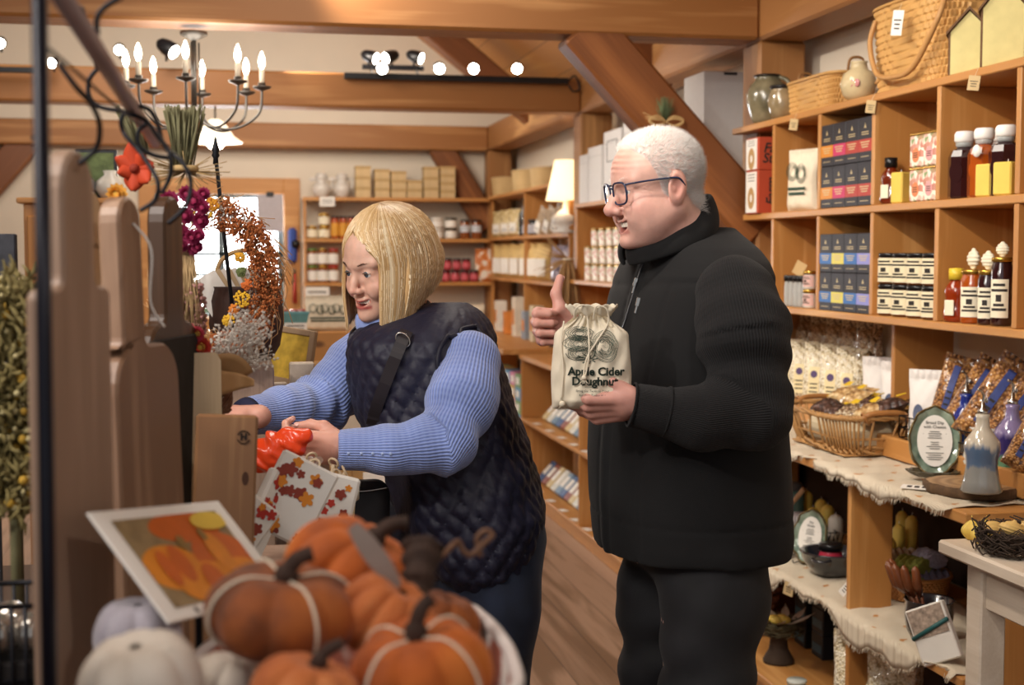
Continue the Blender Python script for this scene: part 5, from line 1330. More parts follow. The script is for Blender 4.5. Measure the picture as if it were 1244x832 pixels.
# lower row: vials, small jars, card
for k in range(5):
    place('vial', jar(.0085, .085, m_glassy, m_lidk, .016, None, neck=.8), 'spice_vial', 'bottle', sp_(957+5.5*k, XF+.028+.006*(k % 2), zb2), RZ, 'slim spice vial with black cap, %s of five in the lower cubby' % frm(k, 5), 'spice vials', sc=1.35)
for t in range(2): place('sjar', jar(.024, .066, glossy('white_salve', '#d8cfc6'), m_gold, .012, plain('red_white_label', '#e2b9ae', .6), (.15, .75)), 'small_jar', 'jar', sp_(984.5, XF+.03, zb2+t*.067), RZ+.4, 'small jar with red and white label, %s of two beside the vials' % ('bottom', 'top')[t], 'small jars beside the vials')
o = MB().box(-.028, .028, -.001, .001, 0, .05).build('kraft_card', plain('kraft_card', '#b99a6a', .8), loc=sp_(968, XF+.032, zb2+.117), rot=(-.3, .35, RZ+.3)); tag(o, 'tilted kraft paper card standing on the spice vials', 'card')
# caramel jars
m_car = glossy('caramel', '#5b3016'); m_carl = plain('caramel_label', '#e9ddbb', .7, noise=.03)
cy0 = dY(3)-.0125
for t in range(2):
    for k in range(4):
        for d in range(1):
            place('car', jar(.039, .098, m_car, m_lidk, .013, m_carl, (.08, .84), span=120), 'caramel_jar', 'jar', (XF+.045, cy0-.0405-.0945*k, zb2+t*.0985), RZ+.45, 'caramel jar with cream label, %s in its row, %s layer' % (frm(k, 4), ('bottom', 'top')[t]), 'caramel jars in the lower cubby')
# lower right honeys
place('bear2', bear(glossy('red_honey', '#8a2f0e'), plain('yellow_cap', '#e0c23a', .4)), 'honey_bear_bottle', 'bottle', (XF+.04, dY(4)-.053, zb2), RZ+.5, 'honey bear bottle with a yellow cap in the lower cubby', None, 1.05)
hj = [(1183, .048, .034, .150, m_amber, 'wide honey jar with gold lid and white label right of the honey bear'), (1201, .042, .027, .150, m_dkhoney, 'narrow dark honey jar with gold lid under the carved wax shell'), (1218, .05, .029, .185, m_dkhoney, 'tallest dark honey jar with gold lid and white label, lower cubby')]
for k, (px, xo, r, h, m, lb) in enumerate(hj):
    place('hj%d' % k, jar(r, h, m, m_gold, .012, m_label, (.12, .68), span=52, neck=.86), 'honey_jar', 'jar', sp_(px, XF+xo, zb2), RZ+.75, lb, 'gold-lidded honey jars')
def shellwax(root):
    MB().grid(lambda u, v: ((.022*math.sin(PI*min(.97, .06+v*.9))+.0016*math.sin(v*34))*math.cos(u*2*PI), .6*(.022*math.sin(PI*min(.97, .06+v*.9))+.0016*math.sin(v*34))*math.sin(u*2*PI), v*.052), 24, 30, closed_u=True).build('carved_wax', plain('pale_wax', '#e9dfc6', .6), root)
for k, (px, z, lb) in enumerate(((1192, .1505, 'carved pale wax hive standing on the wide honey jar, left one'), (1206, .1508, 'carved wax hive standing on the narrow dark honey jar'), (1222, .1855, 'small carved wax hive standing on the tallest honey jar'))): place('shw', shellwax, 'wax_ornament', 'candle', sp_((1183, 1201, 1218)[k], XF+(.048, .042, .05)[k], zb2+z), RZ+.4*k, lb, 'carved wax hives', (1.15, 1, .8)[k])
# ---- top of the cubby shelf
zt = ZC[2]+.0008
m_olive = NT('olive_stoneware'); o_ = m_olive.obj(); n_ = m_olive.n('ShaderNodeTexNoise', i_Scale=14.0, i_Detail=3.0); m_olive.l(o_, 0, n_, 0); r_ = m_olive.ramp(n_, 0, [(.3, '#4f4a38'), (.7, '#8a8065')]); m_olive.l(r_, 0, m_olive.b, 'Base Color'); m_olive.set(Roughness=.22, Coat_Weight=.5); m_olive = m_olive.m
def jug(root):
    MB().lathe([(.0001, 0), (.050, 0), (.062, .02), (.080, .08), (.082, .115), (.068, .155), (.05, .172), (.048, .185), (.054, .190), (.050, .192), (.042, .180)], 28).build('jug_body', m_olive, root)
    MB().tube(bez([(-.052, 0, .182), (-.09, 0, .165), (-.103, 0, .12), (-.088, 0, .07), (-.076, 0, .06)], 6), .009, 8).build('handle', m_olive, root)
    MB().lathe([(.0545, .186), (.056, .190), (.051, .194), (.048, .19)], 28).build('dark_rim', m_lidk, root)
place('jug', jug, 'stoneware_jug', 'jug', sp_(930, XF+.075, zt), 2.2, 'olive stoneware jug with a handle, tallest pot on top of the cubby shelf')
place('pot', lambda root: (MB().lathe([(.0001, 0), (.036, 0), (.048, .03), (.055, .07), (.045, .105), (.040, .118), (.045, .124), (.038, .12)], 24).build('pot_body', glossy('brown_glaze', '#8d7c5e', .3), root), MB().lathe([(.041, .112), (.047, .118), (.046, .127), (.039, .124)], 24).build('dark_rim', m_lidk, root)), 'stoneware_pot', 'pot', sp_(940, XF+.06, zt)+Vector((-.01,-.09,0)), 0, 'small brown glazed pot with dark rim in front of the olive jug')
y1_, y2_ = onX(962, 307, XF+.1).y, onX(1026, 307, XF+.1).y
def hand2(rx, ry, h, R0):
    def f(root):
        for s in (1, -1): MB().tube(bez([(-.03, s*ry*1.05, h-.01), (-.025, s*ry*1.08, h+R0*.8), (0, s*ry*1.09, h+R0), (.025, s*ry*1.08, h+R0*.8), (.03, s*ry*1.05, h-.01)], 6), .005, 6).build('handle', plain('leather_loop', '#8a6136', .6), root)
    return f
ln_ = abs(y1_-y2_)
place('lowb', splint(.085, ln_/2-.03, .125, 40, 7, handle=hand2(.085, ln_/2-.03, .125, .05), flare=1.08), 'splint_basket', 'basket', (XF+.14, (y1_+y2_)/2, zt), 0, 'low woven splint basket with loop handles beside the stoneware jug')
place('rjug', lambda root: (MB().lathe([(.0001, 0), (.03, 0), (.052, .02), (.062, .055), (.052, .09), (.03, .105), (.026, .125), (.03, .13), (.024, .125)], 24).build('jug_body', glossy('cream_glaze', '#cdbb93', .1), root),
      [MB().sphere((.01+.02*k, -.056+.004*k, .055), .012, 10, 6, sc=(1, .25, 1.1)).build('pink_flower', plain('pink_glaze', '#c98686', .4), root) for k in range(2)]), 'round_jug', 'jug', sp_(1040, XF+.055, zt), RZ+.5, 'round cream jug with painted pink flowers before the big market basket')
ym1, ym2 = onX(1062, 307, XF+.08).y, onX(1166, 307, XF+.08).y
def mhandle(root):
    L = abs(ym1-ym2)/2-.01
    h_ = MB(); vs = bez([(-.125, L*.72, .235), (-.145, L*.70, .16), (-.152, L*.45, .06), (-.155, 0, .035), (-.152, -L*.45, .05), (-.145, -L*.9, .16), (-.12, -L*.92, .235)], 8)
    h_.tube(vs, .0085, 8); h_.build('swing_handle', plain('bent_oak', '#b98a54', .5), root)
    h2 = MB(); h2.tube(bez([(.06, L*1.02, .22), (-.0, L*1.08, .17), (-.07, L*1.1, .05)], 6), .007, 6); h2.build('rear_handle', plain('bent_oak', '#b98a54', .5), root)
place('mkt', splint(.118, abs(ym1-ym2)/2-.035, .27, 46, 12, ex=.45, flare=1.10, handle=mhandle, amp=.0035), 'market_basket', 'basket', (XF+.155, (ym1+ym2)/2, zt), 0, 'large woven market basket with bent handles, biggest basket on the cubby shelf')
def tagb(w, h, c):
    def b(root):
        m = MB(); m.box(-w/2, w/2, -.0008, .0008, -h, 0, bev=.0003); m.build('tag_card', c, root); q = MB(); marks_on(q, w*.7, -h*.8, -h*.3, 3, -.0009, 0, 2); q.build('tag_writing', m_ink, root); MB().tube([(0, 0, 0), (0.004, .004, .02)], .0006, 4).build('tag_string', m_cotton, root)
    return b
m_kraft = plain('kraft_tag', '#c3a97c', .8)
place('tagw', tagb(.034, .075, m_white), 'price_tag', 'tag', sp_(1087, XF-.018, zt+.225), RZ+.7, 'white price tag dangling from the large market basket', 'hanging tags', tilt=(0, .12))
for k, (px, lb) in enumerate(((963, 'under the low basket'), (1056, 'under the round cream jug'), (1180, 'under the birdhouses'))):
    place('tagk', tagb(.034, .04, m_kraft), 'price_tag', 'tag', sp_(px, XF-.008, zt-.022), RZ+.6, 'tan price tag hanging on the top shelf edge '+lb, 'hanging tags', tilt=(0, .15))
def bird(w, h):
    def b(root):
        M = Matrix.Rotation(PI/2, 4, 'X'); m = MB(); m.prism([(-w/2, 0), (w/2, 0), (w/2, h*.7), (0, h), (-w/2, h*.7)], -.06, .06, M=M); m.build('house_body', plain('butter_paint', '#d9cc8c', .7), root)
        r = MB()
        for s in (1, -1):
            v = [(0, h+.004), (s*(w/2+.012), h*.7-.012), (s*(w/2+.012), h*.7-.004), (0, h+.013)]; r.prism(v if s < 0 else v[::-1], -.07, .07, M=M)
        r.build('roof', plain('bark_roof', '#6a4c33', .8, noise=.3), root)
        s2 = MB(); s2.box(-w/2-.006, -w/2, -.06, .06, 0, h*.7); s2.build('side_board', plain('bark_roof', '#6a4c33', .8), root)
    return b
place('bird1', bird(.10, .175), 'birdhouse', 'birdhouse', sp_(1178, XF+.08, zt)+Vector((0, .02, 0)), RZ+1.0, 'butter yellow birdhouse with bark roof, left of two beside the market basket', 'birdhouses')
place('bird2', bird(.105, .225), 'birdhouse', 'birdhouse', sp_(1214, XF+.08, zt)+Vector((0, -.0, 0)), RZ+1.0, 'taller butter yellow birdhouse near the right edge of the photo', 'birdhouses')
# ------------------------------------------------------------------ counter top stock
Zc = ZT+.0075
burlap('burlap_runner', 'frayed burlap runner laid along the counter top under the wicker basket', ZT, 3.18, 5.2, XC-.012, 2.2, .035, 3)
burlap('burlap_runner', 'frayed burlap runner drooping over the middle shelf below the counter', .48, 3.16, 5.25, XC-.002, 2.15, .075, 8)
# wicker basket
def wicker(root):
    m = plain('wicker', '#b08552', .5, noise=.15, nscale=40); bx, by, h = .115, .205, .125
    def sup(a, k, z):
        c, s_ = math.cos(a), math.sin(a); e = .45; return Vector(((bx+.02*k)*math.copysign(abs(c)**e, c), (by+.02*k)*math.copysign(abs(s_)**e, s_), z))
    st = MB(); N = 58
    for i in range(N):
        a = 2*PI*i/N; st.tube([sup(a, 0, .004), sup(a, 1.2, h*.5), sup(a+.02, 2.2, h)], .0042, 5)
    st.build('stakes', m, root)['kind'] = 'stuff'
    for nm, z, k, r, tw in (('base_weave', .012, .1, .006, 0), ('rim_braid', h, 2.3, .007, 1)):
        w = MB()
        for p in range(3 if not tw else 4): w.tube([sup(2*PI*i/120, k+.35*math.sin(i*PI/120*60+p*2.1), z+.006*p*(0 if tw else 1)+.006*math.cos(i*PI/2+p*2.1)) for i in range(120)], r*.75, 5, closed=True)
        w.build(nm, m, root)
    MB().tube([sup(2*PI*i/60, .9, h*.45) for i in range(60)], .004, 5, closed=True).build('middle_weave', m, root)
    MB().box(-bx, bx, -by, by, .001, .006, bev=.002).build('basket_floor', m, root)
    for s in (1, -1):
        hd = MB(); hd.tube(bez([(-.075, s*(by+.045), h), (-.05, s*(by+.052), h+.014), (.0, s*(by+.055), h+.018), (.05, s*(by+.052), h+.014), (.075, s*(by+.045), h)], 6), .009, 8)
        for x in (-.07, .07): hd.tube(ringpts((x, s*(by+.046), h+.004), (1, 0, .5), .014, 10), .004, 5, closed=True)
        hd.build('basket_handle', plain('handle_wood', '#a5713f', .45), root)
wbx, wby = 1.975, 4.215
place('wick', wicker, 'wicker_basket', 'basket', (wbx, wby, Zc), 0, 'rectangular wicker basket of wrapped treats on the burlap runner')
m_leaf = plain('yellow_leaf_label', '#e3bd2e', .5, noise=.08)
kinds = [(m_choc, 'dark chocolate'), (m_cook, 'oat biscuit'), (m_trail, 'nut mix')]
rr = random.Random(21)
spots = [(-.07, .17), (.0, .16), (.07, .17), (-.075, .07), (.0, .06), (.07, .08), (-.07, -.05), (.0, -.04), (.075, -.03), (-.06, -.15), (.01, -.155), (.07, -.14)]
places = ['far left corner', 'far end middle', 'far right corner', 'left side upper', 'upper middle', 'right side upper', 'left side', 'middle', 'right side', 'near left corner', 'near end middle', 'near right corner']
def treat(m, seed):
    def b(root):
        mb = MB(); pouchmesh(mb, .095, .12, .045, top=.2, seed=seed, crinkle=.004, lump=.004); mb.build('filled_bag', m, root)
        l = MB(); l.grid(lambda u, v: ((u-.5)*.040*(1-.3*v), -.0255-.002*math.sin(u*9), .068+.03*v), 5, 4); l.build('leaf_label', m_leaf, root)
    return b
for k, (x, y) in enumerate(spots):
    m, nm = kinds[(0, 1, 2, 0, 1, 2, 2, 0, 1, 1, 0, 2)[k]]
    place('treat'+nm, treat(m, k), 'treat_bag', 'bag', (wbx+x*.85, wby+y*.93-.03, Zc+.100+.03*(abs(x) < .03)+.012*rr.random()), RZ+(rr.random()-.5)*1.0, 'bag of %s treats with yellow leaf label, %s of the wicker basket' % (nm, places[k]), 'treat bags in the wicker basket', .92+.15*rr.random(), tilt=(-1.0-.3*rr.random(), .3*(rr.random()-.5)))
# fill below
o = MB().box(-.085, .085, -.165, .165, .008, .095, bev=.02).build('basket_lining', plain('tissue_lining', '#cfc2a4', .8, noise=.1), loc=(wbx, wby, Zc)); tag(o, 'crumpled tissue lining under the treats in the wicker basket', 'lining')
# popcorn pouches, front and back rows
m_poplab = plain('buff_label', '#e7d6a8', .6); m_pc = plain('purple_round', '#57456e', .6)
for k, px in enumerate((958, 976, 994, 1014, 1034)):
    place('pop1', pouch(.115, .225, .06, m_pop, m_poplab, (.1, .6, .38), 3, circ=m_pc), 'popcorn_bag', 'bag', sp_(px, 2.145, ZT+.081), RZ+.75, 'pale popcorn bag with buff label, %s, front row behind the wicker basket' % frm(k, 5), 'front row of popcorn bags', tilt=(-.1, 0))
for k, px in enumerate((962, 982, 1001, 1020, 1040, 1058)):
    place('pop2', pouch(.12, .225, .06, m_trail, m_poplab, (.1, .5, .4), 5, circ=m_pc), 'popcorn_bag', 'bag', sp_(px, 2.245, ZT+.171), RZ+.45, 'darker popcorn bag, %s of the raised back row under the cubby shelf' % frm(k, 6), 'raised back row of popcorn bags')
rm_ = MB(); rm_.box(2.11, 2.289, 4.16, 5.33, ZT+.008, ZT+.08, bev=.003); rm_.box(2.195, 2.289, 4.17, 5.32, ZT+.079, ZT+.17, bev=.003); o = rm_.build('riser', w_shelfY); tag(o, 'stepped wooden riser lifting the two rows of popcorn bags', 'riser')
o = MB().box(1.99, 2.289, 3.20, 4.10, ZT+.009, ZT+.075, bev=.003).build('riser', w_shelfY); tag(o, 'wooden riser lifting the caramel corn bags at the near end', 'riser')
m_wbag = plain('white_sack_paper', '#e6e1dc', .65, noise=.03)
def sack(root):
    mb = MB(); pouchmesh(mb, .105, .21, .065, top=.16, seed=9, crinkle=.006); mb.build('paper_sack', m_wbag, root)
    MB().lathe([(.0001, 0), (.02, 0)], 20, M=Tm((-.01, -.037, .075), 0, PI/2, sc=(.8, 1.6, 1)), smooth=False).build('oval_label', plain('slate_label', '#5d6680', .6, noise=.2, nscale=200), root)
for k, (px, x) in enumerate(((1068, 2.15), (1092, 2.12), (1128, 2.06))):
    place('sack', sack, 'paper_sack', 'bag', sp_(px, x, ZT+.081), RZ+.75, 'white paper sack with oval slate label, %s of three behind the wicker basket' % ('left', 'middle', 'right')[k], 'white paper sacks')
m_blab = plain('blue_white_label', '#34427e', .5, noise=.3, nscale=60)
for k, (px, x, tl, sc_, z) in enumerate(((1147, 2.08, .25, 1.0, .05), (1163, 2.05, .5, 1.05, .06), (1180, 2.02, .55, 1.2, .05), (1203, 2.05, .62, 1.0, .03), (1228, 2.07, .7, .95, .02), (1236, 1.98, .45, .8, .01))):
    place('ket', pouch(.09, .22, .06, m_kettle, m_blab, (.2, .85, .22), 7), 'caramel_corn_bag', 'bag', sp_(px, x, ZT+.076+z), RZ+.9, 'caramel corn bag with narrow blue label, %s in the wire basket row' % frm(k, 6), 'caramel corn bags', sc_, tilt=(-.1, tl))
for k, px in enumerate((1172, 1206, 1232)):
    place('greyb', pouch(.13, .2, .04, plain('grey_film_sack', '#aea69e', .4, noise=.08, coat=.4), None, seed=12), 'film_sack', 'bag', sp_(px, 2.2, ZT+.076), RZ+.8, 'plain grey sack, %s of three against the wall behind the caramel corn' % ('left', 'middle', 'right')[k], 'grey sacks by the wall')
def wire_basket(w, d, h, n=8, r=.0018, hatch=False):
    def b(root):
        m = MB()
        for z in (0.004, h*.5, h): m.tube([(-w, -d, z), (w, -d, z), (w, d, z), (-w, d, z)], r*1.3, 5, closed=True)
        for i in range(n+1):
            t = -1+2*i/n
            for s in (1, -1):
                m.tube([(t*w, s*d, 0.004), ((t*w+(.02 if hatch else 0)), s*d, h)], r, 4); m.tube([(s*w, t*d, 0.004), (s*w, t*d+(.02 if hatch else 0), h)], r, 4)
        m.build('wire_frame', m_iron, root)
    return b
place('wb1', wire_basket(.09, .26, .07), 'wire_basket', 'basket', (2.09, 3.66, ZT+.0755), 0, 'low black wire basket holding the caramel corn bags')
# oval dish with recipe card
m_dish = NT('sea_green_glaze'); o_ = m_dish.obj(); n_ = m_dish.n('ShaderNodeTexNoise', i_Scale=20.0, i_Detail=3.0); m_dish.l(o_, 0, n_, 0); r_ = m_dish.ramp(n_, 0, [(.3, '#5f7568'), (.7, '#a9b8a2')]); m_dish.l(r_, 0, m_dish.b, 'Base Color'); m_dish.set(Roughness=.15, Coat_Weight=.6); m_dish = m_dish.m
def dish(words):
    def b(root):
        tl_ = Matrix.Rotation(-.22, 4, 'X'); m = MB()
        def fn(u, v):
            a = 2*PI*u; k = v*(1+.018*math.sin(9*a)+.010*math.sin(17*a)); return tl_ @ Vector((.066*k*math.cos(a), .018*(1-v**3)*1-.004*math.sin(9*a)*v*v, .094+.092*k*math.sin(a)))
        m.grid(lambda u, v: fn(u, max(.001, v)), 64, 12, closed_u=True, flip=True); o = m.build('glazed_dish', m_dish, root); o.modifiers.new('s', 'SOLIDIFY').thickness = .006
        MB().tube([fn(i/64, 1.0) for i in range(64)], .003, 5, closed=True).build('gilt_rim', plain('dark_gilt', '#6e5a34', .3, metal=.4), root)
        c = MB(); c.lathe([(.0001, 0), (.046, 0)], 32, M=tl_ @ Tm((0, .004, .094), 0, PI/2, sc=(1, 1.52, 1)), smooth=False); co = c.build('recipe_card', m_white, root)
        t = MB(); Mt = tl_ @ Tm((0, .003, .094), 0, PI/2)
        text_mb(t, words, .0115, Mt @ Tm((0, .043, 0)), ext=.0002)
        r = random.Random(3)
        for k in range(14):
            ww = .022+.03*r.random(); zz = .024-.0058*k
            if k in (4, 9): continue
            t.box(-ww/2*.9, ww/2*.9, zz, zz+.0016, 0, .0004, M=Mt)
        t.build('recipe_text', m_ink, co)
        s_ = MB()
        for x in (-.03, .03): s_.tube(bez([(x, -.035, .012), (x, -.03, .002), (x, 0, .002), (x, .05, .002), (x, .03, .11)], 5), .0022, 5)
        s_.build('wire_stand', m_iron, root)
    return b
place('dishA', dish('Bread Dip\nwith Cheese'), 'glazed_dish', 'dish', sp_(1141, 1.93, ZT+.018), RZ+1.15, 'green glazed oval dish on a stand holding a recipe card, beside the wicker basket', sc=1.05)
place('dish2', lambda root: MB().grid(lambda u, v: ((.075*v+.004*math.sin(u*2*PI*11)*v)*math.cos(u*2*PI), (.052*v+.004*math.sin(u*2*PI*11)*v)*math.sin(u*2*PI), .004+.02*v**3), 66, 8, closed_u=True).build('dish_body', plain('dark_fluted_glaze', '#4b4434', .15, noise=.3, coat=.5), root).modifiers.new('s', 'SOLIDIFY').__setattr__('thickness', .004), 'fluted_dish', 'dish', sp_(1139, 1.925, ZT+.0075), RZ+1.1, 'dark fluted dish lying under the standing oval dish')
o = MB().box(-.06, .06, -.02, .02, 0, .0015).build('price_card', [m_white], loc=sp_(1128, 1.82, Zc+.003), rot=(.1, 0, RZ+.9)); tag(o, 'white price card lying on the burlap at the counter edge', 'card')
q = MB(); 
for k in range(5): q.box(-.045+.02*k, -.032+.02*k, -.008, .010, .0016, .0020)
q.build('card_marks', m_ink, o)
# wood slice + cruets
wsp = onZ(1184, 601, ZT)
def slice_(root):
    wob = lambda a, z: 1+.05*math.sin(3*a+1)+.02*math.sin(11*a)+.012*math.sin(29*a)
    MB().lathe([(.0001, 0), (.128, 0), (.132, .006), (.132, .022), (.127, .027)], 90, wob=wob).build('bark_edge', plain('rough_bark', '#5a4430', .95, noise=.4, nscale=60, bump=1), root)
    t = NT('slice_rings'); c = t.n('ShaderNodeTexCoord'); w = t.n('ShaderNodeTexWave', i_Scale=9.0, i_Distortion=2.0, wave_type='RINGS', rings_direction='Z'); t.l(c, 'Object', w, 0); r = t.ramp(w, 'Fac', [(0, '#8c6a47'), (1, '#b08c62')]); t.l(r, 0, t.b, 'Base Color')
    MB().lathe([(.0001, .0275), (.125, .0275)], 90, wob=wob).build('cut_face', t.m, root)
place('slice', slice_, 'wood_slice', 'board', (wsp.x+.01, wsp.y+.01, Zc-.003), 0, 'round bark-edged wood slice under the glazed oil bottles')
zs = Zc+.0255
def cruet(cols, s=1.0):
    def b(root):
        t = NT('glaze_'+cols[0][1:]+cols[1][1:]); o = t.obj(); sx = t.n('ShaderNodeSeparateXYZ'); t.l(o, 0, sx, 0); nz = t.n('ShaderNodeTexNoise', i_Scale=1.0, i_Detail=2.0); o2 = t.obj((70, 70, 6)); t.l(o2, 0, nz, 'Vector')
        m = t.n('ShaderNodeMath', operation='MULTIPLY_ADD'); t.l(nz, 0, m, 0); m.inputs[1].default_value = .05; t.l(sx, 2, m, 2); mr = t.n('ShaderNodeMapRange'); t.l(m, 0, mr, 0); mr.inputs[1].default_value = .025; mr.inputs[2].default_value = .205
        r = t.ramp(mr, 0, [(0, cols[0]), (.35, cols[0]), (.40, cols[1]), (.62, cols[1]), (.72, cols[2]), (1, cols[2])]); t.l(r, 0, t.b, 'Base Color'); t.set(Roughness=.12, Coat_Weight=.7)
        MB().lathe([(.0001, 0), (.052, 0), (.055, .005), (.047, .03), (.040, .07), (.042, .095), (.047, .115), (.045, .135), (.030, .155), (.019, .172), (.0165, .195), (.019, .205), (.015, .207)], 30).build('bottle_body', t.m, root)
        p = MB(); p.lathe([(.0001, .205), (.013, .205), (.014, .218), (.006, .222), (.005, .24), (.0001, .24)], 14); p.tube(bez([(0, 0, .235), (.001, 0, .255), (-.006, 0, .268), (-.016, 0, .272)], 4), .0038, 8); po = p.build('pour_spout', m_metal, root)
        MB().sphere((.010, 0, .243), .006, 8, 6, sc=(.5, 1, 1.4)).build('flip_cap', m_metal, po)
    return b
pA = onZ(1192, 597, zs); pB = onZ(1172, 566, zs); pC = onZ(1226, 584, zs)
place('cr1', cruet(('#8a8a86', '#556a86', '#c4baa8')), 'oil_cruet', 'bottle', pA, 0, 'grey and cream drip-glazed oil bottle at the front of the wood slice', 'glazed oil bottles', .97)
place('cr2', cruet(('#b9b4a6', '#24439b', '#1c2f80')), 'oil_cruet', 'bottle', (pB.x+.012, pB.y+.02, zs), 0, 'cobalt blue oil bottle behind the grey and cream one', 'glazed oil bottles', 1.0)
place('cr3', cruet(('#5c8568', '#39306b', '#82759c')), 'oil_cruet', 'bottle', (pC.x+.005, pC.y, zs), 0, 'purple and green glazed oil bottle right of the grey one', 'glazed oil bottles', 1.0)
place('cr4', cruet(('#7ea38c', '#8a5a3c', '#6a3a2c')), 'oil_cruet', 'bottle', (pC.x+.02, pC.y-.16, Zc), 0, 'sea green oil bottle cut by the right edge of the photo', 'glazed oil bottles', .95)
place('jugw', lambda root: (MB().lathe([(.0001, 0), (.03, 0), (.036, .03), (.028, .06), (.022, .075), (.027, .08)], 18).build('jug_body', glossy('white_glaze', '#d9d4ca', .05), root)), 'cream_jug', 'jug', (pC.x+.02, pC.y+.15, Zc), 0, 'small white jug hidden between the oil bottles', sc=1.9)
# ------------------------------------------------------------------ middle shelf
ZM = .4865
place('can', lambda root: (MB().lathe([(.0001, 0), (.058, 0), (.062, .01), (.062, .13), (.056, .14), (.0001, .14)], 24).build('canister_body', glossy('teal_glaze', '#5d7d78', .25), root), MB().lathe([(.0001, .14), (.058, .14), (.06, .15), (.05, .165), (.0001, .168)], 24).build('lid', plain('grey_lid', '#55575a', .4), root)), 'canister', 'jar', sp_(962, 2.12, ZM), 0, 'teal glazed canister with grey lid at the back of the middle shelf')
def pillar(r, h, m):
    def b(root): MB().lathe([(.0001, 0), (r, 0), (r, h-.02), (r*.6, h-.006), (.0001, h)], 18).build('wax_body', m, root); MB().tube([(0, 0, h-.002), (0.001, 0, h+.008)], .0012, 5).build('wick', m_white, root)
    return b
for k, (px, x, h) in enumerate(((984, 2.2, .13), (1002, 2.2, .12), (1010, 2.13, .14), (992, 2.12, .11))): place('pil%d' % k, pillar(.024, h, m_yel), 'pillar_candle', 'candle', sp_(px, x, ZM), 0, 'yellow pillar candle on the middle shelf, %s behind the folded towels' % frm(k, 4), 'yellow pillar candles behind the towels')
place('pilw', pillar(.026, .13, plain('white_wax', '#e8e4da', .5)), 'pillar_candle', 'candle', sp_(1020, 2.10, ZM), 0, 'white pillar candle beside the divider behind the folded towels')
for k, (px, x, h) in enumerate(((1064, 2.16, .20), (1075, 2.10, .19), (1082, 2.20, .205), (1087, 2.05, .155), (1098, 2.12, .18), (1102, 2.19, .20), (1114, 2.17, .205))): place('pilb%d' % k, pillar(.021, h, m_yel), 'pillar_candle', 'candle', sp_(px, x, ZM), 0, 'tall yellow pillar candle, %s of the seven behind the black bowl' % frm(k, 7), 'seven yellow pillar candles')
wt0 = sp_(968, 1.985, ZM); place('wb2', wire_basket(.10, .17, .075, 12, .0016, True), 'wire_basket', 'basket', wt0, 0, 'black wire basket of folded towels on the middle shelf')
m_tow = NT('herringbone_towel'); o_ = m_tow.obj((1, 1, 1)); w_t = m_tow.n('ShaderNodeTexWave', i_Scale=45.0, i_Distortion=4.0); m_tow.l(o_, 0, w_t, 0); r_ = m_tow.ramp(w_t, 'Fac', [(.2, '#4b4656'), (.8, '#c9c0bb')]); m_tow.l(r_, 0, m_tow.b, 'Base Color'); m_tow.set(Roughness=.9); m_tow = m_tow.m
def towel(root):
    m = MB()
    def fn(u, v): 
        a = 2*PI*u; return ((.085+.006*math.sin(a*3+v*4))*math.cos(a)*(1 if abs(v-.5) < .5 else .2), -.06+.12*v, .028*math.sin(a)+.03+.012*math.sin(v*5))
    m.grid(fn, 30, 10, closed_u=True); m.add([fn(i/30, 0) for i in range(30)], [tuple(range(30))[::-1]]); m.add([fn(i/30, 1) for i in range(30)], [tuple(range(30))]); m.build('towel_roll', m_tow, root)
for k, (dy, dz) in enumerate(((-.085, .006), (.07, .006), (-.01, .062))): place('tow', towel, 'folded_towel', 'towel', wt0+Vector((0, dy, dz)), 0, 'herringbone kitchen towel in the wire basket, '+('near one', 'far one', 'top one')[k], 'folded towels', .95)
o = MB().tube([(0, 0, 0), (.02, -.1, .09)], [.006, .010], 8).build('wooden_spreader', plain('pale_stick', '#b58a62', .5), loc=wt0+Vector((-.02, .01, .13)), rot=(0, 0, 0)); tag(o, 'pale wooden spreader lying across the folded towels', 'spreader')
place('gj', jar(.034, .05, plain('ribbed_clear', '#c2cbbd', .1, noise=.1, coat=.6), plain('clear_lid', '#cfd6ce', .1, coat=.6), .012, plain('teal_bow', '#2f6b5a', .6), (.6, .8), False, 30), 'ribbed_jar', 'jar', sp_(952, 1.86, ZM), RZ+.5, 'small ribbed glass jar with green bow at the front of the middle shelf', sc=1.1)
place('dishB', dish('Dip\nRecipe'), 'glazed_dish', 'dish', sp_(984, 1.90, ZM+.005), RZ+.6, 'oval dish with a recipe card on the middle shelf beside the black bowl', sc=.98)
bp = sp_(1017, 1.93, ZM)
def bowl(root):
    MB().lathe([(.0001, 0), (.05, 0), (.07, .012), (.098, .05), (.103, .075), (.109, .078), (.105, .082), (.097, .078), (.085, .045), (.05, .016), (.0001, .012)], 32).build('bowl_body', glossy('black_glaze', '#24262c', .1, .2), root)
    for s in (-1,): MB().tube(bez([(s*.101, -.03, .066), (s*.125, -.015, .064), (s*.125, .015, .064), (s*.101, .03, .066)], 5), .006, 6).build('lug_handle', glossy('black_glaze', '#24262c'), root)
place('bowl', bowl, 'ceramic_bowl', 'bowl', bp, .8, 'black glazed bowl holding a red candle jar on the middle shelf')
place('rc', jar(.036, .078, glossy('raspberry_wax', '#b03046', .1), m_lidk, .02, m_label, (.05, .32), False, 60), 'candle_jar', 'jar', bp+Vector((-.012, -.012, .020)), RZ+.6, 'red candle jar with black lid standing in the black bowl', sc=1.12)
yb_ = sp_(1109, 2.06, ZM)
def ovb(root):
    splint(.105, .15, .07, 60, 9, ex=.9, flare=1.1, col='#a5713c', amp=.0022)(root)
place('ovb', ovb, 'oval_basket', 'basket', yb_, 0, 'shallow oval basket of crocheted dishcloths on the middle shelf')
yarns = ['#b9a98a', '#8f86a0', '#7f8f5c', '#8b918c', '#b59a68', '#6a6578', '#98a04e', '#a9947a', '#a5a2b4']
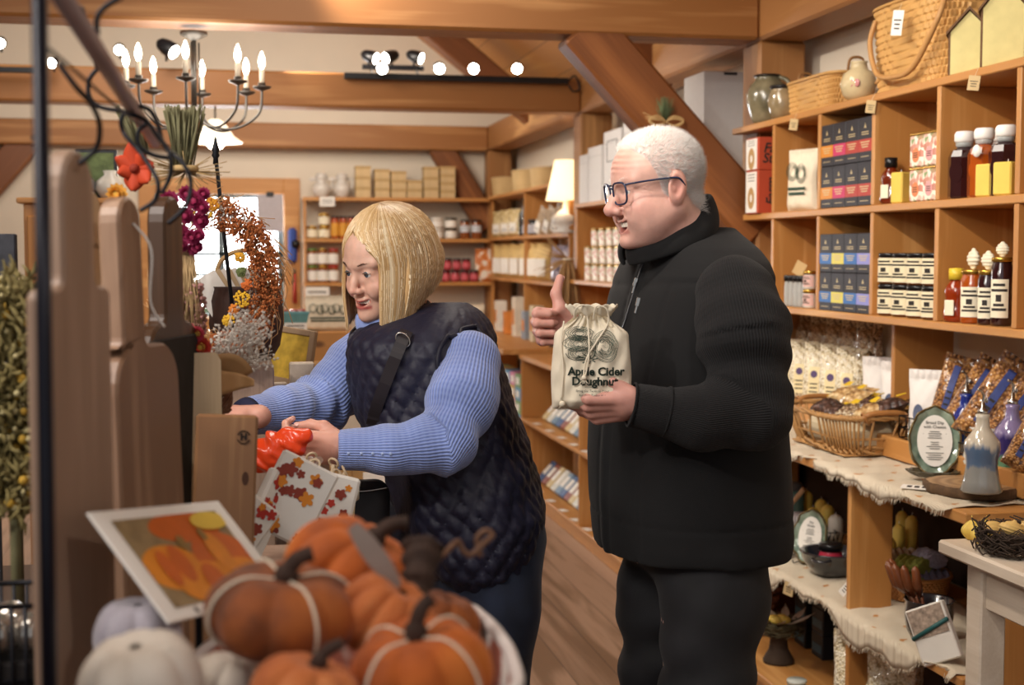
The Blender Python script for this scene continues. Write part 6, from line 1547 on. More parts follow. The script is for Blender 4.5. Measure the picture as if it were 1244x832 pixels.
def yarn(col):
    def b(root):
        m = MB(); 
        def fn(u, v):
            a = 2*PI*u; r = .035*(1+.07*math.sin(a*7+v*20)); return (r*math.cos(a)*1.0, (v-.5)*.10, r*math.sin(a)*.62+.006*math.sin(v*30))
        m.grid(fn, 28, 24, closed_u=True); m.add([fn(i/28, 0) for i in range(28)], [tuple(range(28))[::-1]]); m.add([fn(i/28, 1) for i in range(28)], [tuple(range(28))])
        m.build('knit_roll', plain('yarn_'+col[1:], col, .95, noise=.35, nscale=120, bump=1), root)
    return b
yn = ['beige', 'lilac', 'green', 'grey', 'ochre', 'plum', 'lime', 'sand', 'lavender']
for k, (dx_, dy_, dz_, rz_) in enumerate(((-.05, .08, .05, .3), (-.055, -.01, .055, 1.2), (-.04, -.09, .05, .1), (.03, .08, .06, .9), (.035, 0, .065, .2), (.04, -.08, .06, 1.3), (0, -.04, .095, .4), (0, .06, .10, 1.4), (.06, -.03, .11, 0))):
    place('yarn%d' % k, yarn(yarns[k]), 'dishcloth', 'dishcloth', yb_+Vector((dx_, dy_, dz_)), rz_, 'rolled %s crocheted dishcloth in the shallow oval basket' % yn[k], 'crocheted dishcloths')
pp_ = sp_(1137, 1.86, ZM)
place('bpot', lambda root: MB().lathe([(.0001, 0), (.045, 0), (.060, .03), (.066, .07), (.064, .11), (.068, .115), (.060, .112), (.056, .06), (.0001, .02)], 26).build('pot_body', glossy('black_glaze', '#24262c'), root), 'utensil_pot', 'pot', pp_, 0, 'black pot of wooden utensils at the near end of the middle shelf')
ut = plain('dark_cherry_wood', '#7a4527', .35, noise=.15, coat=.3)
for k in range(6):
    a = 2.4+k*.35; tx, ty = math.cos(a)*.055, math.sin(a)*.055+.03
    m = MB(); m.tube([(0, 0, .02), (tx, ty*.6, .13)], .005, 6); m.tube([(tx, ty*.6, .125), (tx*1.5, ty, .155), (tx*1.8, ty*1.2, .20), (tx*1.85, ty*1.25, .212)], [.005, .014, .012, .003], 8)
    o = m.build('wooden_utensil', ut, loc=pp_); tag(o, 'dark wooden utensil in the black pot, %s of the fan' % frm(k, 6), 'utensil', 'wooden utensils in the black pot')
def pkg(root):
    MB().box(-.055, .055, -.012, .012, 0, .15, bev=.003).build('pack', m_white, root); MB().box(-.05, .05, -.0135, -.012, .07, .145).build('photo_label', plain('busy_label', '#a99788', .5, noise=.6, nscale=90), root)
    MB().tube([(-.056, -.014, .075), (.056, -.014, .10)], .006, 6).build('teal_ribbon', plain('teal_ribbon', '#28605f', .5), root)
place('pkg', pkg, 'gift_pack', 'package', sp_(1157, 1.80, ZM), RZ+.7, 'white gift pack with teal ribbon leaning against the black utensil pot', tilt=(-.15, -.45))
for k, (px, z, lb) in enumerate(((965, ZM-.012, 'tan price tag hanging off the middle shelf under the ribbed jar'), (1040, ZM+.07, 'white price tag on the rim of the black bowl'))):
    place(('tagk', 'tagw')[k], tagb(.034, .04, m_kraft), 'price_tag', 'tag', sp_(px, XC-(.014 if k == 0 else -.03), z), RZ+.6, lb, 'hanging tags', (1.1, .7)[k], tilt=(0, .2+.5*k))
# ------------------------------------------------------------------ bottom shelf
ZB = .081
for k in range(8): place('bark', lambda root: MB().box(-.09, .09, -.06, .06, 0, .03, bev=.008).build('clear_pack', m_bark, root), 'bark_pack', 'package', sp_(925, 1.98, ZB+.031*k)+Vector((.01*(k % 3-1), .01*(k % 2), 0)), RZ+.08*(k % 3-1), 'clear pack of chocolate bark, %s of the stack on the bottom shelf' % frm(k, 8, 'bottom', 'top'), 'stack of chocolate bark packs')
for k in range(6): place('bark', None, 'bark_pack', 'package', sp_(905, 1.98, ZB+.031*k)+Vector((.01*(k % 3-1), .03*1, 0)), RZ, 'chocolate bark pack, %s of the farther stack on the bottom shelf' % frm(k, 6, 'bottom', 'top'), 'farther stack of chocolate bark packs')
for t in range(3):
    for k in range(2): place('dkb', lambda root: (MB().box(-.05, .05, -.04, .04, 0, .09, bev=.003).build('carton', plain('near_black_card', '#1c2026', .5), root), MB().box(-.04, .04, -.0415, -.04, .02, .05).build('teal_stripe', plain('teal_stripe', '#35596a', .5), root)), 'dark_carton', 'box', sp_(1012-22*k, 2.1, ZB+.091*t), RZ, 'near-black carton with teal stripe, %s column, %s layer by the divider' % (('right', 'left')[k], ('bottom', 'middle', 'top')[t]), 'dark cartons on the bottom shelf')
np_ = sp_(952, 1.90, ZB)
def nestb(R, twigs, seed, col='#4a3525', h=.05):
    def b(root):
        r = random.Random(seed); m = MB()
        m.grid(lambda u, v: ((R*(.4+.6*v))*math.cos(2*PI*u), (R*(.4+.6*v))*math.sin(2*PI*u), .002+h*.7*v*v), 24, 5, closed_u=True)
        for k in range(twigs):
            a = r.random()*6.28; rr_ = R*(.75+.35*r.random()); L = .5+1.0*r.random(); z = h*(.15+.85*r.random()); w = .15*r.random()
            m.tube([(rr_*(1+w*math.sin(t*3))*math.cos(a+L*t/4), rr_*(1+w*math.sin(t*3))*math.sin(a+L*t/4), z+.008*math.sin(t*2+a)) for t in range(5)], .0016, 4)
        m.build('twig_ring', plain('twig_'+col[1:], col, .9, noise=.3), root)
    return b
place('ped', lambda root: [MB().lathe([(.0001, 0), (.055, 0), (.055, .01), (.035, .05), (.03, .09), (.045, .105), (.0001, .106)], 30, wob=lambda a, z: 1+.03*math.sin(z*700)).build('coiled_pedestal', plain('vine_coil', '#3c2f25', .85, noise=.3), root)], 'pedestal', 'pedestal', np_, 0, 'coiled vine pedestal on the bottom shelf')
place('fnest', nestb(.085, 120, 4, '#57503a', .045), 'feather_nest', 'nest', np_+Vector((0, 0, .107)), 0, 'feathered nest on the coiled pedestal, bottom shelf')
fm = plain('grey_feather', '#b3a594', .8, noise=.25, nscale=40)
for k in range(9):
    a = k*.7; m = MB(); m.grid(lambda u, v: ((u-.5)*.03*math.sin(PI*min(1, v+.08)), v*.085, .018*v*v+.004*abs(u-.5)), 5, 8); o = m.build('feather', fm, loc=np_+Vector((.05*math.cos(a), .05*math.sin(a), .150)), rot=(.2, 0, a-PI/2+.5)); tag(o, 'grey feather tucked in the feathered nest, %s round its rim' % ORD[k], 'feather', 'feathers in the nest')
for k in range(4):
    o = MB().sphere((0, 0, 0), .018, 12, 8, sc=(1.3, .9, .8)).build('beeswax_egg', m_yel, loc=np_+Vector((-.02+.03*(k % 2), -.03+.03*(k//2), .16))); tag(o, 'yellow wax egg in the feathered nest, '+('near left', 'near right', 'far left', 'far right')[k], 'wax egg', 'wax eggs')
for k, (px, x) in enumerate(((1048, 1.87), (1068, 1.88), (1092, 1.88), (1075, 2.02), (1105, 2.02))):
    place('pop3', pouch(.15, .30, .085, m_pop, m_poplab, (.05, .4, .25), 8, circ=m_pc, top=.2), 'popcorn_bag', 'bag', sp_(px, x, ZB), RZ+.7, 'large bag of popcorn on the bottom shelf, %s of five right of the nest' % ORD[k], 'large popcorn bags on the bottom shelf')
place('gj', None, 'ribbed_jar', 'jar', sp_(975, 1.82, ZB), 0, 'ribbed jar at the front of the bottom shelf near the pedestal')
# white table stock
tz = TZ+.0008; nt_ = onZ(1226, 672, TZ)
place('tnest', nestb(.085, 220, 9, '#3a2c22', .055), 'twig_nest', 'nest', (nt_.x+.02, nt_.y+.0, tz), 0, 'dark twig nest of wax shells on the white table')
shl = plain('tan_shell_wax', '#d3ae68', .55)
for k, (dx_, dy_) in enumerate(((-.02, .0), (.03, .02), (.02, -.04), (-.03, .045))):
    o = MB().grid(lambda u, v: ((.03*math.sin(PI*min(.98, v+.01))+.0015*math.sin(v*40))*math.cos(2*PI*u), (.022*math.sin(PI*min(.98, v+.01))+.0015*math.sin(v*40))*math.sin(2*PI*u), .04*v), 22, 24, closed_u=True).build('shell_soap', shl, loc=(nt_.x+.02+dx_, nt_.y+dy_, tz+.030), rot=(.5*k, .3, k)); tag(o, 'tan ridged wax shell in the dark twig nest, '+('middle', 'right', 'near', 'far left')[k], 'wax shell', 'wax shells')
for k, (px, py) in enumerate(((1180, 655), (1192, 660), (1198, 655))):
    p = onZ(px, py, tz); m = MB(); m.grid(lambda u, v: ((.020*math.sin(PI*min(.97, .15+v*.8)))*(1+.12*math.sin(6*PI*u*2))*math.cos(2*PI*u), (.020*math.sin(PI*min(.97, .15+v*.8)))*(1+.12*math.sin(6*PI*u*2))*math.sin(2*PI*u), .042*v), 36, 12, closed_u=True); m.tube([(0, 0, .04), (0, 0, .052)], .0012, 5)
    o = m.build('wax_votive', m_yel, loc=p); tag(o, 'small yellow fluted wax candle at the table corner, '+('left', 'right', 'rear')[k], 'candle', 'fluted wax candles on the table')
# ------------------------------------------------------------------ far counter stock
pc_ = [('#c9b27e', 'straw'), ('#3f5f8c', 'blue'), ('#ded6c8', 'white'), ('#8c4a3a', 'rust'), ('#6f8aa0', 'slate')]
def packet(col):
    def b(root):
        MB().box(-.045, .045, -.015, .015, 0, .15, bev=.006).build('packet_body', plain('packet_'+col[1:], col, .5, noise=.35, nscale=45), root); m = MB(); m.box(-.035, .035, -.0165, -.015, .05, .12); m.build('packet_label', m_white, root)
    return b
for tier, (z, n, pa, pb, nm) in enumerate(((.5008, 16, 662, 745, 'upper'), (.0908, 18, 656, 748, 'lower'))):
    for k in range(n):
        px = pa+(pb-pa)*k/(n-1); cl, cw_ = pc_[(k*2+tier) % 5]
        place('pk'+cl, packet(cl), 'mix_packet', 'packet', sp_(px, XC+.10, z+.012), RZ, '%s packet, number %s from the far end of the far counter\'s %s row' % (cw_, ('one', 'two', 'three', 'four', 'five', 'six', 'seven', 'eight', 'nine', 'ten', 'eleven', 'twelve', 'thirteen', 'fourteen', 'fifteen', 'sixteen', 'seventeen', 'eighteen')[k], nm), 'packets on the far counter', 1.05, tilt=(-.75, 0))
    for k in range(7):
        o = MB().box(-.035, .035, -.02, .02, 0, .0015).build('price_card', m_white, loc=sp_(655+15*k+(0 if tier else -2), XC+.03, z+.0005), rot=(0, 0, RZ+.2)); tag(o, 'white price card on the %s ledge of the far counter, %s' % (nm, frm(k, 7)), 'card', 'price cards on the far counter')
# ================================================================== background stock
def bw(px, lv, dy=.07): 
    p = onY(px, 300, YS+dy); return Vector((p.x, YS+dy, bz[lv]+.0008))
def sd(px, lv, dx_=.06): return sp_(px, sx_+dx_, sz[lv]+.0008)
m_splw = plain('pale_splint', '#cbb083', .7, noise=.12, nscale=20)
def berrybox(w, h):
    def b(root):
        m = MB(); t = .004
        for (a, c, d, e) in ((-w/2, w/2, -w/2, -w/2+t), (-w/2, w/2, w/2-t, w/2), (-w/2, -w/2+t, -w/2+t, w/2-t), (w/2-t, w/2, -w/2+t, w/2-t)): m.box(a, c, d, e, 0, h)
        m.box(-w/2+t, w/2-t, -w/2+t, w/2-t, 0, t); m.build('splint_wall', m_splw, root)
        r = MB()
        for (a, c, d, e) in ((-w/2-.003, w/2+.003, -w/2-.003, -w/2), (-w/2-.003, w/2+.003, w/2, w/2+.003), (-w/2-.003, -w/2, -w/2, w/2), (w/2, w/2+.003, -w/2, w/2)): r.box(a, c, d, e, h-.022, h)
        r.build('rim_band', plain('rim_splint', '#b99a68', .7, noise=.1), root)
    return b
cols = [(441, 3), (464, 3), (484, 3), (503, 2), (523, 3), (543, 4)]
for ci, (px, n) in enumerate(cols):
    hh = (.083, .075, .07, .07, .083, .063)[ci]
    for k in range(n): place('berry%d' % ci, berrybox(.118, hh), 'splint_box', 'box', bw(px, 3, .08)+Vector((0, 0, k*(hh+.0008))), 0, 'pale splint box, %s of the %s stack, back wall shelf' % (frm(k, n, 'bottom', 'top').replace('bottommost', 'bottom').replace('topmost', 'top'), frm(ci, 6)), 'splint boxes on the back wall shelf')
m_porc = glossy('white_porcelain', '#cfc8bf', .05, .25)
def figur(root):
    MB().lathe([(.0001, 0), (.05, 0), (.055, .02), (.075, .06), (.07, .10), (.04, .125), (.04, .15), (.055, .17), (.04, .20), (.0001, .205)], 20).build('body', m_porc, root)
    MB().tube(bez([(.05, 0, .15), (.095, 0, .16), (.09, 0, .09), (.065, 0, .06)], 5), .009, 6).build('handle', m_porc, root)
    MB().sphere((-.07, 0, .15), .018, 10, 6, sc=(2, .7, 1)).build('spout', m_porc, root)
for k, px in enumerate((391, 416)): place('fig', figur, 'porcelain_pitcher', 'pitcher', bw(px, 3, .10), .3*k, 'white porcelain pitcher on the back wall shelf, %s of two beside the splint boxes' % ('left', 'right')[k], 'porcelain pitchers', .95)
J = lambda r, h, b, l, lab=m_label, lz=(.12, .7): jar(r, h, b, l, .016, lab, lz, False, 85)
m_relish = glossy('yellow_relish', '#a98544'); m_sauce = glossy('chili_sauce', '#a3441c'); m_red = glossy('red_jam', '#9b2a33'); m_brown = glossy('apple_butter', '#8a4a22'); m_green_l = plain('green_lid', '#5f8a3a', .4); m_red_l = plain('red_lid', '#b02c2c', .4)
for k, (px, z) in enumerate(((379, 0), (394, 0), (394, .102))): place('jgold', J(.046, .10, m_relish, m_gold), 'relish_jar', 'jar', bw(px, 2)+Vector((0, 0, z)), 0, 'relish jar with gold lid on the back wall, '+('left one', 'right lower one', 'stacked on the right one')[k], 'gold-lidded relish jars')
for k, px in enumerate((407, 417, 427, 437)): place('sauce', J(.032, .18, (m_sauce), m_lidk, plain('orange_label', '#d59a3a', .6)), 'sauce_bottle', 'bottle', bw(px, 2), 0, 'orange sauce bottle with black cap, %s of four beside the relish jars' % frm(k, 4), 'sauce bottles')
for ci, (px, lid) in enumerate(((379, m_green_l), (392, m_gold), (405, m_red_l))):
    for t in range(2): place('jr%d' % ci, J(.042, .135, m_brown, lid, m_white), 'preserve_jar', 'jar', bw(px, 1)+Vector((0, 0, t*.1358)), 0, 'preserve jar with %s lid and white label, %s layer under the relish jars' % (('green', 'gold', 'red')[ci], ('lower', 'upper')[t]), 'two-high preserve jars')
for ci, px in enumerate((497, 514)):
    for t in range(2): place('bwj', J(.05, .085, glossy('dark_spread', '#25242c'), m_lidk, plain('grey_label', '#a9a6ac', .6)), 'spread_jar', 'jar', bw(px, 2)+Vector((0, 0, t*.0858)), 0, 'dark spread jar with grey label, %s column, %s layer behind the woman\'s hair' % (('left', 'right')[ci], ('lower', 'upper')[t]), 'dark spread jars')
for ci, px in enumerate((531, 548)):
    for t in range(2): place('whj%d' % ci, J(.05, .085, glossy('pale_spread', '#cdbca4'), (m_white, m_lidk)[ci], m_white), 'spread_jar', 'jar', bw(px, 2)+Vector((0, 0, t*.0858)), 0, 'white spread jar with %s lid, %s layer on the right back shelf' % (('white', 'dark')[ci], ('lower', 'upper')[t]), 'white spread jars')
for k, px in enumerate((565, 579)): place('brj', J(.042, .155, m_brown, m_lidk, plain('pale_blue_label', '#c9ccd2', .6), (.35, .7)), 'butter_jar', 'jar', bw(px, 2), 0, 'tall brown butter jar with black lid, %s of two by the corner post' % ('left', 'right')[k], 'brown butter jars')
for t in range(2):
    for k in range(5-t):
        px = 530+11.5*k+(0 if t == 0 else 2); place('redj', J(.036, .095, m_red, m_lidk, plain('pink_label', '#c65a63', .6), (.2, .65)), 'jam_jar', 'jar', bw(px, 1)+Vector((0, .0, t*.0958)), 0, 'red jam jar, %s of the %s layer behind the woman' % (frm(k, 5-t), ('lower', 'upper')[t]), 'red jam jars')
m_pr = NT('orange_print'); o_ = m_pr.obj(); n_ = m_pr.n('ShaderNodeTexNoise', i_Scale=18.0, i_Detail=2.0); m_pr.l(o_, 0, n_, 0); r_ = m_pr.ramp(n_, 0, [(.42, '#e9e0d2'), (.5, '#d88a45'), (.6, '#c46a2c')]); m_pr.l(r_, 0, m_pr.b, 'Base Color'); m_pr = m_pr.m
place('obag', pouch(.17, .27, .06, m_pr, None), 'printed_bag', 'bag', bw(589, 1, .09), 0, 'white bag with orange pumpkin-coloured print beside the red jam jars')
for k, px in enumerate((384, 405, 560, 578)): place('cbag', None, 'drawstring_bag', 'bag', bw(px, 0, .06), 0, 'printed cotton bag on the lowest back wall shelf, %s of four' % frm(k, 4), 'cotton bags on the back wall', .95)
place('sign', lambda root: (MB().box(-.095, .095, -.003, .003, 0, .12, bev=.002).build('sign_board', m_white, root), (lambda m: (marks_on(m, .15, .03, .10, 2, -.0035, 0, 4), m.build('sign_writing', m_ink, root)))(MB())), 'shelf_sign', 'sign', bw(385, 1, -.012)+Vector((0, 0, -.155)), 0, 'white handwritten sign under the preserve jars on the back wall')
place('sign2', lambda root: (MB().box(-.06, .06, -.003, .003, 0, .075, bev=.002).build('sign_board', m_white, root), (lambda m: (marks_on(m, .09, .02, .06, 2, -.0035, 0, 4), m.build('sign_writing', m_ink, root)))(MB())), 'shelf_sign', 'sign', bw(398, 3, -.01)+Vector((0, 0, -.075)), 0, 'small white sign on the shelf edge below the porcelain pitchers')
for k in range(6): place('wjar', J(.045, .13, glossy('white_goods', '#c9c2b4'), m_gold, m_white), 'goods_jar', 'jar', bw(470+22*k, 0, .08), 0, 'pale goods jar, %s along the lowest back wall shelf' % frm(k, 6), 'pale goods jars')
# corner: side shelf
def obask(root): splint(.11, .17, .15, 50, 6, ex=.9, flare=1.15, col='#c9ad7c', amp=.003)(root)
for k, px in enumerate((616, 643, 664)): place('obk', obask, 'splint_basket', 'basket', sd(px, 2, .13), 0, 'pale oval splint basket high on the corner shelf, %s of three' % ('left', 'middle', 'right')[k], 'pale oval baskets', (.95, 1, .9)[k])
m_film = kernel_mat('pasta_in_film', ['#8a6a3a', '#cdb47a', '#e8dcb8'], 60)
for k, px in enumerate((607, 617, 627)): place('pasta', pouch(.15, .21, .08, m_film, m_white, (.15, .5, .5), 2), 'pasta_bag', 'bag', sd(px, 1, .08), RZ+.6, 'clear bag of pasta with white label, %s of three left of the dark bottle' % ('left', 'middle', 'right')[k], 'pasta bags')
place('dkbt', lambda root: (MB().lathe([(.0001, 0), (.04, 0), (.042, .01), (.042, .16), (.018, .20), (.016, .25), (.0001, .25)], 18).build('bottle_body', glossy('dark_glass', '#1d1a1a'), root), MB().lathe([(.0001, .25), (.019, .25), (.019, .275), (.0001, .276)], 14).build('cap', m_lidk, root)), 'dark_bottle', 'bottle', sd(637, 1, .06), 0, 'dark glass bottle standing on the corner shelf left of the table lamp')
for k, px in enumerate((645, 652)): place('bwj', None, 'spread_jar', 'jar', sd(px, 1, .07), 0, 'dark jar with grey label beside the dark bottle, '+('left', 'right')[k], 'jars left of the lamp', 1.3)
for k, px in enumerate((658, 668, 678)): place('leanb', pouch(.13, .20, .05, m_trail, m_white, (.1, .5, .5), 6), 'leaning_bag', 'bag', sd(px, 1, .02)+Vector((0, .1, .0)), RZ+.3, 'brown goods bag leaning over by the lamp base, %s of three' % ('left', 'middle', 'right')[k], 'leaning goods bags', tilt=(0, .5))
m_goldbag = plain('gold_bag', '#d2b273', .5, noise=.1)
for k, px in enumerate((607, 617, 628, 640, 650, 661)): place('gold', lambda root: (lambda mb: (pouchmesh(mb, .12, .26, .07, seed=3), mb.build('gold_sack', m_goldbag, root), MB().box(-.04, .04, -.045, -.04, .03, .15, bev=.002).build('white_label', m_white, root)))(MB()), 'gold_topped_bag', 'bag', sd(px, 0, .08), RZ+.7, 'gold-topped bag on the low corner shelf, %s of six' % frm(k, 6), 'gold-topped bags')
place('purp', pouch(.22, .24, .1, kernel_mat('lavender_in_film', ['#3a3346', '#8c7f96', '#cfc4cc'], 60), None, seed=3), 'lavender_bag', 'bag', sd(684, 0, .08), RZ+.5, 'clear bag of purple lavender at the right end of the corner shelf')
bxc = [('#e3dcd0', 'white'), ('#d9863c', 'orange'), ('#dcd2c0', 'cream'), ('#8f9aa8', 'blue-grey'), ('#cfc2a4', 'buff'), ('#c9753a', 'rust')]
for k, (px, h) in enumerate(((608, .24), (619, .17), (630, .29), (642, .2), (652, .25), (662, .18))):
    cl, nm = bxc[k]; place('bx'+cl, (lambda cl, h: lambda root: (MB().box(-.06, .06, -.04, .04, 0, h, bev=.003).build('carton', plain('carton_'+cl[1:], cl, .6, noise=.2, nscale=25), root), MB().box(-.04, .04, -.042, -.04, h*.3, h*.7).build('printed_panel', plain('orange_panel', '#c9813f', .6, noise=.3, nscale=60), root)))(cl, h), 'mix_carton', 'box', sp_(px, sx_+.03, .936), RZ, '%s mix carton on the corner counter under the gold-topped bags' % nm, 'mix cartons')
soap = [('#4f8fb5', 'blue'), ('#d07aa0', 'pink'), ('#7aa06a', 'green'), ('#c9a04a', 'yellow')]
for t in range(4):
    for k in range(5):
        cl, nm = soap[(t*2+k) % 4]; place('soap'+cl, (lambda cl: lambda root: (MB().box(-.09, .09, -.05, .05, 0, .085, bev=.003).build('carton', plain('soap_'+cl[1:], cl, .5, noise=.3, nscale=30), root), MB().box(-.05, .05, -.052, -.05, .02, .065).build('white_panel', m_white, root)))(cl), 'soap_box', 'box', sp_(612+6.5*k, XC+.06, .421+t*.0858), RZ, '%s soap box, %s column, layer %s from bottom, under the corner counter' % (nm, frm(k, 5), ('one', 'two', 'three', 'four')[t]), 'soap boxes')
for k in range(5): place('dkbt', None, 'dark_bottle', 'bottle', sp_(672+20*k, XF+.06, ZT+.001), 0, 'black bottle on the counter behind the thumb, %s of five' % frm(k, 5), 'black bottles on the far counter', .62)
# herb tins and white boxes
for t, n in ((0, 7), (1, 7), (2, 5)):
    for k in range(n): place('htin', lambda root: (MB().box(-.045, .045, -.04, .04, 0, .088, bev=.004).build('tin_body', m_tinl, root), MB().box(-.046, .046, -.041, .041, .088, .096, bev=.002).build('tin_lid', m_gold, root)), 'herb_tin', 'tin', sp_(721+9.2*k+(8 if t == 2 else 0), XF+.02, hz[0]+.0008+t*.0975), RZ, 'small patterned herb tin, %s in the %s tier before the man\'s face' % (frm(k, n), ('bottom', 'middle', 'top')[t]), 'herb tins')
m_wbox = plain('white_carton', '#d9d6d4', .6, noise=.03)
def wbox(w, d, h, art=False):
    def b(root):
        MB().box(0, d, -w/2, w/2, 0, h, bev=.003).build('carton', m_wbox, root); MB().box(-.001, 0, -w/2+.004, w/2-.004, h*.82, h*.824).build('lid_seam', plain('seam_grey', '#9c9a98', .7), root)
        if art:
            m = MB(); 
            for (a, b_, c, d_) in ((-w*.3, w*.3, h*.55, h*.56), (-w*.3, w*.3, h*.85, h*.86), (-w*.3, -w*.28, h*.55, h*.86), (w*.28, w*.3, h*.55, h*.86)): m.box(-.0015, 0, a, b_, c, d_)
            m.build('printed_frame', m_ink, root)
    return b
for k, (px, w, h, art) in enumerate(((709, .22, .28, 0), (722, .30, .31, 0), (743, .35, .37, 1), (768, .35, .40, 0))):
    place('wb_%d' % k, wbox(w, .26, h, art), 'white_carton', 'box', sp_(px, XF+.02, hz[1]+.0008), 0, 'plain white carton on top of the wall shelf, %s beside the lamp' % frm(k, 4), 'white cartons on the wall shelf')
yq = onX(852, 307, XF).y
place('wbig', lambda root: (MB().box(0, .29, 0, .27, 0, .49, bev=.003).build('carton', m_wbox, root), MB().box(.09, .15, -.001, .0, .475, .487).build('hand_slot', m_ink, root)), 'white_carton', 'box', (XF+.005, yq, hz[1]+.0008), 0, 'tall grey-white carton behind the diagonal brace, biggest box on the wall shelf')
place('paper', lambda root: MB().box(-.10, .10, 0, .02, 0, .03).build('book_block', m_wbox, root), 'white_book', 'book', (XF+.14, yq+.45, hz[1]+.001), 0, 'thin white stack lying behind the tall carton')
# sprig with raffia bow
sg = thing('evergreen_sprig', 'evergreen sprig with a raffia bow and magenta bloom tied to the diagonal brace', 'decoration', onY(808, 148, 5.20))
rr = random.Random(4); m = MB()
for k in range(170): a = rr.random()*6.28; t = rr.random(); m.tube([(0, 0, .01*rr.random()), (.045*math.cos(a)*t, .025*math.sin(a)*t, .045+.055*rr.random())], [.0011, .0004], 3)
m.build('needles', plain('dull_green', '#5d6a48', .8, noise=.3), sg)
m = MB()
for s in (1, -1):
    for q in range(3): m.tube(bez([(0, -.01, 0), (s*.03, -.015, .022-.006*q), (s*.07, -.015, .008-.004*q), (s*.035, -.015, -.014-.003*q), (0, -.01, 0)], 6), .0025, 5)
for q in range(8): m.tube([(0, -.012, 0), ((rr.random()-.5)*.22, -.02, (rr.random()-.5)*.07)], .0012, 4)
m.build('raffia_bow', plain('raffia', '#b99a68', .8, noise=.1), sg)
m = MB()
for k in range(14): m.sphere((.022*(rr.random()-.5)*2, -.01, -.025-.02*rr.random()), .010, 8, 6)
m.build('magenta_bloom', plain('magenta_flower', '#8e2358', .8, noise=.2), sg)
# corn husk bundle by the middle post
hk = thing('corn_husk_bundle', 'dried corn husk bundle hanging from the middle post beside the lamp', 'decoration', onY(690, 325, 8.0))
m = MB(); rr = random.Random(8)
for k in range(60):
    a = rr.random()*6.28; r1 = .03+.07*rr.random(); m.tube(bez([(0, 0, .06), (r1*.5*math.cos(a), r1*.5*math.sin(a), -.02), (r1*math.cos(a), r1*math.sin(a)*.7, -.20-.18*rr.random())], 4), [.005]*4+[.008]*4+[.002], 4)
for k in range(26): a = 2.2+rr.random()*1.6; L = .12+.16*rr.random(); m.tube([(0, 0, .05), (L*math.cos(a)*.8, 0, .05+L*math.sin(a)*.8)], [.006, .001], 4)
m.build('husk_leaves', plain('husk', '#a98559', .8, noise=.2, nscale=15), hk)
m = MB(); m.tube(ringpts((0, 0, .05), (0, 0, 1), .03, 16), .006, 5, closed=True); m.build('twine_tie', m_cotton, hk)
# window extras
cl = onY(328, 236, YB-.04)
ck = thing('clipboard', 'pale clipboard sheet hanging in the window', 'clipboard', cl)
MB().box(-.105, .105, -.003, .003, -.30, 0).build('paper_sheet', plain('grey_paper', '#b9b3b8', .8), ck); MB().box(-.03, .03, -.012, -.003, -.02, .02, bev=.003).build('spring_clip', m_black, ck)
td = thing('tape_dispenser', 'blue tape gun hanging on the window casing', 'tool', onY(356, 298, YB-.07))
MB().box(-.04, .03, -.02, .02, -.14, .14, bev=.02).build('tool_body', plain('blue_plastic', '#2f4a9a', .4), td); MB().tube([(.02, -.022, .01), (.02, .022, .01)], .035, 16).build('tape_reel', m_lidk, td)
rd = thing('hand_tool', 'red-handled tool hanging below the blue tape gun', 'tool', onY(358, 350, YB-.06))
MB().tube([(0, 0, .12), (0, 0, -.12)], [.012, .02], 10).build('handle', plain('red_plastic', '#a83227', .4), rd); MB().tube([(0, 0, .12), (0, 0, .16)], .008, 8).build('blade', m_steel, rd)
# ------------------------------------------------------------------ left background: cabinet, tables
cbx0, cbx1 = onY(28, 240, 4.9), onY(137, 240, 4.9)
cab = thing('pine_cabinet', 'tall pine cabinet seen behind the cutting boards', 'cabinet', ((cbx0.x+cbx1.x)/2, 5.1, 0)); hw = (cbx1.x-cbx0.x)/2; zt_ = cbx0.z
MB().box(-hw, hw, -.2, .2, 0, zt_-.02, bev=.004).build('body', w_shelfZ, cab); MB().box(-hw-.02, hw+.02, -.22, .22, zt_-.0195, zt_, bev=.004).build('cabinet_top', w_shelfX, cab)
for s in (-1, 1): d = MB().box(min(0, s*hw)+.012, max(0, s*hw)-.012, -.215, -.2005, .1, zt_-.06, bev=.004).build('door', w_shelfZ, cab); MB().sphere((s*.03, -.225, 1.0), .014, 10, 8).build('knob', m_steel, d)
pf = thing('framed_picture', 'small framed picture standing on the pine cabinet', 'picture', (onY(118, 236, 5.0).x, 5.0, zt_+.001))
MB().box(-.07, .07, -.01, .01, 0, .17, bev=.003).build('frame', m_lidk, pf); MB().box(-.058, .058, -.0115, -.01, .012, .158).build('picture', plain('leafy_picture', '#6a7a4c', .6, noise=.6, nscale=40), pf)
for k, (px, c) in enumerate(((100, '#8a8a8c'), (134, '#d8d2c6'))):
    o = MB().lathe([(.0001, 0), (.03, 0), (.05, .03), (.045, .06), (.02, .08), (.024, .095)], 18).build('silver_vase' if k == 0 else 'ceramic_vase', plain('vase_%d' % k, c, .25, metal=.7 if k == 0 else 0), loc=(onY(px, 236, 4.95).x, 4.95, zt_+.001)); tag(o, ('dull silver vase left of the framed picture on the cabinet', 'pale vase right of the framed picture on the cabinet')[k], 'vase')
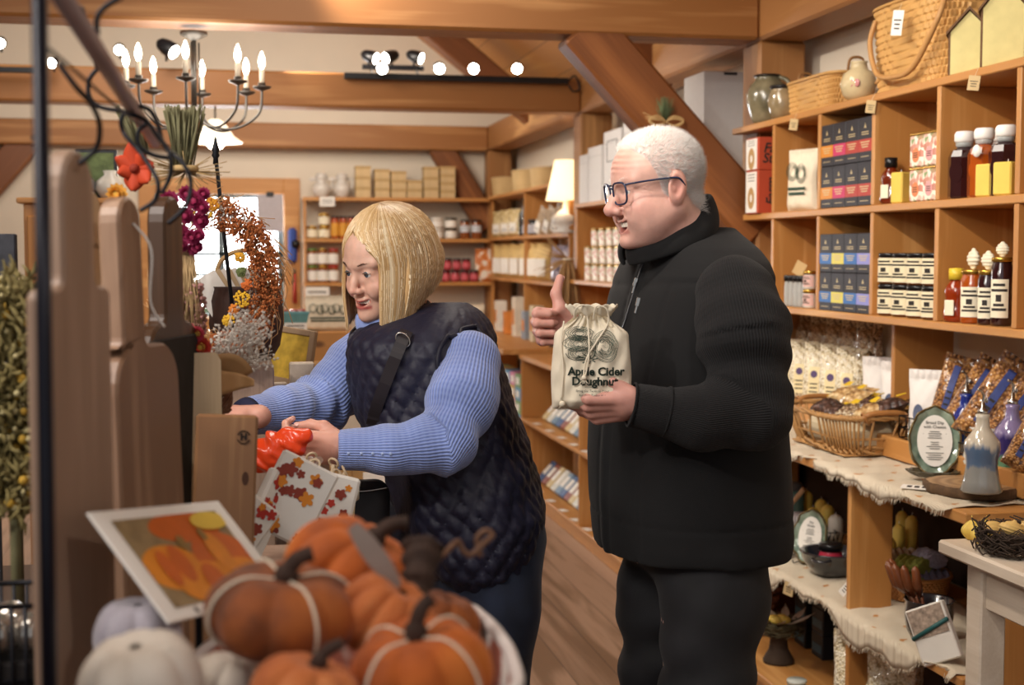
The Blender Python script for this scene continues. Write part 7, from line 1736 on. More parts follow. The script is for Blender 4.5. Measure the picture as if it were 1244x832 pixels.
# produce table behind the wreath
pt = thing('display_table', 'dark display table of baskets and bags behind the wreath', 'table', (-.35, 6.3, 0))
w_dark = wood('dark_table_wood', '#3a2618', '#5c3d26', 'X', 1.0, .5, knots=False)
MB().box(-1.3, 1.05, -.35, .35, .93, .96, bev=.004).build('table_top', w_dark, pt)
for x in (-1.25, 1.0):
    for y in (-.3, .3): MB().box(x-.03, x+.03, y-.03, y+.03, 0, .9295, bev=.003).build('leg', w_dark, pt)
bk_ = MB(); bk_.box(-.38, 1.02, .06, .34, .961, 1.19, bev=.004); bk_.build('raised_tier', w_shelfX, pt)
def tb(px, y, z): p = onY(px, 300, y); return Vector((p.x, y, z))
m_teal = plain('teal_pulp', '#5f9296', .85, noise=.15)
def pulp(root):
    m = MB()
    def fn(u, v):
        a = 2*PI*u; c, s_ = math.cos(a), math.sin(a); e = .4; k = .85+.15*v; return (.065*k*math.copysign(abs(c)**e, c), .065*k*math.copysign(abs(s_)**e, s_), .085*v)
    m.grid(fn, 40, 8, closed_u=True); m.add([fn(i/40, 0) for i in range(40)], [tuple(range(40))[::-1]]); o = m.build('pulp_wall', m_teal, root); o.modifiers.new('s', 'SOLIDIFY').thickness = .004
for k, px in enumerate((350, 373)):
    place('pulp', pulp, 'pulp_basket', 'basket', tb(px, 6.5, 1.192), 0, 'teal pulp produce basket, %s of two left of the cotton bags' % ('left', 'right')[k], 'teal pulp baskets', 1.05)
    for q in range(4):
        o = MB().lathe([(.0001, 0.006), (.012, 0), (.024, .01), (.029, .028), (.022, .046), (.008, .050), (.0001, .044)], 16).build('red_apple', plain('apple_skin', '#8e1f24', .3, noise=.15, coat=.4), loc=tb(px, 6.5, 1.192)+Vector((-.028+.056*(q % 2), -.028+.056*(q//2), .048))); tag(o, 'red apple in the %s teal basket, %s' % (('left', 'right')[k], ('near left', 'near right', 'far left', 'far right')[q]), 'apple', 'red apples')
for k, px in enumerate((384, 398, 412)): place('cbag', None, 'drawstring_bag', 'bag', tb(px, 6.45, 1.192), 0, 'printed cotton bag on the produce table, %s of three by the woman\'s hair' % ('left', 'middle', 'right')[k], 'cotton bags on the produce table', .72)
def signc(root): MB().box(-.05, .05, -.002, .002, 0, .045).build('card', m_white, root); m = MB(); marks_on(m, .08, .01, .04, 2, -.0025, 0, 4); m.build('card_writing', m_ink, root)
place('signc', signc, 'price_card', 'card', tb(358, 6.28, 1.192), 0, 'white price card before the teal baskets')
place('kbk', berrybox(.14, .09), 'kraft_punnet', 'box', tb(372, 6.1, .9608), 0, 'tan punnet of yellow gourds below the teal baskets')
for q in range(4):
    o = MB().lathe([(.0001, 0), (.02, .003), (.028, .02), (.024, .04), (.010, .06), (.006, .075), (.0001, .078)], 14).build('yellow_gourd', plain('gourd_yellow', '#d8a62c', .4), loc=tb(372, 6.1, .967)+Vector((-.03+.06*(q % 2), -.03+.06*(q//2), 0))); tag(o, 'small yellow gourd in the tan punnet, '+('near left', 'near right', 'far left', 'far right')[q], 'gourd', 'yellow gourds')
for k, px in enumerate((352, 395, 415, 436)): place('kbox', lambda root: (MB().box(-.07, .07, -.06, .06, 0, .11, bev=.003).build('carton', plain('kraft_carton', '#a98353', .8, noise=.1), root), MB().box(-.04, .04, -.0615, -.06, .03, .08).build('carton_label', m_white, root)), 'kraft_carton', 'box', tb(px, 6.12, .9608), 0, 'small kraft carton on the lower produce table, %s of four' % frm(k, 4), 'kraft cartons')
# low kraft stock glimpsed under the woman's arm
lt = thing('low_bench', 'low pine bench of kraft parcels seen under the woman\'s far arm', 'bench', (.12, 4.6, 0))
MB().box(-.45, .5, -.2, .2, .72, .75, bev=.004).build('bench_top', w_shelfX, lt)
for x in (-.42, .44):
    for y in (-.17, .14): MB().box(x, x+.04, y, y+.04, 0, .7195).build('leg', w_shelfZ, lt)
for k in range(6): place('kbox', None, 'kraft_carton', 'box', (-.25+.135*k, 4.52+.02*(k % 2), .7508), .05*k, 'kraft parcel on the low bench behind the woman, %s of six' % frm(k, 6), 'kraft parcels on the low bench', .9+.1*(k % 3))
# ================================================================== left foreground display
w_tab = wood('weathered_table', '#4a3424', '#6b4c34', 'Y', 1.0, .6)
ft = thing('display_table', 'dark wooden display table under the pumpkins and cutting boards', 'table', (-.45, 1.55, 0))
MB().box(-.75, .58, -.85, .90, .99, 1.02, bev=.005).build('table_top', w_tab, ft)
for x in (-.70, .50):
    for y in (-.8, .68): MB().box(x, x+.06, y, y+.06, 0, .9895, bev=.003).build('leg', w_tab, ft)
MB().box(-.64, .50, -.80, -.78, .85, .9895).build('apron', w_tab, ft)
ZF = 1.0208
# metal rack: pole, slanted bar, scroll hooks
m_pole = plain('blue_black_pole', '#10101c', .35, metal=.4, noise=.03)
rk = thing('metal_rack', 'blue-black metal display rack pole with a slanted bar and scroll hooks, at the far left', 'rack', tuple(at(56, 600, .98).xy)+(0,))
RO = Vector(rk.location)
pa_ = at(47, -60, .98); pb_ = at(60, 832, .98); dv_ = (pb_-pa_); pg = pb_+dv_*((pb_.z-1.0205)/-dv_.z)
MB().tube([pa_-RO, pg-RO], .0058, 12).build('pole', m_pole, rk)
q0, q1 = at(62, -25, 1.0), at(188, 172, 1.75)
def flatbar(mb, a, b, w, t):
    d = (b-a).normalized(); s_ = d.cross(CDV).normalized(); n_ = s_.cross(d); vs = []
    for p in (a, b):
        for x, y in ((-1, -1), (1, -1), (1, 1), (-1, 1)): vs.append(p+s_*x*w/2+n_*y*t/2)
    mb.add(vs, [(0, 1, 2, 3)[::-1], (4, 5, 6, 7), (0, 1, 5, 4), (1, 2, 6, 5), (2, 3, 7, 6), (3, 0, 4, 7)])
m = MB(); m.tube([q0-RO, q1-RO], [.0085, .0085], 10); m.build('slanted_bar', plain('mauve_metal', '#a08a86', .3, metal=.25, noise=.05), rk)
def px_tube(pts, r, n=7): return bez([at(x, y, d)-RO for x, y, d in pts], n), r
scr = [[(72, 78, 1.2), (92, 105, 1.2), (112, 128, 1.22), (121, 152, 1.24), (117, 180, 1.25), (96, 199, 1.25)],
       [(150, -5, 1.2), (128, 8, 1.2), (118, 22, 1.2), (118, 42, 1.2)],
       [(118, 84, 1.5), (108, 98, 1.5), (109, 118, 1.5), (122, 130, 1.5), (150, 136, 1.5), (176, 146, 1.5), (192, 166, 1.48), (206, 186, 1.46), (207, 212, 1.46), (196, 236, 1.46)],
       [(152, 134, 1.5), (147, 148, 1.5), (152, 164, 1.5), (168, 182, 1.48), (182, 202, 1.47), (192, 222, 1.46), (188, 243, 1.46), (170, 256, 1.46)],
       [(165, 128, 1.5), (182, 134, 1.5), (192, 152, 1.5), (200, 178, 1.49), (222, 198, 1.48), (232, 222, 1.47), (226, 250, 1.46), (204, 272, 1.46)],
       [(178, 150, 1.5), (168, 160, 1.5), (170, 178, 1.5), (186, 188, 1.5), (206, 192, 1.5)]]
for s_ in scr: p, r = px_tube(s_, .0030); MB().tube(p, r*.85, 7).build('scroll_hook', m_iron, rk)
m = MB(); m.tube([q1-RO+Vector((0, 0, .004)), at(60, 60, .99)-RO], .0015, 5); m.build('brace_wire', m_iron, rk)
m = MB(); m.tube([at(118, 84, 1.5)-RO, at(100, 10, 1.4)-RO, at(70, 2, 1.05)-RO], .0025, 6); m.build('hanger_wire', m_iron, rk)
# cutting boards
def paddle(pts, t, mat, hole=None, m_h=None):
    """outline in (depth, z), extruded sideways by t with soft edges"""
    mb = MB(); n = len(pts); e = .0035; cx = sum(p[0] for p in pts)/n; cz = sum(p[1] for p in pts)/n
    def inset(p, k): 
        i = pts.index(p); a = Vector(pts[i-1]); b = Vector(pts[(i+1) % n]); d = (b-a).normalized(); nn = Vector((d.y, -d.x)); return (p[0]-nn.x*k, p[1]-nn.y*k)
    L = []
    for (x, k) in ((-t/2, e), (-t/2+e, 0), (t/2-e, 0), (t/2, e)): L.append([(x,)+inset(p, k) for p in pts])
    vs = [v for l in L for v in l]; fs = [tuple(range(n)), tuple(range(3*n, 4*n))[::-1]]
    for r in range(3):
        for i in range(n): fs.append((r*n+i, (r+1)*n+i, (r+1)*n+(i+1) % n, r*n+(i+1) % n))
    mb.add(vs, fs, 0, False); return mb
def outline(W, H, hw, hh, r=.02, sk=0, round_=True):
    pts = []
    def arc(cx, cy, rr, a0, a1, n=6):
        for i in range(n+1): a = math.radians(a0+(a1-a0)*i/n); pts.append((cx+rr*math.cos(a), cy+rr*math.sin(a)))
    arc(W/2-r, r, r, -90, 0); arc(W/2-r, H-r, r, 0, 90)
    pts.append((sk+hw/2+.012, H)); arc(sk+hw/2+.012, H+.012, .012, 270, 180, 4)
    arc(sk, H+hh-hw/2, hw/2, 0, 180, 10)
    arc(sk-hw/2-.012, H+.012, .012, 0, -90, 4); arc(-W/2+r, H-r, r, 90, 180); arc(-W/2+r, r, r, 180, 270)
    return pts
w_b1 = wood('greyed_walnut', '#8f7460', '#b89a84', 'Z', 2.0, .5, knots=False, contrast=.6); w_b2 = wood('warm_walnut', '#84644d', '#b08e74', 'Z', 2.2, .45, knots=False); w_b3 = wood('pale_maple', '#cfb28b', '#e9d4ae', 'Z', 2.0, .45, knots=False, contrast=.7); w_b4 = wood('brown_walnut', '#8a6240', '#b48a5e', 'Z', 2.4, .45, knots=False)
def put_board(name, label, mb, mat, px, d, ztop, H, yaw, roll=0, extra=None, pitch=0):
    p = at(px, 307, d); o = thing(name, label, 'cutting board', (p.x, p.y, ztop-H), (pitch, roll, yaw), 'cutting boards'); mb.build('board_body', mat, o)
    if extra: extra(o)
    return o
zA = at(85, 176, 1.2).z; HA = zA-ZF
put_board('cutting_board', 'tall greyed walnut cutting board with square handle behind the black rack pole', paddle(outline(.14, HA-.125, .070, .125, .012), .021, w_b1), w_b1, 84, 1.27, zA, HA, -YAW-math.radians(6))
zB_ = at(110, 226, 1.5).z
ex = lambda o: (MB().lathe([(.003, 0), (.008, 0)], 16, M=Tm((.0070, 0, .10), 0, 0, PI/2)).build('hanging_hole', m_ink, o), MB().tube(bez([(.007, 0, .10), (.010, .0, .14), (.0, .01, .165), (-.01, .0, .15), (-.007, 0, .10)], 6), .0015, 5).build('twine', m_cotton, o))
put_board('cutting_board', 'small pale maple board with a hanging hole, next to the tall greyed board', paddle(outline(.055, .06, .045, .065, .01), .013, w_b3), w_b3, 108, 1.60, zB_+.0, .125, -YAW-.12, 0)
zC_ = at(165, 236, 1.5).z; HC_ = zC_-ZF
put_board('cutting_board', 'long walnut paddle board with rounded curved handle hanging from a scroll hook', paddle(outline(.18, HC_-.17, .06, .17, .05, -.035), .026, w_b1), w_b2, 178, 1.60, zC_, HC_, -YAW-math.radians(8), -.03, extra=lambda o: MB().tube(bez([(.014, -.03, HC_-.03), (.03, -.02, HC_-.06), (.022, -.01, HC_-.12), (.034, 0, HC_-.15)], 6), .0014, 5).build('white_twine', m_white, o))
zD_ = at(190, 236, 1.8).z; HD_ = zD_-ZF
def bark_(o): MB().box(.011, .016, -.095, .09, .02, HD_-.19, bev=.002).build('bark_edge', plain('dark_bark', '#1f1a18', .8, noise=.3, bump=.6), o)
put_board('cutting_board', 'dark live-edge board with bark rim standing behind the curved paddle board', paddle(outline(.20, HD_-.17, .07, .17, .05, .0), .026, w_b2), wood('dark_walnut', '#47301f', '#6e4c33', 'Z', 2.2, .4, knots=False), 201, 1.88, zD_, HD_, -YAW-math.radians(6), 0, bark_)
p = at(242, 430, 1.95); o = thing('cutting_board', 'pale striped maple board with a slanted top behind the small walnut board', 'cutting board', (p.x, p.y, ZF), (-.10, .0, -YAW+.25), 'cutting boards')
mm2 = MB(); Hh = p.z-ZF; mm2.prism([(-.030, .004), (-.026, 0), (.026, 0), (.030, .004), (.030, Hh-.012), (.024, Hh), (-.024, Hh), (-.030, Hh-.012)], -.0, .035, M=Matrix.Rotation(PI/2, 4, 'X')); mm2.build('board_body', w_b3, o)
p = at(262, 505, 1.80); Hh = p.z-ZF; o = thing('cutting_board', 'small walnut board with a round burned mark, standing in front of the others', 'cutting board', (p.x, p.y, ZF), (-.14, .06, -YAW+.28), 'cutting boards')
mb = MB(); mb.box(-.041, .041, 0, .018, 0, Hh, bev=.004); mb.build('board_body', w_b4, o)
lg = MB(); M = Tm((.022, -.0009, Hh-.030), 0, PI/2)
for k in (0, 1):
    for a0 in (20, 200): lg.tube([M @ Vector(((.0085)*math.cos(math.radians(a0+14*i+0)), .0085*math.sin(math.radians(a0+14*i)), 0)) for i in range(11)], .0009, 4)
text_mb(lg, 'H', .012, M, bold=.0007); lg.build('burned_logo', plain('burn_mark', '#21150e', .8), o)
kn = MB(); kn.lathe([(.0001, 0), (.0045, 0)], 16, M=Tm((.026, -.0006, Hh-.085), 0, PI/2, sc=(1, 2, 1)), smooth=False); kn.build('wood_knot', plain('knot_brown', '#4a2c1a', .7), o)
# picture sign of pumpkins
TLp, TRp, BRp, BLp = at(105, 622, 1.227), at(265, 608, 1.47), at(352, 720, 1.443), at(206, 757, 1.2)
def rel(p, c): return p-c
cS = (TLp+TRp+BRp+BLp)/4
X_ = ((TRp-TLp)+(BRp-BLp)).normalized(); Y_ = ((TLp-BLp)+(TRp-BRp)); Y_ = (Y_-X_*Y_.dot(X_)).normalized(); N_ = X_.cross(Y_)
w2, h2 = ((TRp-TLp).length+(BRp-BLp).length)/4, ((TLp-BLp).length+(TRp-BRp).length)/4
sgn = thing('pumpkin_picture_sign', 'white-bordered laminated photo of pumpkins propped up before the boards', 'sign', cS)
sgn.matrix_world = Matrix((X_, Y_, N_)).transposed().to_4x4(); sgn.location = cS; RM = Matrix((X_, Y_, N_)).transposed(); sgn.rotation_euler = RM.to_euler()
MB().box(-w2, w2, -h2, h2, -.0025, 0, bev=.001).build('white_border', m_white, sgn)
pic = MB(); 
pic.add([(-w2*.8, -h2*.8, .0006), (w2*.8, -h2*.8, .0006), (w2*.8, h2*.8, .0006), (-w2*.8, h2*.8, .0006)], [(0, 1, 2, 3)], 0)
def pell(cx, cy, rx, ry, mi, z):
    vs = [(max(-.8*w2, min(.8*w2, w2*(cx+rx*math.cos(2*PI*i/28)))), max(-.8*h2, min(.8*h2, h2*(cy+ry*math.sin(2*PI*i/28)))), z) for i in range(28)]; pic.add(vs, [tuple(range(28))], mi)
for k, a in enumerate(((.15, .55, .55, .3, 2), (-.42, -.15, .42, .42, 1), (.40, -.05, .45, .45, 2), (-.05, -.5, .5, .38, 1), (.5, -.5, .4, .35, 1), (-.3, -.1, .12, .35, 2), (-.52, -.15, .10, .33, 2), (.35, 0, .14, .38, 1), (.0, -.5, .15, .33, 2), (.55, .6, .3, .18, 3), (-.1, .25, .06, .14, 4), (.28, .35, .05, .12, 4))): pell(*a, .0009+.00015*k)
po = pic.build('pumpkin_photo', [plain('photo_brown', '#8d7a58', .3, noise=.4, nscale=50), plain('photo_orange', '#dd8a26', .3, noise=.15, nscale=40), plain('photo_deep_orange', '#c8601c', .3, noise=.15, nscale=40), plain('photo_yellow', '#e0c04a', .3), plain('photo_stem', '#8a6f3c', .3)], sgn)
MB().lathe([(.0001, 0), (.004, 0)], 12, M=Tm((-w2*.55, -h2*.9, .0008))).build('grommet_hole', plain('grommet', '#8a8580', .4), sgn)
ld = thing('picture_easel', 'thin metal easel holding up the pumpkin picture', 'easel', (cS.x, cS.y+.05, ZF)); lh = cS.z-ZF
MB().tube([(0, 0, 0), (0, 0, max(.03, lh-.03))], .004, 8).build('easel_post', m_iron, ld); MB().box(-.04, .04, -.04, .04, 0, .004).build('easel_foot', m_iron, ld)
# ------------------------------------------------------------------ pumpkins in the bin
def velvet(name, c1, c2, c3, sheen=.5):
    t = NT(name); o = t.obj(); n = t.n('ShaderNodeTexNoise', i_Scale=16.0, i_Detail=4.0); t.l(o, 0, n, 0); r = t.ramp(n, 0, [(.3, c1), (.5, c2), (.72, c3)]); t.l(r, 0, t.b, 'Base Color'); t.set(Roughness=.8, Sheen_Weight=sheen); n2 = t.n('ShaderNodeTexNoise', i_Scale=160.0); t.l(o, 0, n2, 0); t.bump(n2, 0, .3, .001); return t.m
v_rust = velvet('rust_velvet', '#4a2610', '#8a4615', '#b2601c', .1); v_or = velvet('orange_velvet', '#8f4210', '#b8590f', '#cf7426', .1); v_pk = velvet('peach_velvet', '#a5521f', '#c06a30', '#d48a52', .1); v_wh = velvet('white_velvet', '#b8a896', '#cfc2b2', '#ddd1c2', .1); v_gr = velvet('grey_velvet', '#8c8288', '#a29aa2', '#b5aeb6')
m_stem = plain('dark_stem', '#3d2a20', .85, noise=.4, nscale=60, bump=1)
def pumpkin(label, px, py, d, R, mat, ribs=8, flat=.72, tilt=(0, 0, 0), depth=.16, stem=True, string=False):
    p = at(px, py, d); root = thing('fabric_pumpkin', label, 'pumpkin', p, tilt, 'fabric pumpkins')
    def fn(u, v):
        a = 2*PI*u; th = PI*(.02+.96*v); s_ = math.sin(th); rb = 1-depth*(1-abs(math.sin(ribs*a/2)))**1.6
        r = R*(s_**.8)*rb; z = -R*flat*math.cos(th)*(1-.22*math.exp(-(s_/.35)**2))*(.86+.14*rb); return (r*math.cos(a), r*math.sin(a), z)
    MB().grid(fn, ribs*12, 30, closed_u=True).build('pumpkin_body', mat, root)
    if stem: MB().tube(bez([(0, 0, R*flat*.72), (R*.05, 0, R*flat*1.05), (R*.16, 0, R*flat*1.3), (R*.32, 0, R*flat*1.42)], 5), [R*.16]*5+[R*.11]*5+[R*.10]*5+[R*.12], 9).build('stem', m_stem, root)
    if string:
        for a in (0.3, 2.0): MB().tube([Vector(fn(a/6.28, .02+.96*k/20))*1.02 for k in range(21)]+[Vector(fn((a+PI)/6.28, .98-.96*k/20))*1.02 for k in range(21)], R*.022, 5).build('jute_string', m_cotton, root)
    return root
pumpkin('rust brown velvet pumpkin tied with pale string, left front of the bin', 342, 743, 1.08, .060, v_rust, 7, .58, (.15, .1, 0), .12, True, True)
pb2 = pumpkin('large orange velvet pumpkin at the top of the pile with a grey leaf tag', 425, 700, 1.20, .060, v_or, 8, .78, (.35, .45, .2))
pumpkin('peach striped velvet pumpkin in the middle beneath the grey leaf tag', 470, 752, 1.10, .042, v_pk, 9, .8, (.2, .5, 0), .2, False)
pumpkin('bright orange velvet pumpkin at the right front of the bin', 512, 822, 1.02, .054, v_or, 8, .75, (.1, -.2, .3), .16, True, True)
pumpkin('pinkish orange velvet pumpkin at the bottom edge below the rust one', 372, 850, .98, .042, v_pk, 8, .75, (0, .3, 0))
pumpkin('dull orange velvet pumpkin at the right rim inside the bin', 535, 758, 1.20, .036, v_rust, 8, .8, (0, .3, 0), .16, False)
pumpkin('white velvet pumpkin at the bottom left', 172, 832, 1.02, .046, v_wh, 7, .85, (.1, -.15, .2), .10, False)
pumpkin('grey velvet pumpkin behind the white one', 168, 770, 1.24, .040, v_gr, 8, .85, (0, 0, 0), .10, False)
pumpkin('cream velvet pumpkin below the rust one, partly hidden', 282, 838, 1.10, .038, v_wh, 8, .8, (0, .2, .4), .12, False)
lf = thing('leaf_tag', 'grey leather leaf tag lying on the big orange pumpkin', 'tag', at(458, 676, 1.10)); M_ = Matrix((CR, CDV, UP)).transposed().to_4x4()
m = MB(); A_, B_ = Vector((-.019, 0, .025)), Vector((.018, -.004, -.023)); dd = (B_-A_); s_ = Vector((dd.z, 0, -dd.x)).normalized()
vs = []; 
for i in range(13):
    t = i/12; w = .0085*math.sin(PI*min(1, .12+t*.85))**.6; c = A_+dd*t+Vector((0, -.002*math.sin(PI*t), 0)); vs += [c+s_*w, c-s_*w]
m.add(vs, [(2*i, 2*i+1, 2*i+3, 2*i+2) for i in range(12)], M=M_); o = m.build('leaf_blade', plain('taupe_leather', '#8f7f74', .6, noise=.15), lf); o.modifiers.new('s', 'SOLIDIFY').thickness = .0015
# big rough stem and curly tendril
stm = thing('twisted_stem', 'dark rough twisted stem with a curly tendril between the pumpkins', 'stem', at(508, 715, 1.12))
q = lambda x, y, d: at(x, y, d)-Vector(stm.location)
sm_ = MB(); sp2 = bez([q(512, 785, 1.12), q(500, 745, 1.12), q(508, 705, 1.13), q(514, 664, 1.15)], 10); sm_.tube(sp2, [.0095+.008*(i/len(sp2))**2+.0016*math.sin(i*1.3) for i in range(len(sp2))], 11); sm_.v = [tuple(Vector(v)+Vector((R_.random()-.5, R_.random()-.5, R_.random()-.5))*.0035) for v in sm_.v]; sm_.build('stem_body', m_stem, stm)
MB().tube(bez([q(520, 690, 1.15), (q(540, 672, 1.16)), q(556, 658, 1.18), q(562, 668, 1.18), q(572, 674, 1.18), q(588, 660, 1.19), q(598, 650, 1.2), q(590, 645, 1.2), q(580, 654, 1.2), q(584, 676, 1.2)], 6), .0028, 6).build('tendril', plain('tendril_brown', '#6b4a35', .7), stm)
# bin with liner
bn = thing('lined_bin', 'white and red cloth-lined bin holding the velvet pumpkins', 'bin', tuple(at(400, 832, 1.12).xy)+(ZF,))
BO = Vector(bn.location)
rimp = [at(*a)-BO for a in ((250, 905, .98), (420, 900, .96), (608, 852, 1.0), (622, 800, 1.08), (588, 752, 1.22), (545, 735, 1.30), (400, 730, 1.38), (260, 780, 1.36), (215, 850, 1.2))]
rimp = bez(rimp+[rimp[0]], 8)[:-1]; n_ = len(rimp); cbn = sum(rimp, Vector())/n_
m = MB(); vs = []
for lv in range(7):
    t = lv/6
    for i, p in enumerate(rimp): q_ = Vector((cbn.x+(p.x-cbn.x)*(.82+.18*t), cbn.y+(p.y-cbn.y)*(.82+.18*t), .002+(p.z-.002)*t)); vs.append(q_+Vector((.0015*math.sin(i*1.7+lv), .0015*math.cos(i*1.3+lv), 0)))
m.add(vs, [(l*n_+i, l*n_+(i+1) % n_, (l+1)*n_+(i+1) % n_, (l+1)*n_+i) for l in range(6) for i in range(n_)], 0, True)
lin = NT('red_white_liner'); o_ = lin.obj(); n2 = lin.n('ShaderNodeTexNoise', i_Scale=14.0); lin.l(o_, 0, n2, 0); r_ = lin.ramp(n2, 0, [(.45, '#e2d8cf'), (.52, '#a9604c')]); lin.l(r_, 0, lin.b, 'Base Color'); lin.set(Roughness=.8)
o = m.build('liner_cloth', lin.m, bn); o.modifiers.new('s', 'SOLIDIFY').thickness = .003
MB().tube(rimp, .0055, 8, closed=True).build('rolled_rim', plain('liner_white', '#e4d9d2', .8), bn)
m = MB(); m.add([Vector((cbn.x+(p.x-cbn.x)*.85, cbn.y+(p.y-cbn.y)*.85, p.z*.55)) for p in rimp], [tuple(range(n_))]); m.build('packing_paper', plain('packing_brown', '#6d5238', .9, noise=.3), bn)
# ------------------------------------------------------------------ napkins, orange bag, basket by the woman's hands
def napkin(label, c, w, h, rot, leafy, seed):
    root = thing('napkin_pack', label, 'napkins', c, rot, 'autumn napkin packs'); MB().box(-w/2, w/2, -.010, .010, -h/2, h/2, bev=.004).build('pack', m_white, root)
    if leafy:
        r = random.Random(seed); m = MB()
        for k in range(16):
            cx, cz = (r.random()-.5)*w*.8, (r.random()-.5)*h*.85; s_ = .006+.007*r.random(); a0 = r.random()*6; mi = r.randrange(3)
            pts = []
            for i in range(20): a = 2*PI*i/20; rr_ = s_*(.55+.45*abs(math.cos(2.5*a+a0))); pts.append((cx+rr_*math.cos(a), -.0106-.0001*k, cz+rr_*math.sin(a)))
            pts = [(max(-w/2+.002, min(w/2-.002, x)), y, max(-h/2+.002, min(h/2-.002, z))) for x, y, z in pts]; m.add(pts, [tuple(range(20))], mi)
        m.build('leaf_print', [plain('leaf_red', '#b8362a', .7), plain('leaf_orange', '#dd8a2c', .7), plain('leaf_rust', '#8f3b2c', .7)], root)
napkin('white napkin pack with red and orange leaves, front of the fanned packs', at(356, 606, 2.12), .095, .125, (-.15, .5, -YAW+.2), True, 3)
napkin('white leaf-printed napkin pack, tucked behind the front one', at(398, 612, 2.22), .085, .10, (-.1, .25, -YAW+.1), True, 9)
napkin('plain edge-on napkin pack at the left of the fan', at(322, 622, 2.10), .05, .13, (0, .6, -YAW+.9), True, 5)
napkin('half-hidden red and white napkin pack beside the walnut board', at(300, 640, 2.05), .06, .09, (0, .7, -YAW+.6), True, 7)
crt = thing('low_crate', 'low crate under the napkin packs on the display table', 'crate', (at(355, 660, 2.15).x, at(355, 660, 2.15).y, ZF))
MB().box(-.11, .08, -.07, .07, 0, .055, bev=.003).build('crate_box', w_b2, crt); MB().box(-.115, .085, -.075, .075, .0555, .062, bev=.002).build('crate_rim', w_b1, crt)
place('wbk', lambda root: (MB().lathe([(.0001, .002), (.055, .002), (.066, .12), (.062, .12)], 24).build('splint_side', m_splw, root), MB().lathe([(.066, .10), (.070, .10), (.070, .124), (.064, .124), (.064, .10)], 24).build('rim_band', plain('white_splint_rim', '#e4dcc8', .7), root)), 'round_splint_basket', 'basket', (at(388, 640, 2.42).x, at(388, 640, 2.42).y, ZF), 0, 'round white splint basket just below the woman\'s near hand')
place('tagw2', lambda root: (MB().box(-.028, .028, -.001, .001, -.010, .010).build('card', m_white, root), (lambda m: (marks_on(m, .04, -.006, .006, 2, -.0012, 0, 2), m.tube([(-.02, .003, -.008), (-.02, .003, ZF-at(413, 597, 2.30).z)], .0015, 5, 0), m.build('card_writing', m_ink, root)))(MB())), 'price_card', 'card', at(413, 597, 2.30), -YAW+.1, 'white price card sticking out of the splint basket')
for k in range(7):
    a = k*.9; pb_2 = Vector((at(388, 640, 2.42).x, at(388, 640, 2.42).y, ZF+.06)); m = MB(); m.tube(bez([(0, 0, 0), (.03*math.cos(a), .03*math.sin(a), .05), (.045*math.cos(a), .045*math.sin(a), .085+.01*(k % 3))], 4), .004, 7); m.tube(ringpts((.045*math.cos(a), .045*math.sin(a), .088+.01*(k % 3)), (math.cos(a), math.sin(a), .5), .009, 12), .0024, 5, closed=True)
    o = m.build('rope_handled_utensil', plain('pale_utensil', '#b7a184', .6, noise=.1), loc=pb_2); tag(o, 'pale twisted utensil in the round splint basket, %s around it' % ORD[k], 'utensil', 'utensils in the splint basket')
# the orange bag in her hand
ob = thing('orange_bag', 'crinkled orange plastic bag held in the woman\'s near hand', 'bag', at(334, 546, 2.50))
def obf(P):
    d = smin(ell(P, (-.005, 0, -.008), (.036, .020, .024)), ell(P, (.018, 0, .010), (.026, .014, .016)), .02); d = smin(d, cap(P, (.02, 0, .012), (.045, 0, .020), .014, .007), .012); d = smin(d, cap(P, (-.03, 0, -.014), (-.05, 0, -.03), .016, .004), .01)
    return d+.0014*np.sin(P[:, 0]*150+P[:, 2]*260)+.0026*vnoise(P, 70, 3)+.0014*vnoise(P, 220, 5)-.0030*np.abs(np.sin(P[:, 0]*95+P[:, 2]*140+3*vnoise(P, 50, 9)))
v, fc = surfnet(obf, (-.08, -.04, -.06), (.08, .04, .05), .0022); Rq = np.array(M_.to_3x3(), dtype=np.float32); v = v@Rq.T*1.3
mesh_np('plastic_film', v, fc, plain('orange_film', '#e8481c', .30, noise=.1, coat=.3, sub=.2), ob)
cr_ = thing('clear_bag', 'clear crinkled bag hanging below the orange one', 'bag', at(372, 568, 2.46))
m = MB(); m.grid(lambda u, v: M_.to_3x3() @ Vector(((u-.5)*.05*(1+v*.3)+.004*math.sin(v*14), .006*math.sin(u*21)+.004*math.sin(v*19+u*5), -.055*v+.02)), 16, 14); m.build('film', plain('clear_film', '#d9c9c0', .08, noise=0, alpha=.5, coat=.5), cr_)
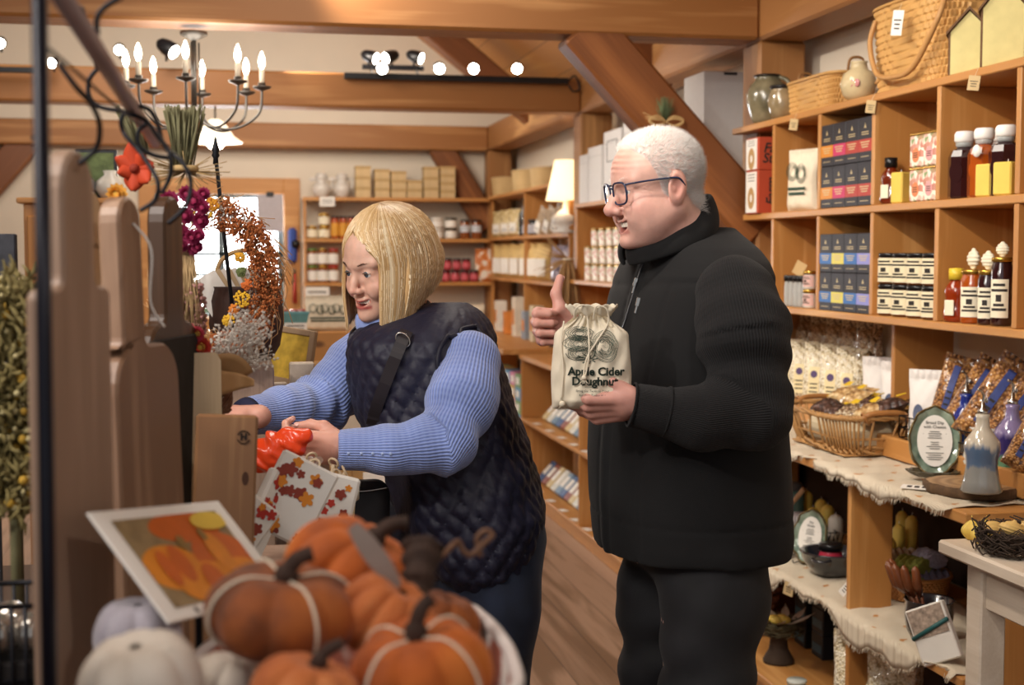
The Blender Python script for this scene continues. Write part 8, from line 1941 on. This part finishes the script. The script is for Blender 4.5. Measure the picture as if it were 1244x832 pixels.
# ------------------------------------------------------------------ flowers
rr = random.Random(31)
C3 = M_.to_3x3()
def strawflower(mb, c, r, mi, mc):
    for ring in range(3):
        n = 12-2*ring; rad = r*(1-.25*ring)
        for k in range(n):
            a = 2*PI*k/n+ring*.3; d = Vector((math.cos(a), 0, math.sin(a))); t = Vector((-math.sin(a), 0, math.cos(a))); up = Vector((0, -1, 0)); w = r*.28
            p0 = up*r*.1; p1 = d*rad*.7+up*r*(.1+.25*ring)+t*w; p2 = d*rad*.7+up*r*(.1+.25*ring)-t*w; p3 = d*rad*(1-.15*ring)+up*r*(.35+.35*ring)
            mb.add([C3 @ (Vector(c)+x) for x in (p0, p1, p3, p2)], [(0, 1, 2, 3)], mi, True)
    mb.sphere(C3 @ (Vector(c)+Vector((0, -r*.35, 0))), r*.42, 10, 6, mc, sc=(1, 1, 1))
def sprays(mb, starts, n, spread, L, r, mi=0, tip=None, down=False):
    for k in range(n):
        s_ = starts[k % len(starts)]; d = Vector(((rr.random()-.5)*spread, (rr.random()-.5)*spread*.6, (-1 if down else 1))); d.normalize(); l = L*(.7+.5*rr.random()); e = Vector(s_)+d*l+Vector(((rr.random()-.5)*.01, 0, 0))
        mb.tube([C3 @ Vector(s_), C3 @ ((Vector(s_)+e)/2+Vector((.004*(rr.random()-.5), 0, 0))), C3 @ e], r, 4, mi)
        if tip: mb.sphere(C3 @ e, tip, 6, 4, mi)
m_mag = plain('magenta_petal', '#8c1746', .7, noise=.2, nscale=60); m_magc = plain('magenta_centre', '#b23a62', .8); m_stalk = plain('dried_stalk', '#6f6a4a', .8, noise=.25, nscale=30); m_grass = plain('dried_grass', '#b09268', .85, noise=.25, nscale=30); m_pinkg = plain('pink_grass', '#b07f78', .9, noise=.2); m_raf = plain('raffia', '#b99a68', .8)
# hanging magenta bouquet
hb_ = thing('hanging_bouquet', 'upside-down dried bouquet of magenta strawflowers tied with raffia', 'bouquet', at(222, 210, 2.1)); K = 2.1/F
def kp(px, py, dd=0): return Vector(((px-222)*K, dd, (210-py)*K))
m = MB()
for k in range(110):
    t = rr.random(); m.tube([C3 @ kp(202+44*t+3*rr.random(), 128+10*rr.random(), (rr.random()-.5)*.05), C3 @ kp(214+18*t, 205, (rr.random()-.5)*.03)], .0016, 4)
for k in range(50):
    t = rr.random(); m.tube([C3 @ kp(152+32*t, 132+12*rr.random(), (rr.random()-.5)*.04-.05), C3 @ kp(178+14*t, 190, (rr.random()-.5)*.02-.05)], .0015, 4)
m.build('stems', m_stalk, hb_)['kind'] = 'stuff'
m = MB()
for k in range(60): a = rr.random()*6.28; L = .025+.03*rr.random(); m.tube([C3 @ kp(226, 208), C3 @ (kp(226, 208)+Vector((L*math.cos(a)*1.3, -.02*rr.random(), L*math.sin(a)*.6)))], .0008, 3)
m.tube([C3 @ (kp(224, 205)+Vector((.018*math.cos(a/16*6.28), .018*math.sin(a/16*6.28), 0))) for a in range(16)], .005, 6, closed=True); m.build('raffia_tie', m_raf, hb_)
sf = [(212, 244, .016), (240, 244, .017), (228, 262, .015), (206, 268, .014), (246, 268, .015), (222, 282, .014), (238, 288, .013), (214, 292, .018), (250, 252, .013), (230, 236, .014), (200, 256, .012), (246, 286, .011), (236, 302, .011), (206, 282, .012), (224, 298, .011), (243, 300, .010), (252, 236, .011)]
for px, py, r in sf:
    f = MB(); strawflower(f, kp(px, py, -.03+.02*rr.random()), r, 0, 1); f.build('strawflower', [m_mag, m_magc], hb_)
m = MB(); sprays(m, [kp(216+3*k, 300, -.01) for k in range(7)], 150, .32, .13, .0009, 0, None, True); m.build('hanging_grass', m_grass, hb_)['kind'] = 'stuff'
m = MB()
for k in range(420): m.sphere(C3 @ kp(212+34*rr.random(), 345+62*rr.random(), (rr.random()-.5)*.03), .0032, 5, 4)
m.build('pink_seed_heads', m_pinkg, hb_)['kind'] = 'stuff'
# orange felt flower
of = thing('orange_flower', 'large orange paper flower beside the hanging bouquet', 'flower', at(165, 205, 1.95)); m_org = plain('orange_paper', '#b83c16', .7, noise=.1)
for k, (a, L, w) in enumerate(((100, .036, .014), (50, .026, .012), (10, .028, .013), (-40, .030, .014), (-95, .032, .015), (200, .022, .012), (150, .03, .012))):
    a = math.radians(a); d = Vector((math.cos(a), 0, math.sin(a))); t = Vector((-d.z, 0, d.x)); m = MB()
    m.grid(lambda u, v: C3 @ (d*L*v+t*(u-.5)*2*w*math.sin(PI*min(1, .1+.85*v))+Vector((0, -.014*v*v*(1 if k % 2 else .3)-.006*math.cos((u-.5)*3), 0))), 6, 8); o = m.build('petal', m_org, of); o.modifiers.new('s', 'SOLIDIFY').thickness = .001
m = MB(); m.sphere(C3 @ Vector((0, -.008, 0)), .007, 10, 8); m.build('flower_centre', plain('rust_centre', '#8a2c18', .8), of)
for k, (px, py, r, c, nm) in enumerate(((143, 236, .016, '#d99a3a', 'golden'), (132, 262, .010, '#c9683a', 'rust'), (137, 276, .008, '#b8442c', 'red'))):
    root = thing('small_strawflower', '%s strawflower beside the pale maple board handle' % nm, 'flower', at(px, py, 1.9)); f = MB(); strawflower(f, (0, 0, 0), r, 0, 1); f.build('petals', [plain('petal_'+nm, c, .7, noise=.1), plain('heart_'+nm, '#e0b04a', .8)], root); s = MB(); s.tube([C3 @ Vector((0, .004, 0)), Vector((.0, .0, ZF-root.location.z))], .0012, 4); s.build('stalk', m_stalk, root)
# iron hook pole
hp = thing('iron_hook_pole', 'thin black iron pole with pointed finial holding the autumn wreath', 'pole', (at(288, 436, 2.93).x, at(288, 436, 2.93).y, ZF)); HO = Vector(hp.location)
pt0, pt1 = at(262, 190, 2.9), at(289, 436, 2.93); ptg = pt1
MB().tube([pt0-HO, ptg-HO], .0042, 8).build('pole', m_iron, hp); tp = pt0-HO
MB().lathe([(.0001, -.02), (.006, -.015), (.005, -.004), (.0085, .002), (.006, .008), (.009, .014), (.006, .022), (.003, .035), (.0001, .042)], 12, M=Matrix.Translation(tp)).build('finial', m_iron, hp)
fb = MB().lathe([(.0001, 0), (.03, 0), (.03, .004), (.0001, .006)], 24, M=Matrix.Translation((ptg-HO))).build('pole_base', m_iron, hp)
# wreath
wr_ = thing('autumn_wreath', 'round dried autumn wreath of rust sorghum and yellow blooms', 'wreath', at(266, 342, 2.84)); Kw = 2.84/F
def ring(a, ro=0, dd=0): return Vector(((58+ro)*Kw*math.cos(a), dd, (80+ro)*Kw*math.sin(a)))
m = MB()
for k in range(420):
    a = rr.random()*6.28; L = .35+.5*rr.random(); ro = (rr.random()-.5)*26; dd = (rr.random()-.5)*.05
    m.tube([C3 @ ring(a-L*t/4, ro+ro*.25*t+4*t*rr.random(), dd) for t in range(5)], .0011, 4)
m.build('twig_ring', plain('wreath_twig', '#b58a5c', .8, noise=.3), wr_)['kind'] = 'stuff'
m = MB()
for k in range(460):
    a = -1.75+rr.random()*3.3; ro = (rr.random()-.42)*30; dd = -.03+.05*(rr.random()-.5); c = ring(a, ro, dd)
    for q_ in range(9): m.sphere(C3 @ (c+Vector(((rr.random()-.5)*.012, (rr.random()-.5)*.012, (rr.random()-.5)*.022))), .0019+.001*rr.random(), 5, 3)
m.build('sorghum_sprays', plain('sorghum_rust', '#a8602f', .75, noise=.35, nscale=90), wr_)['kind'] = 'stuff'
m = MB()
for k in range(520):
    cl_ = rr.choice([(1.7, 0, .35), (-.1, -12, .3), (-1.1, -12, .5), (-1.0, 2, .4), (1.2, 6, .3)]); a = cl_[0]+(rr.random()-.5)*2*cl_[2]; c = ring(a, cl_[1]+(rr.random()-.5)*18, -.045+.02*rr.random()); m.sphere(C3 @ c, .0022, 5, 3)
m.build('white_statice', plain('off_white_bloom', '#d8cfc4', .85, noise=.1), wr_)['kind'] = 'stuff'
for k, (px, py, r, c) in enumerate(((252, 262, .022, '#cfa22c'), (266, 250, .014, '#c98a28'), (300, 362, .016, '#d8a92c'), (306, 345, .010, '#c9682c'), (290, 375, .010, '#c9762c'), (298, 312, .010, '#d0982c'), (300, 330, .009, '#5f6a3c'), (284, 388, .012, '#d8a92c'))):
    f = MB(); cc_ = Vector(((px-266)*Kw, -.055, (342-py)*Kw))
    for q_ in range(46): a = rr.random()*6.28; s_ = rr.random()**.5; f.sphere(C3 @ (cc_+Vector((r*s_*math.cos(a), -.006*(1-s_), r*s_*math.sin(a)))), .0030, 6, 4)
    f.build('yarrow_head', plain('yarrow_'+c[1:], c, .85, noise=.2), wr_)
# dark wicker basket with cards
dk = thing('dark_wicker_basket', 'dark wicker basket holding cards and sticks behind the wreath', 'basket', (at(300, 430, 3.05).x, at(300, 430, 3.05).y, at(300, 436, 3.05).z))
MB().lathe([(.0001, 0), (.055, 0), (.072, .03), (.08, .08), (.078, .13), (.07, .155), (.075, .16), (.066, .16)], 40, wob=lambda a, z: 1+.02*math.sin(20*a+(z*300))+.012*math.sin(z*420)).build('woven_side', plain('dark_wicker', '#3a2219', .7, noise=.3, nscale=50, bump=.5), dk)
MB().tube(bez([(-.07, 0, .15), (-.05, 0, .22), (.02, 0, .235), (.07, 0, .15)], 7), .005, 6).build('handle', plain('straw_handle', '#a9885c', .7), dk)
for k in range(10):
    o = MB().box(-.03, .03, -.0008, .0008, 0, .11).build('greeting_card', (m_white, plain('tan_card', '#c0a682', .7))[k % 2], loc=Vector(dk.location)+Vector((-.035+.008*k, -.03+.008*k, .09)), rot=(.05*k-.2, -.55+.03*k, -YAW+.3)); tag(o, 'thin %s card fanned in the dark wicker basket, %s from the left' % (('white', 'tan')[k % 2], ORD[k]), 'card', 'cards in the dark basket')
ped = MB().box(-.10, .075, -.15, .09, 0, dk.location.z-ZF+.0-.002, bev=.003).build('basket_plinth', w_b1, loc=(dk.location.x-.02, 2.97 if False else dk.location.y, 0)); ped.scale = (1, 1, (dk.location.z-.001)/(dk.location.z-ZF-.002)); tag(ped, 'brown wooden plinth carrying the dark wicker basket', 'plinth')
# strawflowers in kraft paper
kb = thing('wrapped_bouquet', 'kraft-wrapped dried bouquet of red and gold strawflowers and white statice', 'bouquet', at(262, 425, 2.0)); K2 = 2.0/F
def k2(px, py, dd=0): return Vector(((px-262)*K2, dd, (425-py)*K2))
for px, py, r, c, nm in ((232, 412, .017, '#b8352c', 'red'), (219, 402, .013, '#a82c34', 'red'), (250, 420, .016, '#c2392c', 'red'), (222, 424, .015, '#d8a63c', 'gold'), (236, 400, .012, '#c94b50', 'red'), (246, 404, .012, '#b83444', 'red'), (212, 414, .012, '#7c2c34', 'red')):
    f = MB(); strawflower(f, k2(px, py, -.02-.01*rr.random()), r, 0, 1); f.build('strawflower', [plain('straw_'+c[1:], c, .7, noise=.12), plain('straw_heart', '#d9b04a', .8)], kb)
m = MB()
for k in range(46):
    e = k2(250+85*rr.random()**.8, 372+82*rr.random(), -.01+.05*rr.random()); b0 = k2(262, 455, .02); m.tube([C3 @ b0, C3 @ (b0*.5+e*.5+Vector((0, 0, .006))), C3 @ e], .0006, 3)
    for q_ in range(12): t = rr.random()*.5; m.sphere(C3 @ (e*(1-t)+b0*t+Vector(((rr.random()-.5)*.018, (rr.random()-.5)*.014, (rr.random()-.5)*.018+.003))), .0022, 5, 3)
m.build('white_statice', plain('off_white_bloom', '#d8cfc4', .85), kb)['kind'] = 'stuff'
m = MB(); m.grid(lambda u, v: C3 @ (k2(262, 470)+Vector((.012+(.055-.03*0)*v*math.cos(.2+u*2.6)-.01, -.035*v*math.sin(u*2.6+.3), .018*v*math.sin(u*5)+.035*v-.012+.03*v*u))), 22, 8); m.grid(lambda u, v: C3 @ (k2(285, 462)+Vector(((u-.5)*.07, -.03-.012*math.sin(u*7), -.012*(v-.5)*4*(1-u*.8)))), 14, 6); o = m.build('kraft_wrap', plain('kraft_wrap', '#a97f52', .7, noise=.1, bump=.2), kb); o.modifiers.new('s', 'SOLIDIFY').thickness = .0008
sb_ = thing('vine_coil', 'small coiled vine ball beside the kraft-wrapped bouquet', 'decoration', at(270, 484, 2.05)); m = MB()
for k in range(9): m.tube([C3 @ Vector((.014*math.cos(t*.5+k), .014*math.sin(t*.5+k)*.8, .020*math.sin(t*.5*.9+k*1.3))) for t in range(13)], .0022, 5)
m.tube([(0, 0, 0), (0, 0, ZF-sb_.location.z)], .004, 6)
m.build('vines', plain('vine_brown', '#6b432a', .7), sb_)
# pale crate and framed sunflower print
cr2 = thing('white_wash_crate', 'whitewashed wooden crate behind the woman\'s far sleeve', 'crate', at(352, 505, 3.1)); 
for x0, x1, z0, z1 in ((-.09, -.055, -.05, .10), (.0, .055, -.05, .12), (-.05, -.005, -.05, .075)): MB().box(x0, x1, -.02, .02, z0, z1, bev=.003).build('slat', m_wt, cr2)
MB().box(-.1, .06, .0205, .03, -.04, .0, bev=.002).build('cross_slat', m_wt, cr2)
MB().box(-.1, .07, -.06, .06, ZF-cr2.location.z+.05-1.05, -.051, bev=.004).build('crate_base', w_b1, cr2)
fr = thing('framed_print', 'framed sunflower-yellow print leaning behind the crate', 'picture', at(350, 432, 3.4), (-.12, .10, -YAW-.5))
for a, b_, c, d_ in ((-.075, -.06, -.07, .07), (.06, .075, -.07, .07), (-.06, .06, .055, .07), (-.06, .06, -.07, -.055)): MB().box(a, b_, -.008, .008, c, d_, bev=.002).build('frame_side', plain('taupe_frame', '#9c8266', .6, noise=.1), fr)
MB().box(-.06, .06, -.002, .004, -.055, .055).build('print', plain('yellow_print', '#c9a53c', .5, noise=.45, nscale=35), fr)
st2 = MB().box(-.12, .1, -.02, .08, 0, fr.location.z-.075, bev=.003).build('print_stand', w_b1, loc=(fr.location.x, fr.location.y+.02, 0)); tag(st2, 'wooden stand under the framed yellow print', 'stand')
# out-of-focus dried flowers at the left
def yellowmass(name, label, cx, cy, d, rx, ry, cols, n, seed, leaf=True):
    r = random.Random(seed); root = thing(name, label, 'dried flowers', at(cx, cy, d)); k_ = d/F
    for ci, (c, frac, rad) in enumerate(cols):
        m = MB()
        for q_ in range(int(n*frac)):
            a = r.random()*6.28; s_ = r.random()**.5; p = Vector((rx*k_*s_*math.cos(a), (r.random()-.5)*.08, ry*k_*s_*math.sin(a))); 
            if ci == 0 and leaf:
                e = p+Vector(((r.random()-.5)*.03, (r.random()-.5)*.02, (r.random()-.5)*.05)); m.tube([C3 @ p, C3 @ ((p+e)/2+Vector((.004, 0, 0))), C3 @ e], [.0008, .0032, .0006], 4)
            else: m.sphere(C3 @ p, rad*(.7+.6*r.random()), 7, 5)
        o = m.build(('foliage', 'blooms', 'small_blooms')[ci], plain('df_%s' % c[1:], c, .85, noise=.25, nscale=40), root); o['kind'] = 'stuff'
    m = MB(); m.tube([C3 @ Vector((0, 0, 0)), Vector((0, 0, ZF-root.location.z))], .006, 6); m.build('stem_bundle', m_stalk, root)
yellowmass('dried_flower_bunch', 'blurred bunch of yellow and olive dried flowers at the left edge', 14, 480, 1.6, 45, 150, (('#75683c', .80, .005), ('#b08a30', .06, .006), ('#b3a678', .14, .003)), 2200, 1)
yellowmass('dried_flower_bunch', 'olive and cream dried flowers showing between the tall boards', 142, 480, 2.2, 22, 115, (('#6f673f', .6, .006), ('#9c8a4c', .2, .006), ('#b9ae88', .2, .004)), 600, 2)
yellowmass('dried_flower_bunch', 'white and pink dried blossoms at the far left above the yellow bunch', 18, 425, 1.9, 26, 16, (('#7a7a50', .2, .004), ('#d0c6c2', .5, .004), ('#a84a6a', .3, .0035)), 260, 3)
bb = thing('black_board', 'dark speckled board at the far left behind the dried flowers', 'board', at(4, 330, 2.2), (0, 0, -YAW)); MB().box(-.05, .022, -.006, .006, -.065, .06, bev=.002).build('board_face', plain('speckled_black', '#25252b', .6, noise=.8, nscale=60), bb); MB().box(-.02, -.016, .0065, .0105, ZF-bb.location.z, -.06).build('prop_leg', m_black, bb)
dkb = thing('dark_basket', 'dark wire basket with silver baubles at the lower left edge', 'basket', (at(8, 760, 1.5).x, at(8, 760, 1.5).y, ZF))
wire_basket(.055, .055, .16, 8, .0025)(dkb); MB().box(-.054, .054, -.054, .054, .003, .10, bev=.003).build('dark_lining', plain('dark_lining', '#221c1a', .8), dkb)
for k in range(5):
    o = MB().sphere((0, 0, 0), .022, 16, 10).build('silver_bauble', plain('bauble', '#b9b1a6', .18, metal=.8, noise=.02), loc=Vector(dkb.location)+Vector((-.03+.03*(k % 3), -.03+.055*(k//3), .125))); tag(o, 'silver bauble in the dark wire basket, '+('near left', 'near middle', 'near right', 'far left', 'far middle')[k], 'bauble', 'silver baubles')
# the drawstring bag the man holds
hbg = thing('drawstring_bag', 'cream drawstring bag of Apple Cider Doughnut mix held by the man', 'bag', at(718, 497, 2.475), (0, 0, -YAW-.10))
bwid, bh, bt_ = .139, .172, .062
def bsurf(x, z, side=-1):
    u = x/bwid; v = z/bh; e = max(0, 1-abs(2*u)**2.6)**.5; f = max(0, min(1, (v/.10)))**.5*(1-.75*smoothv(.62, 1.0, v)); return side*(bt_/2*e*f+.001)
def smoothv(a, b, x): t = max(0, min(1, (x-a)/(b-a))); return t*t*(3-2*t)
def bwd(v): return 1+.04*math.sin(PI*v)-.48*smoothv(.80, 1.0, v)-.07*smoothv(.3, .8, v)
mb = MB()
for side in (-1, 1):
    def fn(u, v):
        x = (u-.5)*bwid; y = bsurf(x, v*bh, side); g = smoothv(.80, .93, v); y += side*g*.0045*math.sin(u*58+(1 if side > 0 else 0)); y += side*(.0022*math.sin(u*13+v*9)*math.sin(v*12)+.0015*math.sin(u*31-v*17)); z = v*bh+g*.004*math.sin(u*44)-.006*(abs(2*u-1)**3)*v
        return (x*bwd(v), y, z)
    mb.grid(fn, 60, 60, flip=(side > 0))
bd2 = mb.build('bag_body', m_cotton, hbg)
# ruffled lip
m = MB(); m.grid(lambda u, v: (bwid*.25*math.cos(2*PI*u)*(1+.35*v), .016*math.sin(2*PI*u)*(1+.5*v)+.003*math.sin(u*60), bh*.985+.016*v+.003*math.sin(u*50+v*3)), 90, 6, closed_u=True); o = m.build('ruffled_lip', m_cotton, hbg); o.modifiers.new('s', 'SOLIDIFY').thickness = .0012
def conform(mb, off=.0012):
    out = []
    for (x, y, z) in mb.v: out.append((x*1.0, bsurf(x, z)-off-.0022, z))
    mb.v = out
pr = MB(); ident = Tm((0, 0, 0), 0, PI/2)
text_mb(pr, 'Apple Cider', .0200, Tm((.010, 0, .070), 0, PI/2), bold=.0007, ext=.0001); text_mb(pr, 'Doughnut', .0200, Tm((.008, 0, .0525), 0, PI/2), bold=.0007, ext=.0001)
for k, w in enumerate((.058, .052, .044)): 
    text_mb(pr, ('Bring the Farm to Your', 'Kitchen Today in a', 'Classic Treat')[k], .0062, Tm((.004, 0, .036-.0075*k), 0, PI/2), ext=.0001)
pr.box(-.01, .012, -.0001, .0001, .0425, .0431)
conform(pr); pr.build('green_lettering', plain('dark_green_ink', '#28382f', .8, noise=0), hbg)
dn = MB(); r5 = random.Random(5)
def doodle(cx, cz, rx, rz, n, jit, ang=0):
    for k in range(n):
        s_ = .35+.65*k/(n-1); ph = r5.random()*6; pts = []
        for i in range(37):
            a = 2*PI*i/36; x = rx*s_*math.cos(a)*(1+jit*math.sin(7*a+ph)); z = rz*s_*math.sin(a)*(1+jit*math.sin(5*a+ph)); pts.append((cx+x*math.cos(ang)-z*math.sin(ang), 0, cz+x*math.sin(ang)+z*math.cos(ang)))
        dn.tube(pts[:-1], .00042+.0003*r5.random(), 3, closed=True)
doodle(-.020, .137, .024, .012, 5, .05); doodle(-.022, .120, .027, .014, 6, .05); doodle(-.018, .102, .026, .012, 5, .05); doodle(.026, .115, .022, .028, 8, .04, .2)
for k in range(260):
    cx, cz = r5.choice([(-.02, .12), (-.02, .105), (.026, .115), (-.02, .135)]); x = cx+r5.gauss(0, .011); z = cz+r5.gauss(0, .008); dn.tube([(x, 0, z), (x+.002*r5.random(), 0, z+.002*(r5.random()-.5))], .00045, 3)
for k in range(9): a = k*.7; dn.tube([(.0+.004*math.cos(a), 0, .092+.002*math.sin(a)), (.018*math.cos(a)-.005, 0, .094+.010*math.sin(a))], .0010, 3)
y_keep = []
conform(dn, .0008); dn.build('doughnut_drawing', plain('green_line_ink', '#3d5246', .8, noise=0), hbg)
cdm = MB(); S_ = lambda x, z, o=.005: (x, bsurf(x, z)-o, z)
cdm.tube(bez([S_(-.030, .163), (-.025, -.03, .182), (-.010, -.026, .186), S_(-.006, .160, .006), S_(-.002, .11, .006), S_(-.006, .075, .006), S_(-.010, .062, .007)], 7), .0016, 6)
cdm.tube(bez([S_(.004, .160), (.010, -.028, .185), (.028, -.026, .180), S_(.030, .155, .006), S_(.012, .125, .006), S_(-.006, .095, .006), S_(-.012, .064, .007)], 7), .0016, 6)
cdm.sphere(S_(-.011, .060, .008), .0048, 10, 8)
for k in range(7): cdm.tube([S_(-.011, .058, .008), S_(-.011+.005*(k-3)*.6, .048+.002*(k % 2), .009)], .0007, 4)
cdm.build('drawcord', m_cotton, hbg)
cd2 = MB(); cd2.tube(bez([S_(-.048, .158), S_(-.052, .12), S_(-.048, .07), S_(-.052, .02, .006)], 6), .0016, 6); cd2.sphere(S_(-.050, .012, .007), .0055, 10, 8)
for k in range(6): cd2.tube([S_(-.050, .012, .007), S_(-.050+.003*(k-3), -.001, .011)], .0007, 4)
cd2.build('drawcord', m_cotton, hbg)
